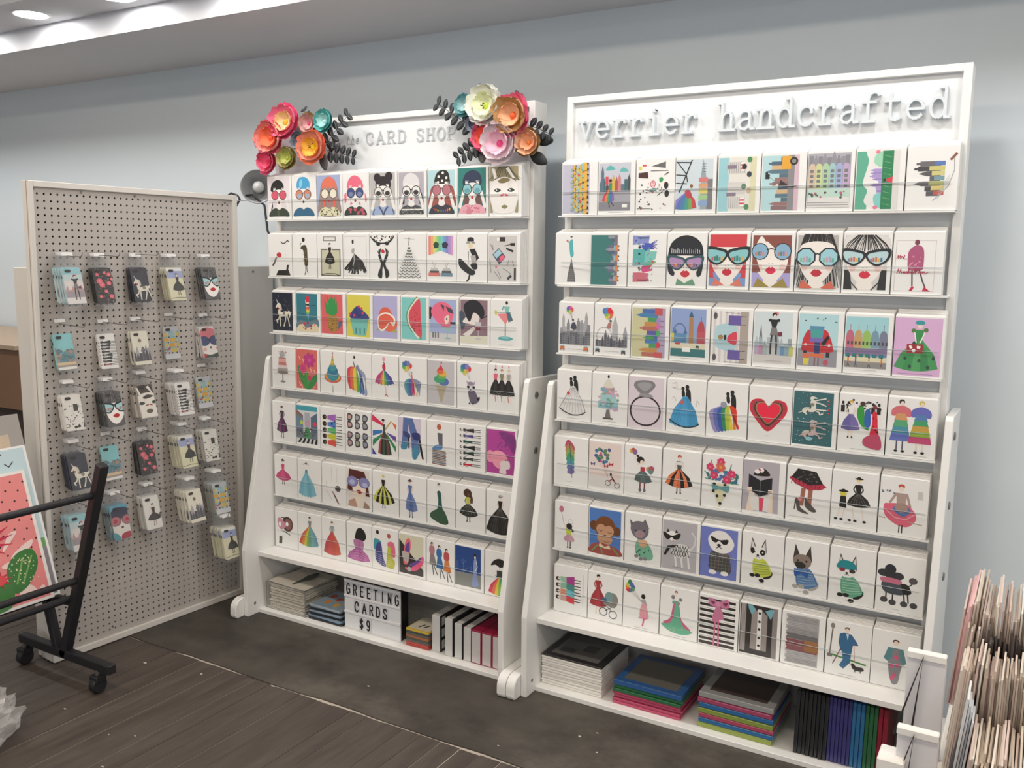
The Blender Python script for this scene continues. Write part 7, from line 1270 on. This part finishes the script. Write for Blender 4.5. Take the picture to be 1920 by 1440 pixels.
# prints leaning in the rack: y along the sheet, lean to -x at the top
def poster_art():
    r('#f3eeea', 0, 0, 100, 136); r('#ee8f8e', 3, 3, 97, 133)
    for i in range(9):
        for j in range(9): e('#2c2426', 8 + j * 11 + (i % 2) * 5, 8 + i * 10 + (j % 3) * 2, 1.0, 1.1, n=7)
    for q in ([64, 78, 76, 66, 80, 60, 72, 62], [70, 86, 88, 80, 92, 72, 78, 78], [60, 92, 72, 98, 78, 94, 70, 88], [72, 98, 84, 94, 92, 86, 80, 90], [50, 110, 60, 100, 64, 112], [70, 122, 80, 116, 86, 124, 78, 128], [84, 128, 92, 120, 94, 128]): b('#f6dcd6', q)
    for i in range(14): t = i / 14 * 2 * PI; p('#cf2f4c', [48 + 6 * math.cos(t + .5), 66 + 6 * math.sin(t + .5), 48 + 30 * math.cos(t), 62 + 22 * math.sin(t), 48 + 6 * math.cos(t - .5), 66 + 6 * math.sin(t - .5)])
    b('#e85464', [38, 70, 44, 48, 52, 44, 58, 56, 56, 72]); b('#f07884', [46, 68, 49, 50, 54, 52, 53, 70])
    b('#3e7a3c', [66, 120, 64, 96, 76, 82, 90, 82, 92, 98, 80, 116]); b('#4c8c42', [30, 100, 34, 78, 44, 80, 44, 104]); b('#437e3e', [40, 133, 46, 112, 62, 106, 66, 120, 60, 133]); b('#4f9046', [20, 133, 26, 108, 40, 104, 44, 126, 40, 133]); b('#3e7a3c', [2, 133, 2, 100, 14, 92, 24, 108, 22, 133])
    for q in ([70, 112, 80, 88], [76, 112, 88, 88], [34, 100, 38, 84], [26, 130, 34, 108], [46, 130, 54, 110], [8, 128, 12, 100]): l('#7cb060', 1.6, q)
    dots('#e6dc8c', 28, 82, 44, 130, 40, .7, 4, 5); dots('#e6dcae', 66, 86, 90, 114, 44, .7, 6, 5)
    for i in range(9): t = i / 9 * 2 * PI; p('#c02c40', [56 + 3 * math.cos(t + .6), 104 + 3 * math.sin(t + .6), 56 + 12 * math.cos(t), 104 + 9 * math.sin(t), 56 + 3 * math.cos(t - .6), 104 + 3 * math.sin(t - .6)])
    e('#de4c50', 56, 104, 6, 5)
def birds_art():
    r('#f1f2f2', 0, 0, 100, 136); r('#c4dbe2', 2, 2, 98, 88); r('#6fa862', 2, 84, 98, 92); r('#8f8a94', 2, 92, 98, 134)
    for x, y in ((62, 14), (68, 18), (76, 8), (56, 20), (84, 16)): l('#3a3a40', .9, [x - 4, y - 2, x - 1, y + 1, x, y, x + 3, y - 3])
def wrap_art(): r('#a7a19d', 0, 0, 100, 136); r('#cbb9a2', 8, 14, 88, 128); l('#8c7c6c', 1, [8, 40, 88, 40])
def leaning(name, label, fn, ytop, w, h, x_b, z_b, lean, thick=.004):
    P = tag(link(name, MB().box(0, 0, 0, w, thick, h).mesh(name), mat('print_backing', '#eeeae6', .5)), label, 'art print')
    # local x -> +y (left edge nearest the camera), local -y -> +x face, z up then lean
    M = Matrix.Translation((x_b, ytop - w, z_b)) @ Matrix.Rotation(-lean, 4, 'Y') @ Matrix.Rotation(PI / 2, 4, 'Z')
    P.location = M.to_translation(); P.rotation_euler = M.to_euler()
    me = art_mesh(fn, w, h); me.materials.append(PRINT); link('print', me, None, P, (0, -.0003, 0))
    return P
leaning('art_print', 'pink cactus art print with black dots leaning in the rolling rack', poster_art, 1.886, .40, .475, -3.018, .335, .30)
leaning('art_print', 'pale blue bird and sky print behind the cactus print', birds_art, 1.914, .44, .56, -3.026, .337, .30)
leaning('art_print', 'grey wrapped print with tan panel standing rearmost in the rolling rack', wrap_art, 1.925, .42, .68, -3.045, .33, .295, .012)
# ------------------------------------------------------------------ crumpled plastic bag on the floor
bm = bmesh.new(); bmesh.ops.create_icosphere(bm, subdivisions=5, radius=1)
rb = random.Random(4); dirs = [(Vector((rb.gauss(0, 1), rb.gauss(0, 1), rb.gauss(0, .8))).normalized(), rb.uniform(-.10, .16), rb.uniform(5, 16), rb.random() * 6) for _ in range(26)]
for v in bm.verts:
    n_ = v.co.normalized(); k = 1.0
    for d, a, fq, ph in dirs: k += a * (1 - abs(math.sin(n_.dot(d) * fq * .5 + ph))) ** 2 * .8
    v.co = Vector((n_.x * .15 * k, n_.y * .19 * k, max(-.001 + .004 * abs(math.sin(n_.x * 20)), (n_.z * .55 + .45) * .155 * k)))
me = bpy.data.meshes.new('plastic_bag'); bm.to_mesh(me); bm.free()
pb = tag(link('plastic_bag', me, film('bag_plastic', (.95, .94, .92), .6, .25, haze=.5), None, (-2.875, 1.405, .001)), 'crumpled translucent plastic bag on the floorboards, lower left corner', 'plastic bag')
# ------------------------------------------------------------------ tiered print stand in the right foreground
T = thing('print_stand', 'white tiered print stand with black cords in the right foreground', 'print stand', (0, 1.6, 0))
boxo('body', -.12, -.22, 0, .22, .30, .62, WHITE, T, .003)
boxo('tier_step', -.10, -.06, .62, .22, .30, .74, WHITE, T, .003); boxo('tier_step', -.08, .1, .74, .22, .30, .80, WHITE, T, .003)
for (xa, xb_, yy, zt, zb_) in ((-.156, -.096, .0, .925, .70), (-.150, -.090, -.13, .850, .60)):
    bd = boxo('divider_board', xa, yy, zb_ - .1, xb_, yy + .012, zt, mat('divider_face', '#dcdbe0', .5), T, .0015)
    boxo('top_lip', xa - .001, yy - .003, zt - .012, xb_, yy + .014, zt + .001, WHITE, bd, .0015)
    MB().tube([(xa - .012, yy - .008, zt - .15), (xa + .025, yy - .006, zt - .004), (xa + .014, yy - .006, zt - .15)], .0022, 6).obj('cord', BLACK, bd)
MB().tube([(-.052, -.02, .885), (-.078, -.13, .74)], .006, 8).obj('strap', BLACK, T)
boxo('post', -.175, -.15, .0, -.135, -.10, .80, WHITE, T, .002)
PC = ['#cfc4b6', '#c4b6a6', '#d8cec2', '#b8a898', '#ded6cc', '#c4b0a6', '#cfbcb4', '#b4a698']
rsn = random.Random(31); num = 0
def sleeve(name, X, Y0, Y1, ZB, ZT, c, lean, yaw, lab, grp, th=.003):
    o = MB().prism([(Y0 + rsn.uniform(0, .008), ZB), (Y1, ZB), (Y1 + rsn.uniform(-.01, .01), ZT + rsn.uniform(-.006, .006)), (Y0 + rsn.uniform(0, .014), ZT)], 0, th, 'x').obj(name, mat('sheet_' + c.strip('#'), c, .6, coat=.1))
    o.location = (X, 0, 0); 
    M = Matrix.Translation((X, Y0, ZB)) @ Matrix.Rotation(lean, 4, 'Y') @ Matrix.Rotation(yaw, 4, 'Z') @ Matrix.Translation((0, -Y0, -ZB))
    o.location = M.to_translation(); o.rotation_euler = M.to_euler()
    tag(o, lab, 'print', grp)
def tier(n, X0, dx, Y0, Y1, ZB, ZT, lab, grp, dark=()):
    x = X0
    for i in range(n):
        hgt = ZT + rsn.uniform(-.02, .008) + (.014 if rsn.random() < .12 else 0)
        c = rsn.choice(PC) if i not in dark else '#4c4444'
        if i in (1, 2, 3, 4) and ZB > .8: c = '#d8b0b0'
        sleeve('sleeved_sheet', x, Y0 + rsn.uniform(-.012, .012), Y1, ZB, hgt, c, .09 - .0045 * min(i, 18) + rsn.uniform(-.003, .003), rsn.uniform(-.012, .012), lab, grp); x += dx * rsn.uniform(.9, 1.1)
tier(74, -.098, .0036, 1.70, 1.89, .802, .985, 'cream sleeved sheet filed edge-on in the rear tier of the print stand', 'sheets in the rear tier of the print stand')
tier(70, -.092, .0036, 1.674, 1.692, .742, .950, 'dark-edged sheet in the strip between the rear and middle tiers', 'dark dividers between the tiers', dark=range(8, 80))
tier(70, -.090, .0036, 1.56, 1.664, .742, .935, 'cream sleeved sheet filed edge-on in the middle tier of the print stand', 'sheets in the middle tier of the print stand')
tier(76, -.066, .0036, 1.39, 1.535, .622, .870, 'cream sleeved sheet filed edge-on in the front tier of the print stand', 'sheets in the front tier of the print stand')
x = -.086
for i in range(4): sleeve('sleeved_sheet', x, 1.484, 1.548, .623, .915 - i * .012, '#d3d8dd', .10, .02, ['outermost pale blue sleeve standing beside the white divider', 'second pale blue sleeve beside the white divider', 'third pale blue sleeve beside the white divider', 'innermost pale blue sleeve beside the white divider'][i], 'pale sleeves by the divider boards'); x += .004
